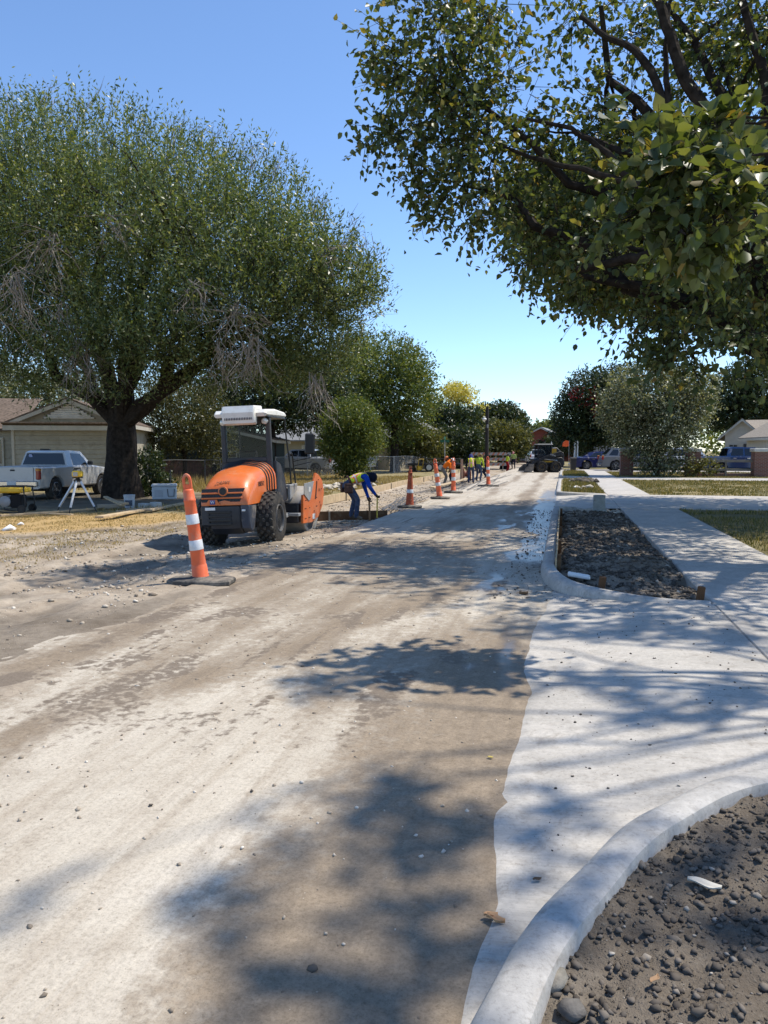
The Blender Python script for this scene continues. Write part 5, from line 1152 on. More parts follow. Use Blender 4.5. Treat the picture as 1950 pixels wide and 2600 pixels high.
def person(label, loc, rz, shirt, pants, lean=0, pelvis=(0, 0, .92), headp=0, hl=None, hr=None, fl=(-.12, .02), fr=(.12, .02), vest=False, hat=None, sleeve=True, sc=1.0, belt=False, twist=0.0, glove=True):
    t = thing('person', label, 'person', loc, rz, 'road workers'); t.scale = (sc, sc, sc)
    J = {}; pv = Vector(pelvis); a = R(lean)
    d = Vector((math.sin(R(twist)), math.sin(a), math.cos(a))).normalized(); xr = Vector((1, 0, 0)); fw = Vector((0, math.cos(a), -math.sin(a)))
    J['pelvis'] = pv; J['spine'] = pv + d * .17 - fw * .015 ; J['chest'] = pv + d * .34 - fw * .02; J['neck'] = pv + d * .50; 
    ah = a + R(headp); hd = Vector((0, math.sin(ah), math.cos(ah))); hf = Vector((0, math.cos(ah), -math.sin(ah)))
    J['head'] = J['neck'] + hd * .12 + hf * .02; J['crown'] = J['neck'] + hd * .205 + hf * .012
    for s, n in ((-1, 'l'), (1, 'r')):
        J['hip' + n] = pv + xr * s * .095 + Vector((0, 0, -.05))
        f = fl if n == 'l' else fr; ank = Vector((f[0], f[1], .085))
        J['knee' + n], J['ank' + n] = ik(J['hip' + n], ank, .425, .42, (s * .15, 1, 0)); J['toe' + n] = J['ank' + n] + Vector((s * .03, .15, -.045))
        J['sho' + n] = J['neck'] - d * .055 + xr * s * .185
        h = hl if n == 'l' else hr
        if h is None: h = J['sho' + n] + Vector((s * .08, .08, -.52))
        J['elb' + n], J['wri' + n] = ik(J['sho' + n], h, .285, .25, (s * .9, -.45, -.1)); 
        dv = (J['wri' + n] - J['elb' + n]).normalized(); J['han' + n] = J['wri' + n] + dv * .07
    rad = dict(pelvis=.135, spine=.122, chest=.14, neck=.058, head=.094, crown=.078, hipl=.098, hipr=.098, kneel=.068, kneer=.068, ankl=.058, ankr=.058, toel=.046, toer=.046, shol=.074, shor=.074, elbl=.052, elbr=.052, wril=.036, wrir=.036, hanl=.034, hanr=.034)
    B = [('pelvis', 'spine'), ('spine', 'chest'), ('chest', 'neck'), ('neck', 'head'), ('head', 'crown')]
    for n in 'lr': B += [('pelvis', 'hip' + n), ('hip' + n, 'knee' + n), ('knee' + n, 'ank' + n), ('ank' + n, 'toe' + n), ('chest', 'sho' + n), ('sho' + n, 'elb' + n), ('elb' + n, 'wri' + n), ('wri' + n, 'han' + n)]
    names = list(J); me = bpy.data.meshes.new('body'); me.from_pydata([J[k] for k in names], [(names.index(p), names.index(q)) for p, q in B], [])
    tmp = bpy.data.objects.new('tmp', me); COL.objects.link(tmp)
    tmp.modifiers.new('s', 'SKIN'); sv = me.skin_vertices[0].data
    for i, k in enumerate(names): sv[i].radius = (rad[k], rad[k] * (0.86 if k in ('pelvis', 'spine', 'chest') else 1)); sv[i].use_root = (k == 'pelvis')
    sb = tmp.modifiers.new('u', 'SUBSURF'); sb.levels = 2; sb.render_levels = 2
    bpy.context.view_layer.update()
    dg = bpy.context.evaluated_depsgraph_get(); bm_ = bpy.data.meshes.new_from_object(tmp.evaluated_get(dg)); bpy.data.objects.remove(tmp)
    bm_.materials.clear()
    for q in (shirt, pants, SKIN_M, BOOT): bm_.materials.append(q)
    def bone(c):
        best = None; bi = 0
        for i, (p, q) in enumerate(B):
            A, D = J[p], J[q] - J[p]; u = max(0, min(1, (c - A).dot(D) / max(1e-9, D.length_squared))); e2 = (c - A - D * u).length - (rad[p] * (1 - u) + rad[q] * u)
            if best is None or e2 < best: best = e2; bi = i
        return bi
    fb = []
    for pgn in bm_.polygons:
        bi = bone(pgn.center); p, q = B[bi]; fb.append(bi)
        k = 0
        if q in ('head', 'crown') or q.startswith('han'): k = 2
        elif q.startswith('wri'): k = 0 if sleeve else 2
        elif q.startswith(('hip', 'knee', 'ank')): k = 1
        elif q.startswith('toe'): k = 3
        if p == 'pelvis' and q == 'spine' and (pgn.center - pv).dot(d) < .06: k = 1
        pgn.material_index = k
    bm_.shade_smooth(); body = obj('body', bm_, t)
    # nose and ears belong to the head
    if vest:
        keep = [pg for pg, bi in zip(bm_.polygons, fb) if (B[bi][1] in ('spine', 'chest', 'neck') or (B[bi][1] in ('shol', 'shor') and abs((pg.center - pv).dot(xr)) < .17)) and -0.02 < (pg.center - pv).dot(d) < .52]
        vi = {}; vs = []; col = []; fs = []
        for pg in keep:
            f = []
            for v in pg.vertices:
                if v not in vi:
                    co = bm_.vertices[v].co; nn = bm_.vertices[v].normal; vi[v] = len(vs); vs.append(co + nn * .014)
                    col.append((abs((co - pv).dot(xr)), (co - pv).dot(d) / .5, 0))
                f.append(vi[v])
            fs.append(f)
        vm = bpy.data.meshes.new('safety_vest'); vm.from_pydata(vs, [], fs); at = vm.attributes.new('vc', 'FLOAT_COLOR', 'POINT')
        for i, c in enumerate(col): at.data[i].color = (*c, 1)
        vm.materials.append(VEST); vm.shade_smooth(); vo = obj('safety_vest', vm, t)
        so = vo.modifiers.new('thick', 'SOLIDIFY'); so.thickness = .006
    HM = Matrix.Translation(J['head']) @ Matrix(((1, 0, 0, 0), (0, hf.y, hd.y, 0), (0, hf.z, hd.z, 0), (0, 0, 0, 1)))
    m = MB(HM); m.lathe([(0, .135), (.05, .128), (.085, .10), (.102, .055), (.103, .02), (.095, -.02)], 16); m.v = [tuple(v) for v in m.v]
    if hat is None: m.build('hair', M('dark_hair', (.012, .01, .009), .7), t)
    else:
        kind, mt = hat
        m = MB(HM)
        if kind == 'hard': m.lathe([(0, .172), (.06, .162), (.10, .13), (.122, .075), (.125, .045), (.155, .038), (.155, .03), (.12, .035)], 20); m.add([(-.09, .10, .045), (.09, .10, .045), (.06, .20, .025), (-.06, .20, .025)], [(0, 1, 2, 3)])
        elif kind == 'cap': m.lathe([(0, .14), (.06, .132), (.098, .10), (.112, .05), (.113, .03)], 18); m.prism([(-.075, .08), (.075, .08), (.055, .19), (-.055, .19)], .03, .042, 'z')
        elif kind == 'brim': m.lathe([(0, .15), (.06, .142), (.098, .11), (.112, .055), (.19, .03), (.20, .02), (.11, .04)], 22)
        elif kind == 'hood': m.lathe([(0, .15), (.06, .142), (.10, .11), (.12, .05), (.118, -.02), (.105, -.09), (.10, -.13)], 18)
        m.build('hat', mt, t)
    m = MB(HM); m.add([(-.016, .088, .0), (.016, .088, .0), (0, .118, -.012), (0, .09, .045), (0, .09, -.018)], [(0, 2, 3), (1, 3, 2), (0, 4, 2), (4, 1, 2)]); m.build('nose', SKIN_M, body)
    gm = GLOVE if glove else SKIN_M
    for n, s in (('l', -1), ('r', 1)):
        dv = (J['wri' + n] - J['elb' + n]).normalized(); sd = dv.cross(Vector((0, 1, 0)));
        sd = (sd if sd.length > .1 else Vector((1, 0, 0))).normalized(); pn = sd.cross(dv).normalized(); w0 = J['wri' + n]
        m = MB(); m.tube([w0 - dv * .02, w0 + dv * .03, w0 + dv * .085], [.04, .044, .042], 10, True, 0, .62)
        for k in range(4):
            b0 = w0 + dv * .08 + sd * (.033 - k * .022); l = (.062, .072, .068, .052)[k]
            m.tube([b0, b0 + dv * l * .45 + pn * .012, b0 + dv * l * .62 + pn * .04, b0 + dv * l * .40 + pn * .058], [.0115, .011, .010, .008], 6)
        b0 = w0 + dv * .03 + sd * .038
        m.tube([b0, b0 + sd * .02 + dv * .025 + pn * .015, b0 + sd * .012 + dv * .045 + pn * .04], [.013, .012, .009], 6)
        m.build('glove' if glove else 'hand', gm, t)
    if belt:
        m = MB(); c = pv + d * .06; m.tube([c + xr * .165 * math.cos(q) + fw * .13 * math.sin(q) for q in np.linspace(0, 6.283, 25)], .026, 6, False); m.build('belt', LEATHER, t)
        for (sx, sy, w_) in ((.19, -.02, .20), (-.19, -.03, .22)):
            m = MB(); cc = pv + Vector((sx, sy + .03, -.13)); m.box(cc, (.10, w_, .24), bev=.025); m.box(cc + Vector((.055 if sx > 0 else -.055, 0, -.03)), (.05, w_ * .8, .15), bev=.02); m.build('tool_pouch', LEATHER, t)
    return t, J
w1 = G(893, 1328, -.13)
W1, J1 = person('bending worker in lime vest and blue sleeves gripping two handles beside the roller', (w1[0], w1[1], lz(*w1) + .01), R(-62), BLUEC, JEANS, lean=72, pelvis=(0, -.12, .90), headp=25, hr=(.24, .52, .62), hl=(-.02, .46, .36), fl=(-.14, .0), fr=(.13, .08), vest=True, hat=('hood', NAVYC), belt=True)
def tool(name, label, cat, a, b, r, mat, head=None):
    a = Vector(a); b = Vector(b); t = thing(name, label, cat, a, 0); m = MB(); m.tube([Vector((0, 0, 0)), b - a], r, 8); m.build('handle', mat, t)
    if head: m = MB(); m.box((0, 0, .03), head, bev=.02); m.build('head', M('rusty_head', (.11, .07, .05), .7), t)
    return t
M1 = Matrix.Translation((w1[0], w1[1], lz(*w1) + .01)) @ Matrix.Rotation(R(-62), 4, 'Z')
hR = M1 @ (J1['hanr']); hL = M1 @ (J1['hanl'])
tool('sledgehammer', 'yellow-handled sledgehammer standing head-down under the bending worker', 'hammer', (hR.x + .0, hR.y + .02, lz(hR.x, hR.y) + .0), (hR.x + .01, hR.y, hR.z + .04), .017, M('yellow_handle', (.62, .45, .05), .5), (.10, .20, .09))
tool('stake', 'brown wooden stake held in the bending workers lower hand', 'stake', (hL.x + .02, hL.y - .02, lz(hL.x, hL.y)), (hL.x, hL.y, hL.z + .06), .024, M('stake_wood', (.30, .16, .07), .7))
def pg(px, py): g = G(px, py, -.14); return (g[0], g[1], lz(*g))
person('worker in orange shirt and white hard hat bending behind the tilted channelizer', pg(1126, 1233), R(-75), ORANGEC, KHAKI, lean=48, pelvis=(0, -.05, .90), headp=10, hr=(.12, .40, .62), hl=(-.12, .42, .60), vest=False, hat=('hard', HATW), sleeve=False, glove=True, sc=.95)
person('second orange-shirted worker half hidden by the fat upright channelizer', pg(1152, 1231), R(80), ORANGEC, NAVYC, lean=35, pelvis=(0, 0, .90), headp=5, hat=('cap', M('orange_cap', (.6, .16, .05), .8)), sleeve=False, sc=.95)
person('worker in yellow striped vest and navy hood with his back turned', pg(1196, 1227), R(12), NAVYC, M('navy_jeans', (.03, .045, .10), .9, 0, .2, 12), lean=14, headp=20, vest=True, hat=('hood', M('blue_hood', (.02, .03, .14), .9)), sc=.94)
person('worker in jeans standing close behind the striped yellow vest', pg(1214, 1222), R(-20), YELC, JEANS, lean=16, headp=25, hat=('brim', HATT), sc=.95)
person('crouched worker in white hard hat pulling rebar beside the far channelizer', pg(1236, 1213), R(85), NAVYC, NAVYC, lean=75, pelvis=(0, 0, .82), headp=-10, hat=('hard', HATW), hr=(.12, .5, .35), hl=(-.12, .5, .35), sc=.95)
rp = (lambda g: (g[0], g[1], lz(*g)))(P(1287, 1190, 63)[:2])
person('worker in red trousers and yellow-green vest left of the loader bucket', rp, R(-60), YELC, REDC, lean=6, headp=10, hat=None, sleeve=False, sc=.88)
rp = (lambda g: (g[0], g[1], 0.0 if g[0] > SLAB_X else lz(*g)))(P(1304, 1190, 66)[:2])
person('worker in green shirt and pink cap facing the camera behind the loader bucket', rp, R(170), M('green_shirt', (.28, .38, .12), .85), NAVYC, lean=14, headp=15, hat=('cap', M('pink_cap', (.5, .2, .18), .8)), sleeve=False, sc=.9, glove=False)
# ================================================================== VEHICLES
CHROME = M('chrome', (.55, .55, .56), .18, .9, .05, 5)
TAIL = M('tail_lamp', (.30, .02, .015), .2, 0, .15, 12, 0, .6)
AMBER = M('amber_lens', (.55, .20, .02), .25, 0, .15, 12)
CARGL = glassmat('car_glass', (.012, .015, .018), .05)
RIMA = M('alloy_rim', (.42, .43, .44), .3, .6, .08, 6)
PLASB = M('grey_trim', (.05, .052, .055), .7, 0, .15, 8)
def paint(n, c, r=.3): return M('car_paint_' + n, c, r, .15, .04, 2, 0, .5, ((.36, .32, .27), .12, 3), coat=.5)
def arch_profile(zb, pts_top, wheels, r, front, rear):
    """closed side outline (y,z): bottom with wheel arches from rear to front, then the top points front to rear"""
    out = [(rear, zb)]
    for wy in sorted(wheels):
        for k in range(9):
            a = math.pi - math.pi * k / 8; out.append((wy + r * math.cos(a), max(zb, .36 + r * math.sin(a)) if 0 < k < 8 else zb))
    out.append((front, zb)); return out + pts_top
def car(name, label, cat, loc, rz, pm, L, W, wheels, wr, lower, cab, belt, roof, wtop, windows, group=None, zb=.30, rim=RIMA, rimstyle=6, extra=None, cabmat=None):
    t = thing(name, label, cat, loc, rz, group)
    pf = arch_profile(zb, lower, wheels, wr + .07, lower[0][0], lower[-1][0])
    m = MB(); m.prism(pf, -W / 2, W / 2, 'x', .045); m.build('body', pm, t, True, 30)
    m = MB(); m.box((0, (wheels[0] + wheels[1]) / 2, .48), (W - .25, L * .86, .30)); m.build('underbody', DARKIN, t, False)
    def hw(z): return W / 2 - .03 - (z - belt) / (roof - belt) * (W / 2 - .03 - wtop / 2)
    n = len(cab); vs = [(s * hw(z), y, z) for s in (-1, 1) for (y, z) in cab]
    m = MB(); m.add(vs, [tuple(range(n))[::-1], tuple(range(n, 2 * n))] + [(k, (k + 1) % n, n + (k + 1) % n, n + k) for k in range(n)]); m.build('cabin', cabmat or pm, t, True, 25)
    for kind, poly in windows:
        if kind == 'side':
            for s in (-1, 1):
                m = MB(); m.add([(s * (hw(z) + .006), y, z) for (y, z) in poly] + [(s * (hw(z) - .004), y, z) for (y, z) in poly], [tuple(range(len(poly))), tuple(range(len(poly), 2 * len(poly)))] + [(k, (k + 1) % len(poly), len(poly) + (k + 1) % len(poly), len(poly) + k) for k in range(len(poly))]); m.build('window', CARGL, t, False)
        else:
            (y0, z0), (y1, z1) = poly; nn = Vector((0, z1 - z0, -(y1 - y0))).normalized() * .008 * (1 if kind == 'front' else -1)
            if kind == 'rear' and nn.y > 0: nn = -nn
            if kind == 'front' and nn.y < 0: nn = -nn
            a, b_ = hw(z0) - .07, hw(z1) - .07
            m = MB(); m.add([(-a, y0 + nn.y, z0 + nn.z), (a, y0 + nn.y, z0 + nn.z), (b_, y1 + nn.y, z1 + nn.z), (-b_, y1 + nn.y, z1 + nn.z)], [(0, 1, 2, 3)]); m.build('windshield' if kind == 'front' else 'rear_window', CARGL, t, False)
    for wy in wheels:
        for s in (-1, 1):
            T = Matrix.Translation((s * (W / 2 - .13), wy, wr)) @ Matrix.Rotation(R(90), 4, 'Y')
            m = MB(T); m.lathe([(wr * .62, -.10), (wr * .93, -.115), (wr, -.08), (wr, .08), (wr * .93, .115), (wr * .62, .10)], 28); w_ = m.build('wheel', RUBBER, t)
            m = MB(T); m.lathe([(wr * .66, .095 * s), (wr * .62, .105 * s), (wr * .58, .05 * s), (0, .045 * s)], 24)
            for k in range(rimstyle):
                a = 6.283 * k / rimstyle; m.box((wr * .32 * math.cos(a), wr * .32 * math.sin(a), .085 * s), (wr * .56, wr * .16, .03), rot=Matrix.Rotation(a, 3, 'Z'))
            m.lathe([(wr * .14, .06 * s), (wr * .12, .108 * s), (0, .11 * s)], 12); m.build('rim', rim, w_)
    yf, yr = max(p[0] for p in pf), min(p[0] for p in pf)
    m = MB(); m.box((0, yr - .02, zb + .17), (W * .96, .14, .18), bev=.03); m.build('rear_bumper', (extra or {}).get('bumper', pm), t)
    m = MB(); m.box((0, yf + .0, zb + .17), (W * .96, .14, .2), bev=.03); m.build('front_bumper', (extra or {}).get('bumper', pm), t)
    m = MB(); m.box((0, yr - .095, zb + .18), (.31, .012, .15), bev=.003); m.build('licence_plate', M('plate_white', (.55, .56, .55), .4, 0, .2, 40), t)
    tl = (extra or {}).get('tail', (belt - .36, .34, .12))
    for s in (-1, 1):
        m = MB(); m.box((s * (W / 2 - .05), yr + .05, tl[0] + tl[1] / 2), (.13, .14, tl[1]), bev=.025); tq = m.build('tail_light', TAIL, t)
        m = MB(); m.box((s * (W / 2 - .05), yr + .05, tl[0] + tl[1] * .88), (.134, .144, tl[1] * .28), bev=.02); m.build('indicator', AMBER, tq)
        m = MB(); m.box((s * (W / 2 - .16), yf - .04, belt - .25), (.26, .14, .15), bev=.03); m.build('headlight', LAMP, t)
        my = (extra or {}).get('mirror', cab[0][0] - .35)
        m = MB(); m.box((s * (W / 2 + .08), my, belt + .08), (.2, .09, .15), bev=.03); m.build('wing_mirror', (extra or {}).get('mirmat', PLASB), t)
        for hy in (extra or {}).get('handles', ()):
            m = MB(); m.box((s * (W / 2 + .01), hy, belt - .12), (.03, .18, .045), bev=.01); m.build('door_handle', (extra or {}).get('hmat', PLASB), t)
        for dy in (extra or {}).get('seams', ()):
            m = MB(); m.box((s * (W / 2 - .003), dy, (zb + belt) / 2 + .08), (.012, .012, belt - zb - .22)); m.build('door_seam', DARKIN, t, False)
    return t
# -- white pickup on the left verge (y = forward)
WPAINT = paint('white', (.45, .45, .44), .35)
def pickup(name, label, loc, rz, pm, crew=False, bedcover=None, extra=None, rim=RIMA, group=None, L=5.2, lift=0.0):
    hl = L / 2
    if crew: cabp = [(1.05, 1.14), (.55, 1.66), (-.65, 1.70), (-.95, 1.62), (-1.08, 1.14)]; win = [('side', [(.78, 1.18), (.45, 1.58), (-.05, 1.60), (-.05, 1.18)]), ('side', [(-.13, 1.18), (-.13, 1.60), (-.72, 1.60), (-.85, 1.18)]), ('front', [(1.03, 1.17), (.58, 1.63)]), ('rear', [(-1.07, 1.18), (-.97, 1.58)])]; cb = -1.1
    else: cabp = [(.95, 1.12), (.45, 1.62), (-.35, 1.66), (-.62, 1.60), (-.72, 1.12)]; win = [('side', [(.70, 1.15), (.36, 1.54), (-.28, 1.56), (-.33, 1.15)]), ('front', [(.94, 1.14), (.48, 1.60)]), ('rear', [(-.715, 1.17), (-.635, 1.56)])]; cb = -.75
    low = [(hl, .55), (hl - .02, .88), (hl - .22, 1.00), (1.0, 1.12), (cb, 1.14), (cb - .02, 1.13), (-hl + .02, 1.12), (-hl, .60)]
    t = car(name, label, 'pickup truck', loc, rz, pm, L, 1.78, (-1.45, 1.65), .37, low, cabp, 1.13, 1.66, 1.36, win, group, .42, rim, 5, extra)
    m = MB(); m.box((0, (-hl + cb) / 2, 1.125), (1.56, abs(-hl - cb) - .10, .03)); m.build('bed_cover' if bedcover else 'bed_floor', bedcover or DARKIN, t, False)
    m = MB(); m.box((0, -hl - .006, .88), (1.42, .02, .46), bev=.006); m.build('tailgate', pm, t)
    m = MB(); m.box((0, -hl - .02, 1.02), (.16, .02, .05), bev=.01); m.build('tailgate_handle', BLACKP, t)
    return t
a = P(100, 1262, 21.4); fwd = R(6)
px_, py_ = a.x - math.cos(fwd) * .85 - math.sin(fwd) * 2.45, a.y - math.sin(fwd) * .85 + math.cos(fwd) * 2.45
wp = pickup('pickup_truck', 'white pickup with dark tinted rear window parked under the big tree', (px_, py_, lz(px_, py_) - .01), fwd, WPAINT, False, M('bed_cover', (.28, .33, .38), .35, 0, .1, 3), dict(handles=(-.2,), seams=(-.42, .88), bumper=CHROME, tail=(.72, .36, .12), mirror=.62), L=5.0)
m = MB(); m.box((0, -.60, 1.685), (.34, .12, .05), bev=.015); m.build('brake_light', BLACKP, wp)
m = MB(); m.lathe([(0, .006), (.07, .005), (.07, 0)], 16, Matrix.Translation((-.50, -.672, 1.47)) @ Matrix.Rotation(R(100), 4, 'X')); m.build('sticker', M('blue_sticker', (.3, .36, .55), .5), wp)
# -- silver-white pickup behind the chain-link fence
a = P(770, 1205, 50); pickup('pickup_truck', 'pale grey pickup parked behind the chain-link fence by the tan house', (a.x, a.y, lz(a.x, a.y)), R(78), paint('pale', (.46, .47, .5)), True, None, dict(handles=(.15, -.62), seams=(-.09, .85)))
# -- right-hand side cars
a = P(1882, 1183, 50.3); pickup('pickup_truck', 'dark blue crew-cab pickup parked behind the right brick pillar', (a.x, a.y, .10), R(-86), paint('blue', (.018, .055, .16), .25), True, None, dict(handles=(.15, -.62), seams=(-.09, .85), hmat=CHROME, mirror=.72), L=5.3)
def suv(name, label, loc, rz, pm, cat='car', sc=1.0, group=None, rim=RIMA):
    cabp = [(.95, 1.05), (.35, 1.60), (-.5, 1.70), (-1.6, 1.66), (-2.02, 1.20), (-2.05, 1.05)]
    win = [('side', [(.66, 1.10), (.28, 1.50), (-.22, 1.55), (-.25, 1.10)]), ('side', [(-.33, 1.10), (-.31, 1.55), (-.98, 1.56), (-1.12, 1.10)]), ('side', [(-1.22, 1.12), (-1.08, 1.55), (-1.52, 1.54), (-1.86, 1.14)]), ('front', [(.93, 1.08), (.38, 1.57)]), ('rear', [(-2.03, 1.20), (-1.64, 1.62)])]
    low = [(2.3, .55), (2.28, .80), (2.05, .94), (1.0, 1.06), (-2.1, 1.06), (-2.28, .98), (-2.34, .55)]
    t = car(name, label, cat, loc, rz, pm, 4.65, 1.86, (-1.35, 1.38), .36, low, cabp, 1.05, 1.70, 1.30, win, group, .28, rim, 5, dict(handles=(-.12, -1.0), seams=(-.29, .85), tail=(.80, .30, .12)))
    for s in (-1, 1):
        m = MB(); m.tube([(s * .56, .1, 1.70), (s * .56, -.5, 1.75), (s * .55, -1.5, 1.71)], .022, 6); m.build('roof_rail', PLASB, t)
    t.scale = (sc, sc, sc); return t
def sedan(name, label, loc, rz, pm, group=None):
    cabp = [(1.05, .95), (.30, 1.40), (-.55, 1.44), (-1.15, 1.34), (-1.75, 1.02), (-1.8, .95)]
    win = [('side', [(.80, .99), (.25, 1.33), (-.18, 1.36), (-.2, .99)]), ('side', [(-.27, .99), (-.25, 1.36), (-.75, 1.33), (-1.25, 1.02)]), ('front', [(1.0, .98), (.33, 1.38)]), ('rear', [(-1.74, 1.03), (-1.18, 1.33)])]
    low = [(2.35, .5), (2.33, .72), (2.1, .82), (1.05, .95), (-1.75, .98), (-2.25, .97), (-2.38, .85), (-2.40, .5)]
    return car(name, label, 'car', loc, rz, pm, 4.75, 1.80, (-1.40, 1.42), .335, low, cabp, .95, 1.44, 1.18, win, group, .22, RIMA, 10, dict(handles=(-.1, -.9), seams=(-.23, .85), tail=(.72, .18, .12)))
a = P(1604, 1188, 60); suv('suv', 'silver-grey car with tinted windows parked nose-in beside the left brick pillar', (a.x, a.y, .10), R(-82), paint('silver', (.15, .155, .165)))
a = P(1528, 1188, 63.5); sedan('sedan', 'dark blue saloon car half hidden behind the silver-grey one', (a.x, a.y, .06), R(-78), paint('navy', (.012, .018, .085), .22))
a = P(1752, 1178, 61); suv('suv', 'white-roofed car behind the grey-green tree and blue pickup', (a.x, a.y, .10), R(-85), paint('white2', (.60, .61, .62)))
a = P(957, 1183, 63); suv('jeep', 'boxy white off-roader parked left of the tall tree trunk', (a.x, a.y, lz(a.x, a.y)), R(165), paint('white3', (.68, .69, .69)), sc=1.02)
a = P(982, 1180, 66); suv('suv', 'dark blue car beside the white off-roader', (a.x, a.y, lz(a.x, a.y)), R(170), paint('dark', (.02, .03, .06)), sc=1.0)
a = P(1040, 1180, 68); sedan('sedan', 'white low car parked behind the mid fence', (a.x, a.y, lz(a.x, a.y)), R(85), paint('white4', (.62, .63, .65)))
a = P(1360, 1160, 92); suv('suv', 'small white far car left of the loader cab', (a.x, a.y, 0.0), R(10), paint('white5', (.6, .6, .6)))
a = P(1327, 1166, 98); sedan('sedan', 'small dark far car on the street behind the loader', (a.x, a.y, 0.0), R(190), paint('grey2', (.05, .055, .07)))

# ================================================================== HOUSES
SIDING = M('tan_siding', (.36, .33, .26), .75, 0, .10, 2.2, .1, .2, ((.24, .215, .17), .25, 3))
TRIM = M('cream_trim', (.44, .41, .34), .7, 0, .1, 4)
SHINGLE = M('brown_shingles', (.15, .115, .09), .95, 0, .35, 9, .5, .1, bscale=60)
SHING_G = M('grey_shingles', (.25, .25, .245), .95, 0, .2, 9, .5, .1, bscale=50)
HGLASS = glassmat('house_glass', (.02, .022, .024), .08)
def W2(o_, u, w_, h): return None
def gable_house(name, label, c0, ang, lw, ld, hz, rise, wall, roofm, boards=True, over=.35, bh=.19, openings=()):
    """c0 = near left corner of the gable wall, ang = direction of the gable wall from +X; gable wall width lw, depth ld"""
    t = thing(name, label, 'house', c0, ang)
    m = MB(); m.add([(0.02, .02, -.3), (lw - .02, .02, -.3), (lw - .02, ld, -.3), (.02, ld, -.3), (.02, .02, hz), (lw - .02, .02, hz), (lw - .02, ld, hz), (.02, ld, hz), (lw / 2, .02, hz + rise), (lw / 2, ld, hz + rise)],
          [(0, 1, 5, 8, 4), (1, 2, 6, 5), (2, 3, 7, 9, 6), (3, 0, 4, 7)]); m.build('wall', wall, t, False)
    if boards:
        n = int(hz / bh)
        for k in range(n):
            z0, z1 = k * bh, (k + 1) * bh
            m = MB(); m.add([(0, -.050, z0), (lw, -.050, z0), (lw, -.008, z1 - .008), (0, -.008, z1 - .008), (0, .015, z0), (lw, .015, z0), (lw, .015, z1), (0, .015, z1)], [(0, 1, 2, 3), (0, 4, 5, 1), (1, 5, 6, 2), (0, 3, 7, 4)]); m.build('siding_board', wall, t, False)
            m = MB(); m.add([(-.030, 0, z0), (-.030, ld, z0), (-.008, ld, z1 - .008), (-.008, 0, z1 - .008), (.015, 0, z0), (.015, ld, z0)], [(0, 3, 2, 1), (0, 1, 5, 4)]); m.build('siding_board', wall, t, False)
        for (x, y) in ((-.02, -.02), (lw + .02, -.02)):
            m = MB(); m.box((x, y, hz / 2), (.11, .11, hz), bev=.008); m.build('corner_board', TRIM, t)
    sl = rise / (lw / 2); th = .10
    for s in (-1, 1):
        xe = -over if s < 0 else lw + over; ze = hz - over * sl; r0 = [(xe, -over, ze), (lw / 2, -over, hz + rise), (lw / 2, ld + over, hz + rise), (xe, ld + over, ze)]
        m = MB(); m.add([(x, y, z + .03) for x, y, z in r0] + [(x, y, z + .03 + th) for x, y, z in r0], [(0, 1, 2, 3), (4, 5, 6, 7), (0, 1, 5, 4), (1, 2, 6, 5), (2, 3, 7, 6), (3, 0, 4, 7)]); m.build('roof', roofm, t, False)
        m = MB(); m.add([(xe, -over - .02, ze + .05), (lw / 2, -over - .02, hz + rise + .05), (lw / 2, -over - .02, hz + rise - .11), (xe, -over - .02, ze - .11), (xe, -over + .02, ze + .05), (lw / 2, -over + .02, hz + rise + .05), (lw / 2, -over + .02, hz + rise - .11), (xe, -over + .02, ze - .11)], [(0, 1, 2, 3), (4, 5, 6, 7), (0, 1, 5, 4), (2, 3, 7, 6)]); m.build('barge_board', TRIM, t, False)
        m = MB(); m.box((xe, ld / 2, ze - .03), (.04, ld + 2 * over, .17)); m.build('fascia', TRIM, t, False)
    for (x0, x1, z0, z1, kind) in openings:
        if kind == 'vent':
            m = MB(); m.add([(x0, -.012, z0), (x1, -.012, z0), ((x0 + x1) / 2, -.012, z1)], [(0, 1, 2)]); m.build('vent_recess', DARKIN, t, False)
            for k in range(7):
                z = z0 + .04 + k * (z1 - z0 - .05) / 7; f = 1 - (z - z0) / (z1 - z0); w_ = (x1 - x0) * f
                if w_ > .12: m = MB(); m.box(((x0 + x1) / 2, -.035, z), (w_, .05, .075), rot=Matrix.Rotation(R(35), 3, 'X')); m.build('louvre', WHITEP, t, False)
        else:
            m = MB(); m.box(((x0 + x1) / 2, -.035, (z0 + z1) / 2), (x1 - x0 + .14, .05, z1 - z0 + .14), bev=.008); wn = m.build(kind, TRIM, t)
            m = MB(); m.box(((x0 + x1) / 2, -.066, (z0 + z1) / 2), (x1 - x0, .012, z1 - z0)); m.build('pane', HGLASS if kind == 'window' else M('door_dark', (.05, .045, .04), .6), wn, False)
            if kind == 'window':
                m = MB(); m.box(((x0 + x1) / 2, -.078, (z0 + z1) / 2), (.035, .02, z1 - z0)); m.build('mullion', TRIM, wn, False)
                m = MB(); m.box(((x0 + x1) / 2, -.08, (z0 + z1) / 2), (x1 - x0, .02, .035)); m.build('transom', TRIM, wn, False)
    return t
c = P(38, 1200, 28.6); h1 = gable_house('house', 'tan clapboard house with brown roof and white gable vent behind the pickup', (c.x, c.y, lz(c.x, c.y) + .05), R(22), 4.6, 9.5, 2.75, .95, SIDING, SHINGLE, True, .32, .20, [(1.2, 3.4, 2.92, 3.62, 'vent')])
m = MB(); m.box((2.3, -.42, 2.66), (5.2, .55, .06), rot=Matrix.Rotation(R(-14), 3, 'X')); m.build('eave_skirt', SHINGLE, h1, False)
m = MB(); m.box((2.3, -.60, 2.50), (5.1, .05, .20)); m.build('fascia', TRIM, h1, False)
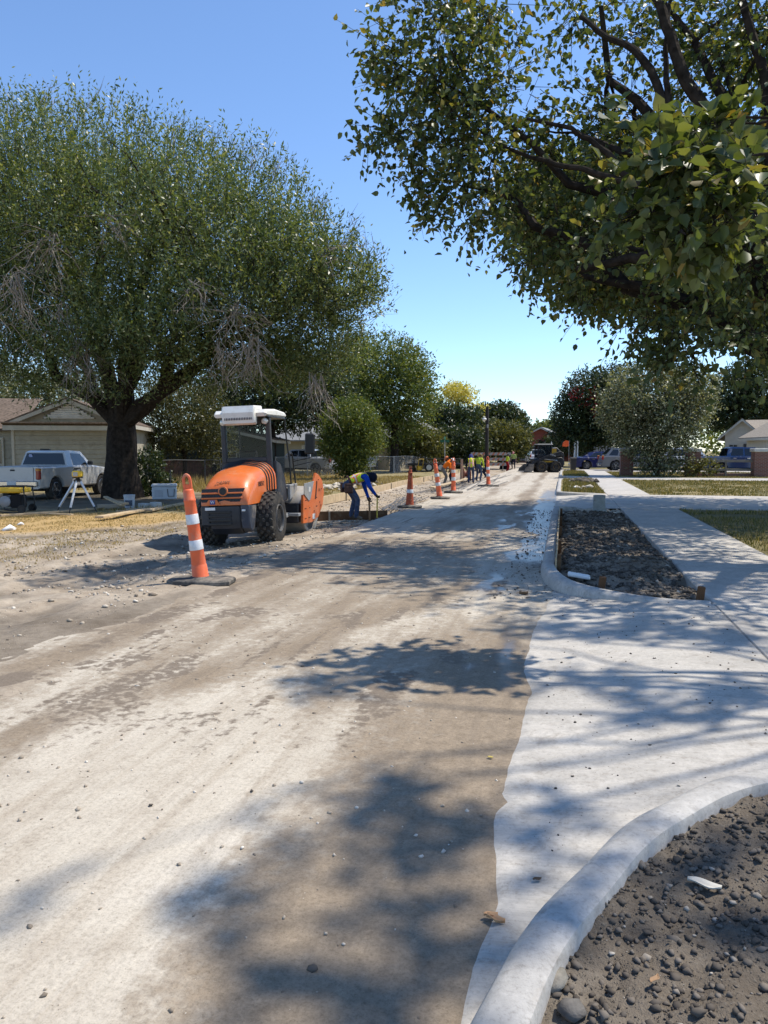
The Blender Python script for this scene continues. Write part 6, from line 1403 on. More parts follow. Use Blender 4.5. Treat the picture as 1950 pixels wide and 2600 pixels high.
m = MB(); m.add([(-9, .55, 2.5), (.0, .55, 2.5), (.0, 4.6, 4.05), (-9, 4.6, 4.05), (-9, .55, 2.4), (.0, .55, 2.4)], [(0, 1, 2, 3), (0, 4, 5, 1)]); m.build('roof', SHINGLE, h1, False)
m = MB(); m.box((-4.55, 2.9, 1.2), (9, 3.8, 2.6)); m.build('wall', SIDING, h1, False)
for k in range(13):
    m = MB(); m.add([(-9, .955, k * .2), (-.06, .955, k * .2), (-.06, .99, k * .2 + .192), (-9, .99, k * .2 + .192)], [(0, 1, 2, 3)]); m.build('siding_board', SIDING, h1, False)
m = MB(); m.box((-1.3, .93, 1.5), (1.2, .06, 1.25), bev=.01); wn = m.build('window', TRIM, h1); m = MB(); m.box((-1.3, .895, 1.5), (1.0, .012, 1.05)); m.build('pane', HGLASS, wn, False)
TANW = M('tan_wall', (.30, .255, .16), .85, 0, .08, 2); 
c = P(655, 1190, 60); gable_house('house', 'tan house with wide grey shingle roof behind the roller', (c.x, c.y + 5, 0.0), R(-4), 11, 9, 2.6, 2.0, TANW, SHING_G, False, .5, .2, [(5.6, 8.2, .9, 2.0, 'window'), (9.4, 10.4, 0.1, 2.1, 'door')])
# low-pitched front roof slope of that house faces the street
c = P(690, 1150, 62); hb = thing('house', 'low grey-roofed wing of the tan house above the fence', 'house', (c.x, c.y, 0), R(-4))
m = MB(); m.add([(-.5, -.6, 2.45), (11, -.6, 2.45), (10, 4, 4.6), (1.5, 4, 4.6), (-.5, -.6, 2.35), (11, -.6, 2.35)], [(0, 1, 2, 3), (0, 4, 5, 1)]); m.build('roof', SHING_G, hb, False)
m = MB(); m.box((5.2, 2, 1.1), (10.6, 4, 2.7)); m.build('wall', TANW, hb, False)
m = MB(); m.box((4.6, -.03, 1.5), (3.6, .08, 1.1)); wn = m.build('window', TRIM, hb, False); m = MB(); m.box((4.6, -.08, 1.5), (3.4, .02, .95)); m.build('pane', HGLASS, wn, False)
m = MB(); m.ball((6.3, 2.2, 3.95), (.28, .28, .2)); m.build('roof_vent', GREYP, hb)
c = P(985, 1160, 78); gable_house('house', 'tan house with pale grey roof behind the white off-roader', (c.x - 3, c.y, 0), R(-3), 9, 8, 2.6, 2.2, TANW, SHING_G, False, .5, .2, [(5, 6.4, 1, 2, 'window')])
c = P(1300, 1160, 110); gable_house('house', 'distant red brick house with white trim left of the loader', (c.x, c.y, 0), R(-5), 8, 8, 2.7, 2.0, M('far_brick', (.26, .07, .045), .9, 0, .1, 3), SHING_G, False, .5, .2, [(1.2, 3.2, .1, 2.1, 'door'), (5, 6.5, .9, 2.0, 'window')])
c = P(1340, 1150, 120); gable_house('house', 'distant grey house glimpsed through the far branches', (c.x + 2, c.y, 0), R(-5), 10, 8, 2.8, 2.4, M('far_grey', (.33, .33, .34), .9), SHING_G, False, .5, .2, [(2, 3.5, .9, 2.0, 'window'), (6, 7, .1, 2.1, 'door')])
# -- cream house on the right
CREAM = M('cream_wall', (.50, .47, .40), .8, 0, .06, 3)
c = P(1838, 1170, 72); h2 = gable_house('house', 'cream gabled house with tan shingles behind the blue pickup', (c.x, c.y, .05), R(-14), 2.7, 9, 2.95, 1.2, CREAM, M('tan_shingles', (.30, .26, .21), .95, 0, .2, 9, .4, .1, bscale=50), False, .5, .2, [(.4, 1.0, 1.2, 2.0, 'window'), (1.5, 2.3, 0.2, 2.1, 'door')])
m = MB(); m.add([(2.2, .6, 2.75), (11.5, .6, 2.75), (11.5, 5.0, 4.3), (1.4, 5.0, 4.3), (2.2, .6, 2.65), (11.5, .6, 2.65)], [(0, 1, 2, 3), (0, 4, 5, 1)]); m.build('roof', M('tan_shingles', (.3, .26, .21)), h2, False)
m = MB(); m.box((7, 3.2, 1.2), (8.6, 4, 2.8)); m.build('wall', CREAM, h2, False)
for (x, w_) in ((4.2, 1.3), (6.8, 1.6)):
    m = MB(); m.box((x, 1.17, 1.55), (w_ + .16, .06, 1.16)); wn = m.build('window', WHITE, h2, False); m = MB(); m.box((x, 1.13, 1.55), (w_, .02, 1.0)); m.build('pane', HGLASS, wn, False)
    for q in (-.25, 0, .25): m = MB(); m.box((x + q * w_, 1.115, 1.55), (.04, .02, 1.0)); m.build('mullion', WHITE, wn, False)
c = P(1945, 1170, 62); gable_house('house', 'white gable end at the far right edge', (c.x + .5, c.y, .05), R(6), 6, 6, 2.7, 1.7, CREAM, M('tan_shingles', (.3, .26, .21)), False, .5, .2, [(1, 2, 1, 2, 'window')])
# dark shed behind the big trunk
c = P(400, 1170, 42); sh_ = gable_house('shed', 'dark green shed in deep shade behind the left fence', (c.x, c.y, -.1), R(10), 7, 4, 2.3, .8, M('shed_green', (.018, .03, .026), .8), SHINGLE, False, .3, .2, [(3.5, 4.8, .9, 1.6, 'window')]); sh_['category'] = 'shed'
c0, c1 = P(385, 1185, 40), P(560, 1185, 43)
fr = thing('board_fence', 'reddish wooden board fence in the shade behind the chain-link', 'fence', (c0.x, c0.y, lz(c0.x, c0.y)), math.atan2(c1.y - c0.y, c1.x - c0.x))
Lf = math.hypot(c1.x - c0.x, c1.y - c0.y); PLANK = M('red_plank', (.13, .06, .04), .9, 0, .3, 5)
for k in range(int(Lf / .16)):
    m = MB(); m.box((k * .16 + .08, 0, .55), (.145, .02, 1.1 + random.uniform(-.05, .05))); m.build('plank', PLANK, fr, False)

# ================================================================== FENCES, PILLARS, POLES
GALV = M('galvanised', (.36, .36, .35), .55, .5, .12, 8)
GALVD = M('dark_post', (.05, .052, .055), .6, .3, .2, 8)
def chainlink(label, pts, h, step, mesh=.075, postmat=GALV, wire=.0028):
    z0 = lz(*pts[0]); t = thing('chain_link_fence', label, 'fence', (pts[0][0], pts[0][1], z0), 0)
    o_ = Vector((pts[0][0], pts[0][1], z0))
    for (a, b_) in zip(pts[:-1], pts[1:]):
        a = Vector((a[0], a[1], lz(*a))) - o_; b_ = Vector((b_[0], b_[1], lz(*b_))) - o_; L = (b_ - a).length; n = max(1, round(L / step)); d = (b_ - a) / n
        for k in range(n + 1):
            p = a + d * k; m = MB(); m.tube([p + Vector((0, 0, -.1)), p + Vector((0, 0, h + .04))], .028 if k % 3 else .036, 7); m.build('post', postmat, t)
        m = MB(); m.tube([a + d * (k * .5) + Vector((0, 0, h + .03 * math.sin(k * 1.7))) for k in range(2 * n + 1)], .02, 6); m.build('top_rail', postmat, t)
        # woven wire as crossed diagonals
        u = (b_ - a).normalized(); nv = int(L / mesh); V = []; F = []
        w_ = wire; nrm_ = Vector((-u.y, u.x, 0))
        for sgn in (1, -1):
            for k in range(-int(h / mesh), nv + 1):
                s0 = k * mesh if sgn > 0 else k * mesh + h; s1 = s0 + sgn * h
                za, zb_ = 0.03, h
                if sgn > 0:
                    if s0 < 0: za -= s0 * 1.0; s0 = 0
                    if s1 > L: zb_ -= (s1 - L); s1 = L
                else:
                    if s0 > L: za += (s0 - L); s0 = L
                    if s1 < 0: zb_ += s1; s1 = 0
                if zb_ - za < .05: continue
                p, q = a + u * s0 + Vector((0, 0, za)), a + u * s1 + Vector((0, 0, zb_))
                dd = (q - p).normalized(); e1 = dd.cross(nrm_) * w_; i = len(V); e2 = nrm_ * w_
                V += [p + e1, p - e1 * .5 + e2, p - e1 * .5 - e2, q + e1, q - e1 * .5 + e2, q - e1 * .5 - e2]; F += [(i, i + 1, i + 4, i + 3), (i + 1, i + 2, i + 5, i + 4), (i + 2, i, i + 3, i + 5)]
        if V: tag(npmesh('wire_mesh', np.array([tuple(v) for v in V]), np.array(F), postmat, t), kind='stuff')
    return t
f0 = G(372, 1236, -.03); f1 = G(521, 1232, -.03); f1b = G(560, 1232, -.03); f2 = G(700, 1212, -.03); f3 = G(856, 1207, -.03); f4 = G(985, 1200, -.03); f5 = G(1090, 1196, -.03)
chainlink('chain-link fence with dark posts left of the roller', [f0, f1, f1b], 1.15, 3.0, .09, GALVD, .0035)
chainlink('silver chain-link fence with a sagging top rail in front of the grey pickup', [f2, f3], 1.2, 2.6, .10, GALV, .004)
chainlink('leaning grey chain-link fence section past the bushy tree', [G(940, 1204, -.03), G(1000, 1203, -.03), f5], 1.15, 3.2, .11, GALV, .0045)
BRICK = None
def brick_mat():
    m, t, b, o = nodes('red_brick')
    bt = t.nodes.new('ShaderNodeTexBrick'); bt.inputs['Scale'].default_value = 1.0; bt.inputs['Mortar Size'].default_value = .012
    bt.inputs['Color1'].default_value = (.22, .065, .04, 1); bt.inputs['Color2'].default_value = (.15, .045, .03, 1); bt.inputs['Mortar'].default_value = (.22, .19, .16, 1)
    bt.inputs['Brick Width'].default_value = .21; bt.inputs['Row Height'].default_value = .075
    c = t.nodes.new('ShaderNodeTexCoord'); cx = t.nodes.new('ShaderNodeSeparateXYZ'); t.links.new(c.outputs['Object'], cx.inputs[0])
    cm = t.nodes.new('ShaderNodeCombineXYZ'); t.links.new(nmath(t, 'ADD', cx.outputs[0], cx.outputs[1]), cm.inputs[0]); t.links.new(cx.outputs[2], cm.inputs[1])
    t.links.new(cm.outputs[0], bt.inputs['Vector']); t.links.new(bt.outputs['Color'], b.inputs['Base Color']); b.inputs['Roughness'].default_value = .9
    nbump(t, b, bt.outputs['Fac'], -.6, .01); return m
BRICK = brick_mat(); CAP = M('stone_cap', (.50, .49, .45), .8, 0, .1, 6); RAIL = M('weathered_rail', (.19, .175, .15), .9, 0, .2, 6)
pil = []
for (px, w_, Y, lab) in ((1590, 28, 47.6, 'left brick pillar with pale cap beside the silver-grey car'), (1758, 29, 47.6, 'middle brick pillar with pale cap, half under the grey-green leaves'), (1929, 31, 47.4, 'right brick pillar with white cap at the nose of the blue pickup')):
    p = P(px, 1200, Y); k = w_ * 49.5 / 1950; t = thing('brick_pillar', lab, 'pillar', (p.x, p.y, .06), R(2), 'brick pillars along the lawn')
    m = MB(); m.box((0, 0, .72), (k, k, 1.44), bev=.006); m.build('shaft', BRICK, t, False)
    m = MB(); m.box((0, 0, 1.54), (k + .14, k + .14, .20), bev=.03); m.build('cap', CAP, t); pil.append((p, k))
for (p, k), (q, k2), lab in ((pil[0], pil[1], 'weathered two-rail fence behind the grey-green tree'), (pil[1], pil[2], 'weathered two-rail fence in front of the blue pickup')):
    t = thing('rail_fence', lab, 'fence', (p.x, p.y, .06), math.atan2(q.y - p.y, q.x - p.x)); L = (Vector(q[:2]) - Vector(p[:2])).length
    for z in (.92, .42):
        m = MB(); m.box((L / 2, 0, z), (L - (k + k2) / 2 - .02, .05, .14), bev=.008); m.build('rail', RAIL, t)
    m = MB(); m.box((L / 2, 0, .5), (.10, .10, 1.0), bev=.008); m.build('post', RAIL, t)
# low brick base behind the weeds
for (p, k), (q, k2), lab in ((pil[1], pil[2], 'low brick plinth between the middle and right pillars'),):
    t = thing('brick_plinth', lab, 'wall', (p.x, p.y, .06), math.atan2(q.y - p.y, q.x - p.x)); L = (Vector(q[:2]) - Vector(p[:2])).length
    m = MB(); m.box((L / 2, .12, .11), (L - .8, .22, .22), bev=.01); m.build('wall', BRICK, t, False)
# utility pole and wires
a = P(1236, 1150, 60); t = thing('utility_pole', 'dark wooden utility pole with small white lamp', 'pole', (a.x, a.y, -.1), 0)
ht = P(1236, 1033, 60).z + .1
m = MB(); m.tube([(0, 0, 0), (0, 0, ht)], [.16, .12], 10); m.build('pole', M('dark_pole', (.03, .025, .022), .9), t)
m = MB(); m.ball((-.2, -.15, ht - .95), (.18, .18, .12)); m.tube([(0, 0, ht - .9), (-.2, -.15, ht - .9)], .02, 6); m.build('lamp', WHITEP, t)
m = MB(); m.box((.05, -.17, ht - 1.5), (.12, .1, .25), bev=.02); m.build('meter_box', GREYP, t)
for (y0, y1, Y, lab) in ((1070, 1056, 100, 'upper overhead wire against the pale sky'), (1086, 1072, 100, 'lower overhead wire above the far trees')):
    a, b_ = P(1290, y0 - 2, Y), P(1430, y1, Y - 12); w_ = thing('overhead_wire', lab, 'wire', a, 0); m = MB(); m.tube([(b_ - a) * k / 8 + Vector((0, 0, -.25 * 4 * (k / 8) * (1 - k / 8))) for k in range(9)], .018, 5); m.build('wire', BLACKP, w_)
# green street-name sign
a = P(1129, 1180, 52); t = thing('street_sign', 'green street-name sign on a thin grey post', 'street sign', (a.x, a.y, lz(a.x, a.y)), 0); zt = P(1129, 1122, 52).z - lz(a.x, a.y)
m = MB(); m.tube([(0, 0, 0), (0, 0, zt + .1)], .03, 8); m.build('post', GALV, t)
SG = M('sign_green', (.01, .11, .06), .5)
m = MB(); m.box((0, 0, zt + .06), (.62, .01, .18)); m.build('name_plate', SG, t, False); m = MB(); m.box((0, 0, zt + .26), (.01, .62, .18)); m.build('name_plate', SG, t, False)
# striped barricades and the trailer
BOARD = M('barricade_white', (.28, .27, .25), .6, 0, .06, 6); STRIPE = M('barricade_orange', (.36, .12, .06), .6)
def barricade(label, px, py, Y, w_, rz):
    a = P(px, py, Y); zg = lz(a.x, a.y) if a.x < SLAB_X else 0; t = thing('barricade', label, 'barricade', (a.x, a.y, zg), rz, 'striped barricades beside the far lane')
    for z in (.55, .98, 1.42):
        m = MB(); m.box((0, 0, z), (w_, .04, .22), bev=.006); b_ = m.build('board', BOARD, t)
        for k in range(int(w_ / .42)):
            x = -w_ / 2 + .2 + k * .42; m = MB(); m.add([(x - .12, -.024, z - .108), (x + .06, -.024, z - .108), (x + .20, -.024, z + .108), (x + .02, -.024, z + .108)], [(0, 1, 2, 3)]); m.build('stripe', STRIPE, b_, False)
    for s in (-1, 1):
        m = MB(); m.tube([(s * w_ * .42, 0.05, 0), (s * w_ * .42, .05, 1.6)], .03, 6); m.tube([(s * w_ * .42, -.6, .03), (s * w_ * .42, .6, .03)], .03, 6); m.build('leg', BOARD, t)
barricade('long striped barricade leaning behind the striped-vest worker', 1240, 1190, 64, 3.0, R(22)); barricade('striped barricade nearest the rounded tree', 1262, 1188, 68, 2.4, R(8))
a = P(1100, 1192, 56); t = thing('trailer', 'low black flatbed trailer with a wheel behind the orange-shirted worker', 'trailer', (a.x, a.y, lz(a.x, a.y)), R(15))
m = MB(); m.box((0, 0, .55), (4.2, 1.7, .14), bev=.02); m.build('deck', SKB, t); m = MB(); m.tube([(-2.1, -.8, .95), (2.1, -.8, .95)], .03, 6); m.tube([(-2, -.8, .6), (-2, -.8, .95)], .03, 6); m.tube([(2, -.8, .6), (2, -.8, .95)], .03, 6); m.build('side_rail', SKB, t)
for x in (-.4, .45):
    m = MB(Matrix.Translation((x, -.95, .33)) @ Matrix.Rotation(R(90), 4, 'X')); m.lathe([(.1, -.1), (.3, -.11), (.33, -.07), (.33, .07), (.3, .11), (.1, .1)], 22); wq = m.build('wheel', RUBBER, t); m = MB(Matrix.Translation((x, -.95, .33)) @ Matrix.Rotation(R(90), 4, 'X')); m.lathe([(.2, .105), (.16, .08), (0, .08)], 18); m.build('rim', RIMA, wq)
m = MB(); m.tube([(2.1, 0, .5), (3.1, 0, .45), (3.3, 0, .42)], .05, 6); m.build('drawbar', SKB, t)
# ================================================================== SMALL THINGS OF THE SITE
PINE = M('pine_board', (.50, .38, .235), .85, 0, .14, 4, .2, .2, ((.36, .28, .19), .35, 5), bscale=40)
PINEG = M('grey_board', (.38, .32, .24), .9, 0, .16, 5, .2, .1, ((.28, .24, .19), .4, 5))
BROWNB = M('shaded_brown_board', (.13, .068, .034), .8, 0, .2, 3, .2, .2, ((.26, .19, .12), .25, 5))  # brown timber, with the shade of its unlit face put into the colour
def plank(label, a, b, z0, w_=.14, th=.04, mat=PINE, name='board', cat='timber', tilt=0.0, group='loose timber on the verge', z1=None):
    a = Vector((*a, z0)); b = Vector((*b, z0 if z1 is None else z1)); d = b - a; L = d.length
    t = obj(name, None) if False else None
    m = MB(); m.box((L / 2, 0, 0), (L, w_, th), bev=.004); o = m.build(name, mat, None, False)
    o.location = a; o.rotation_euler = (tilt, -math.atan2(d.z, math.hypot(d.x, d.y)), math.atan2(d.y, d.x)); return tag(o, label, cat, group)
def gl(px, py): g = G(px, py, 0.0); return (g[0], g[1])
def pl(label, p0, p1, w_=.14, th=.04, mat=PINE, lift=.03, tilt=0.0, l1=None):
    a, b = gl(*p0), gl(*p1); return plank(label, a, b, lz(*a) + lift, w_, th, mat, tilt=tilt, z1=lz(*b) + (lift if l1 is None else l1))
pl('long pale plank lying from the straw towards the channelizer', (252, 1325), (372, 1300), .20, .05, lift=.09, l1=.07)
pl('pale plank end continuing behind the near channelizer', (378, 1303), (468, 1287), .18, .05, lift=.07)
pl('long thin plank in front of the tripod legs', (0, 1312), (262, 1294), .10, .045, lift=.06)
pl('short thin lath lying on straw below the tripod', (110, 1306), (184, 1314), .06, .03, lift=.06)
pl('grey board stacked second in the pile right of the tripod', (246, 1292), (300, 1291), .2, .05, PINEG, .05)
pl('thick brown board in the timber pile right of the tripod', (248, 1296), (316, 1294), .14, .09, PINEG, .13)
pl('raised pale board slanting on top of the timber pile', (268, 1284), (312, 1297), .12, .05, PINE, .26, 0, .16)
pl('short pale offcut at the front of the timber pile', (296, 1303), (352, 1300), .12, .05, PINE, .05)
pl('brown offcut behind the long pale plank', (320, 1297), (388, 1296), .14, .04, PINEG, .05)
pl('yellowish board at the back of the timber pile', (300, 1290), (320, 1297), .16, .05, PINE, .2)
for (px, lab) in ((366, 'grey concrete block right of the white bucket'), (396, 'second grey concrete block, nearest the channelizer')):
    g = gl(px, 1291); m = MB(); m.box((0, 0, .07), (.30, .18, .14), bev=.012); o = m.build('concrete_block', CAP, None); o.location = (g[0], g[1], lz(*g)); o.rotation_euler = (0, 0, R(-20)); tag(o, lab, 'block', 'blocks beside the bucket')
# form boards
def form_line(label, pts, h, th, mat, stake=1.4, ztop=.10):
    t = thing('kerb_form', label, 'formwork', (pts[0][0], pts[0][1], 0), 0); o_ = Vector((pts[0][0], pts[0][1], 0))
    for (a, b) in zip(pts[:-1], pts[1:]):
        a, b = Vector((*a, 0)) - o_, Vector((*b, 0)) - o_; d = b - a; ang = math.atan2(d.y, d.x); L = d.length
        m = MB(); m.box((a + b) / 2 + Vector((0, 0, ztop - h / 2)), (L - .01, th, h), rot=Matrix.Rotation(ang, 3, 'Z'), bev=.004); m.build('form_board', mat, t, False)
        for k in range(int(L / stake)):
            p = a + d * ((k + .5) * stake / L); nn = Vector((math.sin(ang), -math.cos(ang), 0)) * (th / 2 + .022)
            m = MB(); m.box(p + nn + Vector((0, 0, ztop - .22)), (.04, .04, .42), rot=Matrix.Rotation(ang, 3, 'Z')); m.build('stake', PINEG, t, False)
    return t
yl = [16.6, 20.4, 24.3, 28.1, 32, 36, 40, 45, 50, 56]
form_line('pale wooden kerb form along the left side of the dug-out lane', [(-7.42 + .1 * math.sin(y * .3), y) for y in yl], .27, .05, PINE, 2.4, .15)
form_line('brown cross board with shade in its colour standing behind the bending worker', [(-7.1, 17.35), (-4.27, 18.65)], .30, .05, BROWNB, 1.1, .10)
for k, (p0, p1) in enumerate((((1096, 1240), (1150, 1226)), ((1152, 1226), (1190, 1215)), ((1192, 1214), (1226, 1206)))):
    a, b = gl(*p0), gl(*p1); plank(('pale edge board nearest the striped-vest worker', 'pale edge board right behind the far channelizer', 'farthest pale edge board on the slab')[k], a, b, .03, .22, .05, PINE, group='edge boards on the slab')
tagl = thing('back_form', 'thin pale form strip standing against the back of the right kerb', 'formwork', (-.075, 9.9, 0))
m = MB(); m.box((0, 4.6, .12), (.018, 9.2, .24)); m.build('strip', PINE, tagl, False)
for y in (.25, 1.9, 4.0, 6.2, 8.4): m = MB(); m.box((.04, y, .10), (.05, .05, .30), bev=.004); m.build('stake', BROWNB, tagl, False)
for (x, y, lab) in ((.42, 8.62, 'short wooden stake stub at the bend of the far kerb return'), (1.36, 8.2, 'wooden stake stub where kerb meets pavement')):
    m = MB(); m.box((0, 0, .1), (.06, .06, .2), bev=.006); o = m.build('stake', BROWNB, None); o.location = (x, y, .03); o.rotation_euler = (.1, .06, .4); tag(o, lab, 'stake')
m = MB(); m.box((0, 0, .02), (.26, .16, .04), rot=Matrix.Rotation(R(8), 3, 'Y'), bev=.01); o = m.build('foam_block', WHITE, None); o.location = (.2, 9.35, .09); tag(o, 'white foam scrap beside the kerb stakes', 'rubbish')
# rebar
REBAR = M('rebar', (.12, .115, .11), .6, .4, .25, 8)
def rebar(label, a, b, n, sp, zoff, seed, name='rebar_bundle'):
    r_ = random.Random(seed); a = Vector((*a, 0)); b = Vector((*b, 0)); t = thing(name, label, 'rebar', (a.x, a.y, 0)); d = b - a; nn = Vector((-d.y, d.x, 0)).normalized()
    for k in range(n):
        o_ = nn * (k - n / 2) * sp + Vector((r_.uniform(-.05, .05), r_.uniform(-.05, .05), 0)); f = r_.uniform(-.15, .15); dd = Matrix.Rotation(r_.uniform(-.06, .06), 3, 'Z') @ d
        p0 = o_ + d * f * .3; p1 = p0 + dd; z0 = lz(p0.x + a.x, p0.y + a.y) if p0.x + a.x < SLAB_X else 0; z1 = lz(p1.x + a.x, p1.y + a.y) if p1.x + a.x < SLAB_X else 0
        m = MB(); m.tube([p0 + Vector((0, 0, z0 + zoff)), p0.lerp(p1, .5) + Vector((0, 0, (z0 + z1) / 2 + zoff - .02)), p1 + Vector((0, 0, z1 + zoff))], .011, 5); m.build('bar', REBAR, t)
rebar('bundle of grey rebar lying behind the dark red channelizer', G(985, 1298, -.1), G(1050, 1264, -.1), 16, .045, .08, 3)
rebar('rebar laid out at the feet of the striped-vest worker', G(1130, 1252, -.1), G(1200, 1228, -.1), 18, .16, .05, 4)
rebar('rebar rods farther along the dug-out lane', G(1170, 1232, -.12), G(1230, 1212, -.12), 14, .22, .05, 5)
rebar('single dark bar leaning past the tilted channelizer', G(1088, 1226, -.1), G(1138, 1246, -.1), 1, .1, .25, 6, 'rebar_rod')
# cable spool and wheelbarrow-like reel by the workers
a = pg(1182, 1222); t = thing('cable_reel', 'dark wire reel on a stand left of the striped-vest worker', 'reel', a, R(25))
m = MB(Matrix.Translation((0, 0, .42)) @ Matrix.Rotation(R(90), 4, 'Y'))
m.lathe([(.08, -.2), (.40, -.2), (.40, -.17), (.16, -.16), (.16, .16), (.40, .17), (.40, .2), (.08, .2)], 24); m.build('reel', M('red_reel', (.2, .06, .03), .7), t); m = MB(); m.tube([(-.3, 0, 0), (-.3, 0, .45), (.3, 0, .45), (.3, 0, 0)], .025, 6); m.build('stand', GALVD, t)
a = pg(1172, 1224); t = thing('stake', 'pinkish upright board stake left of the wire reel', 'stake', a); m = MB(); m.box((0, 0, .6), (.12, .06, 1.3), bev=.006); m.build('post', M('pink_wood', (.42, .26, .18), .85), t)
a = gl(1064, 1199); t = thing('plate_compactor', 'small yellow compactor standing on the dry verge', 'compactor', (a[0], a[1], lz(*a)), R(30))
m = MB(); m.box((0, 0, .06), (.5, .6, .06), bev=.02); m.build('plate', GALVD, t); m = MB(); m.box((0, 0, .28), (.34, .4, .34), bev=.05); m.build('engine', M('site_yellow', (.62, .40, .03), .5), t); m = MB(); m.tube([(-.18, -.2, .2), (-.18, -.5, .95), (.18, -.5, .95), (.18, -.2, .2)], .02, 6); m.build('handle', M('site_yellow', (.62, .4, .03)), t)
# bucket, cooler
a = gl(329, 1288); t = thing('bucket', 'white plastic bucket with printed label by the timber pile', 'bucket', (a[0], a[1], lz(*a)), R(10))
m = MB(); m.lathe([(0, .01), (.128, .01), (.135, .0), (.150, .30), (.150, .31), (.158, .31), (.158, .325), (.150, .33), (.152, .345), (.160, .345), (.160, .365), (.146, .368), (.142, .34), (.12, .03), (0, .03)], 28); m.build('pail', M('bucket_white', (.52, .53, .55), .5, 0, .06, 4), t)
m = MB(); m.lathe([(.1395, .05), (.1405, .05), (.150, .24), (.149, .24)], 28); v = m.v
lab_ = MB(); 
for k in range(7):
    a0, a1 = R(-120 + k * 12), R(-120 + (k + 1) * 12)
    lab_.add([(.1395 * math.cos(a0), .1395 * math.sin(a0), .06), (.1395 * math.cos(a1), .1395 * math.sin(a1), .06), (.149 * math.cos(a1), .149 * math.sin(a1), .22), (.149 * math.cos(a0), .149 * math.sin(a0), .22)], [(0, 1, 2, 3)])
lab_.build('label', M('label_dark', (.10, .12, .16), .5, 0, .5, 30), t)
a = gl(418, 1266); t = thing('cooler_box', 'grey-white ice chest on the ground under the trees edge', 'cooler', (a[0], a[1], lz(*a)), R(28))
COOL = M('cooler_white', (.50, .53, .56), .5, 0, .06, 4)
m = MB(); m.box((0, 0, .22), (.78, .44, .42), bev=.03); m.build('tub', COOL, t); m = MB(); m.box((0, 0, .475), (.82, .48, .10), bev=.03); m.build('lid', COOL, t)
for s in (-1, 1): m = MB(); m.box((s * .395, 0, .3), (.03, .16, .06), bev=.012); m.build('side_handle', COOL, t)
m = MB(); m.tube([(.10, -.235, .36), (.12, -.245, .12), (.30, -.245, .12), (.32, -.235, .36)], .012, 6); m.build('rope_handle', NAVYC, t)
m = MB(); m.box((-.18, -.226, .22), (.26, .01, .22), bev=.01); m.build('recess_panel', M('cooler_grey', (.4, .42, .45), .5), t)
# laser level on a tripod
a = gl(200, 1300); t = thing('laser_level', 'yellow laser level mounted on an aluminium tripod', 'laser level', (a[0], a[1], lz(*a) + .02), R(15))
ALU = M('aluminium', (.62, .61, .58), .4, .4, .05, 8)
for k, an in enumerate((200, 265, 345)):
    c, s = math.cos(R(an)), math.sin(R(an)); top = Vector((c * .07, s * .07, .80)); bot = Vector((c * .46, s * .46, .14))
    m = MB(); m.tube([top, bot], [.036, .03], 4); lg = m.build('leg', ALU, t, False); m = MB(); m.tube([bot, Vector((c * .53, s * .53, .0))], [.022, .008], 6); m.build('spike', BLACKP, lg)
m = MB(); m.lathe([(.10, .78), (.10, .83), (.05, .85), (.05, .875)], 16); m.build('head_plate', BLACKP, t)
YT = M('tool_yellow', (.72, .46, .03), .45, 0, .06, 6)
m = MB(); m.box((0, 0, .98), (.25, .20, .17), bev=.035); m.build('housing', YT, t); m = MB(); m.box((-.02, -.105, .975), (.12, .012, .11), bev=.01); m.build('panel', M('panel_grey', (.45, .43, .38), .5), t)
m = MB(); m.box((0, 0, .885), (.22, .18, .03), bev=.01); m.build('base', BLACKP, t)
m = MB(); m.tube([(-.09, 0, 1.06), (-.08, 0, 1.125), (.08, 0, 1.125), (.09, 0, 1.06)], .016, 6); m.build('carry_handle', BLACKP, t)
# generator
a = gl(35, 1297); t = thing('generator', 'yellow-topped portable generator in a black tube frame', 'generator', (a[0], a[1], lz(*a)), R(12))
m = MB(); m.box((0, 0, .60), (.62, .42, .15), bev=.04); m.build('fuel_tank', YT, t); m = MB(); m.box((.36, -.02, .60), (.12, .36, .12), bev=.02); m.build('control_panel', YT, t)
for s in (-1, 1):
    m = MB(); m.tube(smooth_path([(-.38, s * .25, .05), (-.40, s * .25, .62), (-.36, s * .25, .69), (.36, s * .25, .69), (.40, s * .25, .62), (.38, s * .25, .05), (-.38, s * .25, .05)], 4), .017, 6, False); m.build('frame', BLACKP, t)
m = MB(); m.box((.14, 0, .30), (.30, .34, .34), bev=.03); m.build('engine', DARKIN, t)
m = MB(Matrix.Translation((-.14, 0, .30)) @ Matrix.Rotation(R(90), 4, 'X')); m.lathe([(0, -.2), (.13, -.2), (.15, -.12), (.15, .18), (.10, .21), (0, .21)], 20); m.build('alternator', GREYP, t)
for s in (-1, 1):
    m = MB(Matrix.Translation((.36, s * .30, .11)) @ Matrix.Rotation(R(90), 4, 'X')); m.lathe([(.04, -.03), (.10, -.035), (.11, 0), (.10, .035), (.04, .03)], 18); m.build('wheel', RUBBER, t)
m = MB(); m.box((0, -.10, .10), (.62, .03, .03)); m.build('cross_bar', BLACKP, t, False)
# steel picket by the cooler
a = gl(432, 1262); t = thing('steel_picket', 'dark steel picket standing beside the cooler', 'picket', (a[0], a[1], lz(*a))); m = MB(); m.tube([(0, 0, -.1), (.03, 0, .95)], .02, 6); m.build('bar', GALVD, t)
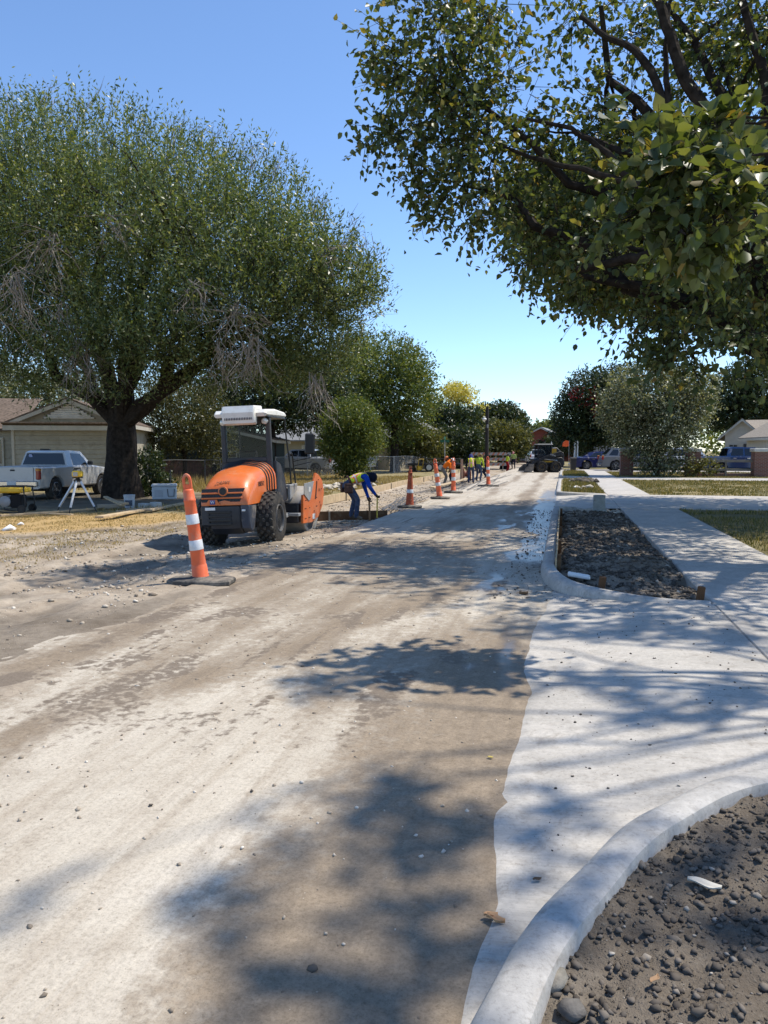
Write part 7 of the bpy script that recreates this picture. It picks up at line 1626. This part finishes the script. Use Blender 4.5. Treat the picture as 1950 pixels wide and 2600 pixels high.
# white litter on the left
for (px, py, sx, lab) in ((22, 1345, .28, 'white crumpled litter at the straw edge on the left'), (52, 1332, .14, 'small white scrap on the straw at the left')):
    g = gl(px, py); p_, s_ = np.array([(0, 0, .03), (.06 * sx / .2, .02, .02), (-.06, .03, .02)]) * 1.0, np.array([sx * .4, sx * .3, sx * .3]); o = rocks('litter', p_ + np.array([g[0], g[1], lz(*g)]), s_, WHITE, None, 30, .5); tag(o, lab, 'litter')
# concrete pipe stub in the strip
a = G(1521, 1300, .08); t = thing('concrete_pipe', 'grey cast pipe stub standing in the dug soil strip', 'pipe', (a[0], a[1], .06), 0)
PIPE = M('cast_pipe', (.30, .31, .285), .85, 0, .15, 7, .25, .2, ((.2, .18, .15), .3, 6))
m = MB(); m.lathe([(.15, -.1), (.165, .0), (.165, .06), (.150, .09), (.142, .40), (.146, .405), (.146, .43), (.13, .44), (.11, .435), (.105, .36), (0, .35)], 32); m.build('pipe', PIPE, t)
# rubble and rubbish in the islands
def rubble(label, c, n, spread, smin, smax, mat, seed, name='rubble', flat=.6, z=.1):
    r_ = np.random.default_rng(seed); p_ = np.stack([c[0] + r_.normal(0, spread, n), c[1] + r_.normal(0, spread * 1.6, n), np.full(n, z)], -1); s_ = r_.uniform(smin, smax, n); p_[:, 2] += s_ * .4
    return tag(rocks(name, p_, s_, mat, None, seed, flat), label, 'rubble', kind='stuff')
PALE = M('pale_rubble', (.48, .43, .35), .9, 0, .15, 8)
rubble('broken concrete lumps around the pipe stub', (.65, 19.6), 90, .35, .03, .11, PALE, 41, z=.04)
rubble('white and tan rubbish on the grass island', (.75, 31), 14, .25, .06, .2, PALE, 42)
rubble('dark torn turf heap at the back of the grass island', (.9, 37), 40, .3, .06, .2, MAT_CLOD, 43)
rubble('pale broken slabs on the verge beside the kerb form', (-9.2, 31), 60, .5, .05, .22, PALE, 44, z=0.0)
rubble('dark lumps of soil on the verge by the kerb form', (-9.0, 33.5), 50, .45, .05, .2, MAT_CLOD, 45, z=0.0)
o = rocks('litter', np.array([(.45, 30.2, .16), (.6, 30.3, .15)]), np.array([.14, .11]), WHITE, None, 46, .5); tag(o, 'bright white crumpled litter on the grass island', 'litter')
# black bin, post-box posts, orange flag, stop sign behind the loader
a = P(1455, 1190, 58.5); t = thing('wheelie_bin', 'black rubbish bin standing at the end of the farther island', 'bin', (a.x, a.y, .08), R(10))
m = MB(); m.lathe([(.24, 0), (.30, .85), (.33, .87), (.33, .92), (.25, 1.0), (0, 1.02)], 4, Matrix.Rotation(R(45), 4, 'Z')); m.build('bin_body', BLACKP, t, False)
a = P(1444, 1170, 66); t = thing('flag_pole', 'orange warning flag on a short pole behind the loader', 'flag', (a.x, a.y, .05)); zt = P(1440, 1128, 66).z
m = MB(); m.tube([(0, 0, 0), (0, 0, zt - .05 + .3)], .02, 6); m.build('pole', GALV, t)
m = MB(); m.add([(0, 0, zt + .22), (-.28, -.05, zt + .28), (-.50, .06, zt + .1), (-.55, -.03, zt - .22), (-.22, .05, zt - .25), (0, 0, zt - .2)], [(0, 1, 4, 5), (1, 2, 3, 4)]); fo = m.build('flag', M('flag_orange', (.85, .12, .02), .7), t, False); fo.modifiers.new('s', 'SOLIDIFY').thickness = .01
a = P(1456, 1172, 78); t = thing('stop_sign', 'red stop sign half hidden behind the far branches', 'sign', (a.x, a.y, .05)); zs = P(1456, 1140, 78).z
m = MB(); m.tube([(0, .03, 0), (0, .03, zs + .2)], .03, 6); m.build('post', GALV, t); m = MB(); m.lathe([(0, -.01), (.34, -.01), (.34, .01), (0, .01)], 8, Matrix.Translation((0, 0, zs)) @ Matrix.Rotation(R(90), 4, 'X') @ Matrix.Rotation(R(22.5), 4, 'Z')); m.build('plate', M('sign_red', (.4, .02, .03), .5), t, False)
a = P(1462, 1185, 72); t = thing('porch_column', 'pair of white columns in front of the far right house', 'column', (a.x, a.y, .05)); 
for x in (-.12, .12): m = MB(); m.box((x, 0, 1.2), (.14, .14, 2.4), bev=.01); m.build('shaft', WHITE, t)
# foreground bits: dry leaf, corn-husk scrap, broken flagstones
DRYL = M('dry_leaf', (.50, .45, .36), .8, 0, .2, 20)
def leafbit(label, px, py, z, L, Wd, rz, mat=DRYL, name='dry_leaf', curl=.25, tilt=0.0):
    g = G(px, py, z); nx, ny = 9, 5; V = []
    for i in range(nx):
        u = i / (nx - 1); w_ = Wd * math.sin(math.pi * min(.97, max(.06, u))) ** .7
        for j in range(ny):
            v = (j / (ny - 1) - .5); V.append(((u - .5) * L, v * w_ + .06 * L * math.sin(u * 7), curl * Wd * (2 * v) ** 2 + .1 * L * (u - .5) ** 2 + .02 * Wd * math.sin(9 * u + 5 * v)))
    i = np.arange(nx * ny).reshape(nx, ny); F = np.stack([i[:-1, :-1], i[:-1, 1:], i[1:, 1:], i[1:, :-1]], -1).reshape(-1, 4)
    o = npmesh(name, np.array(V), F, mat, None, True); o.modifiers.new('s', 'SOLIDIFY').thickness = .002; o.location = (g[0], g[1], z + .003); o.rotation_euler = (tilt, .05, rz); return tag(o, label, 'leaf')
leafbit('pale dry leaf lying on the soil bank behind the near kerb', 1788, 2252, .10, .11, .045, R(-12), M('pale_leaf', (.58, .55, .47), .8), curl=.3)
leafbit('curled tan husk on the mud at the tip of the apron', 1258, 2340, .01, .065, .03, R(-15), M('husk', (.52, .31, .16), .8), curl=.5)
leafbit('second tan husk beside the curled one', 1246, 2328, .01, .05, .022, R(20), M('husk', (.52, .31, .16), .8), curl=.5)
leafbit('small brown leaf on the pale apron', 1364, 2235, .02, .035, .018, R(30), M('brown_leaf', (.12, .075, .04), .8))
leafbit('small yellow leaf on the muddy road', 1245, 1925, .004, .03, .02, R(10), M('yellow_dead_leaf', (.45, .36, .10), .8))
leafbit('brown twig-like leaf on the soil bank', 1662, 2490, .10, .05, .018, R(60), M('brown_leaf2', (.28, .17, .09), .8))
leafbit('curled brown leaf in the gutter near the far return', 1330, 1510, .004, .12, .05, R(40), M('brown_leaf', (.12, .075, .04), .8), curl=.6)
for k, (px, py, z, sz, mt, lab, fl) in enumerate(((1408, 2505, .10, .062, M('flat_stone', (.22, .20, .165), .9, 0, .25, 22, .3), 'broken pale flat stone leaning on the near kerb', .22), (1450, 2575, .085, .042, M('grey_stone', (.14, .128, .112), .9, 0, .25, 22, .3), 'grey broken stone below the leaning flat one', .4))):
    g = G(px, py, z); o = rocks('stone', np.array([(0, 0, 0.0)]), np.array([sz]), mt, None, 51 + k, fl); o.location = (g[0], g[1], z + .01); o.rotation_euler = (.25, -.15, .4); tag(o, lab, 'stone')
for k, (px, py, s, lab) in enumerate(((792, 2462, .016, 'dark stone on the mud near the bottom edge'), (640, 2010, .013, 'grey pebble left of the mud sheet'), (383, 2047, .014, 'dark pebble on the pale concrete at left'))):
    g = G(px, py, 0); o = rocks('stone', np.array([(g[0], g[1], .006)]), np.array([s]), MAT_CLOD, None, 60 + k); tag(o, lab, 'stone')
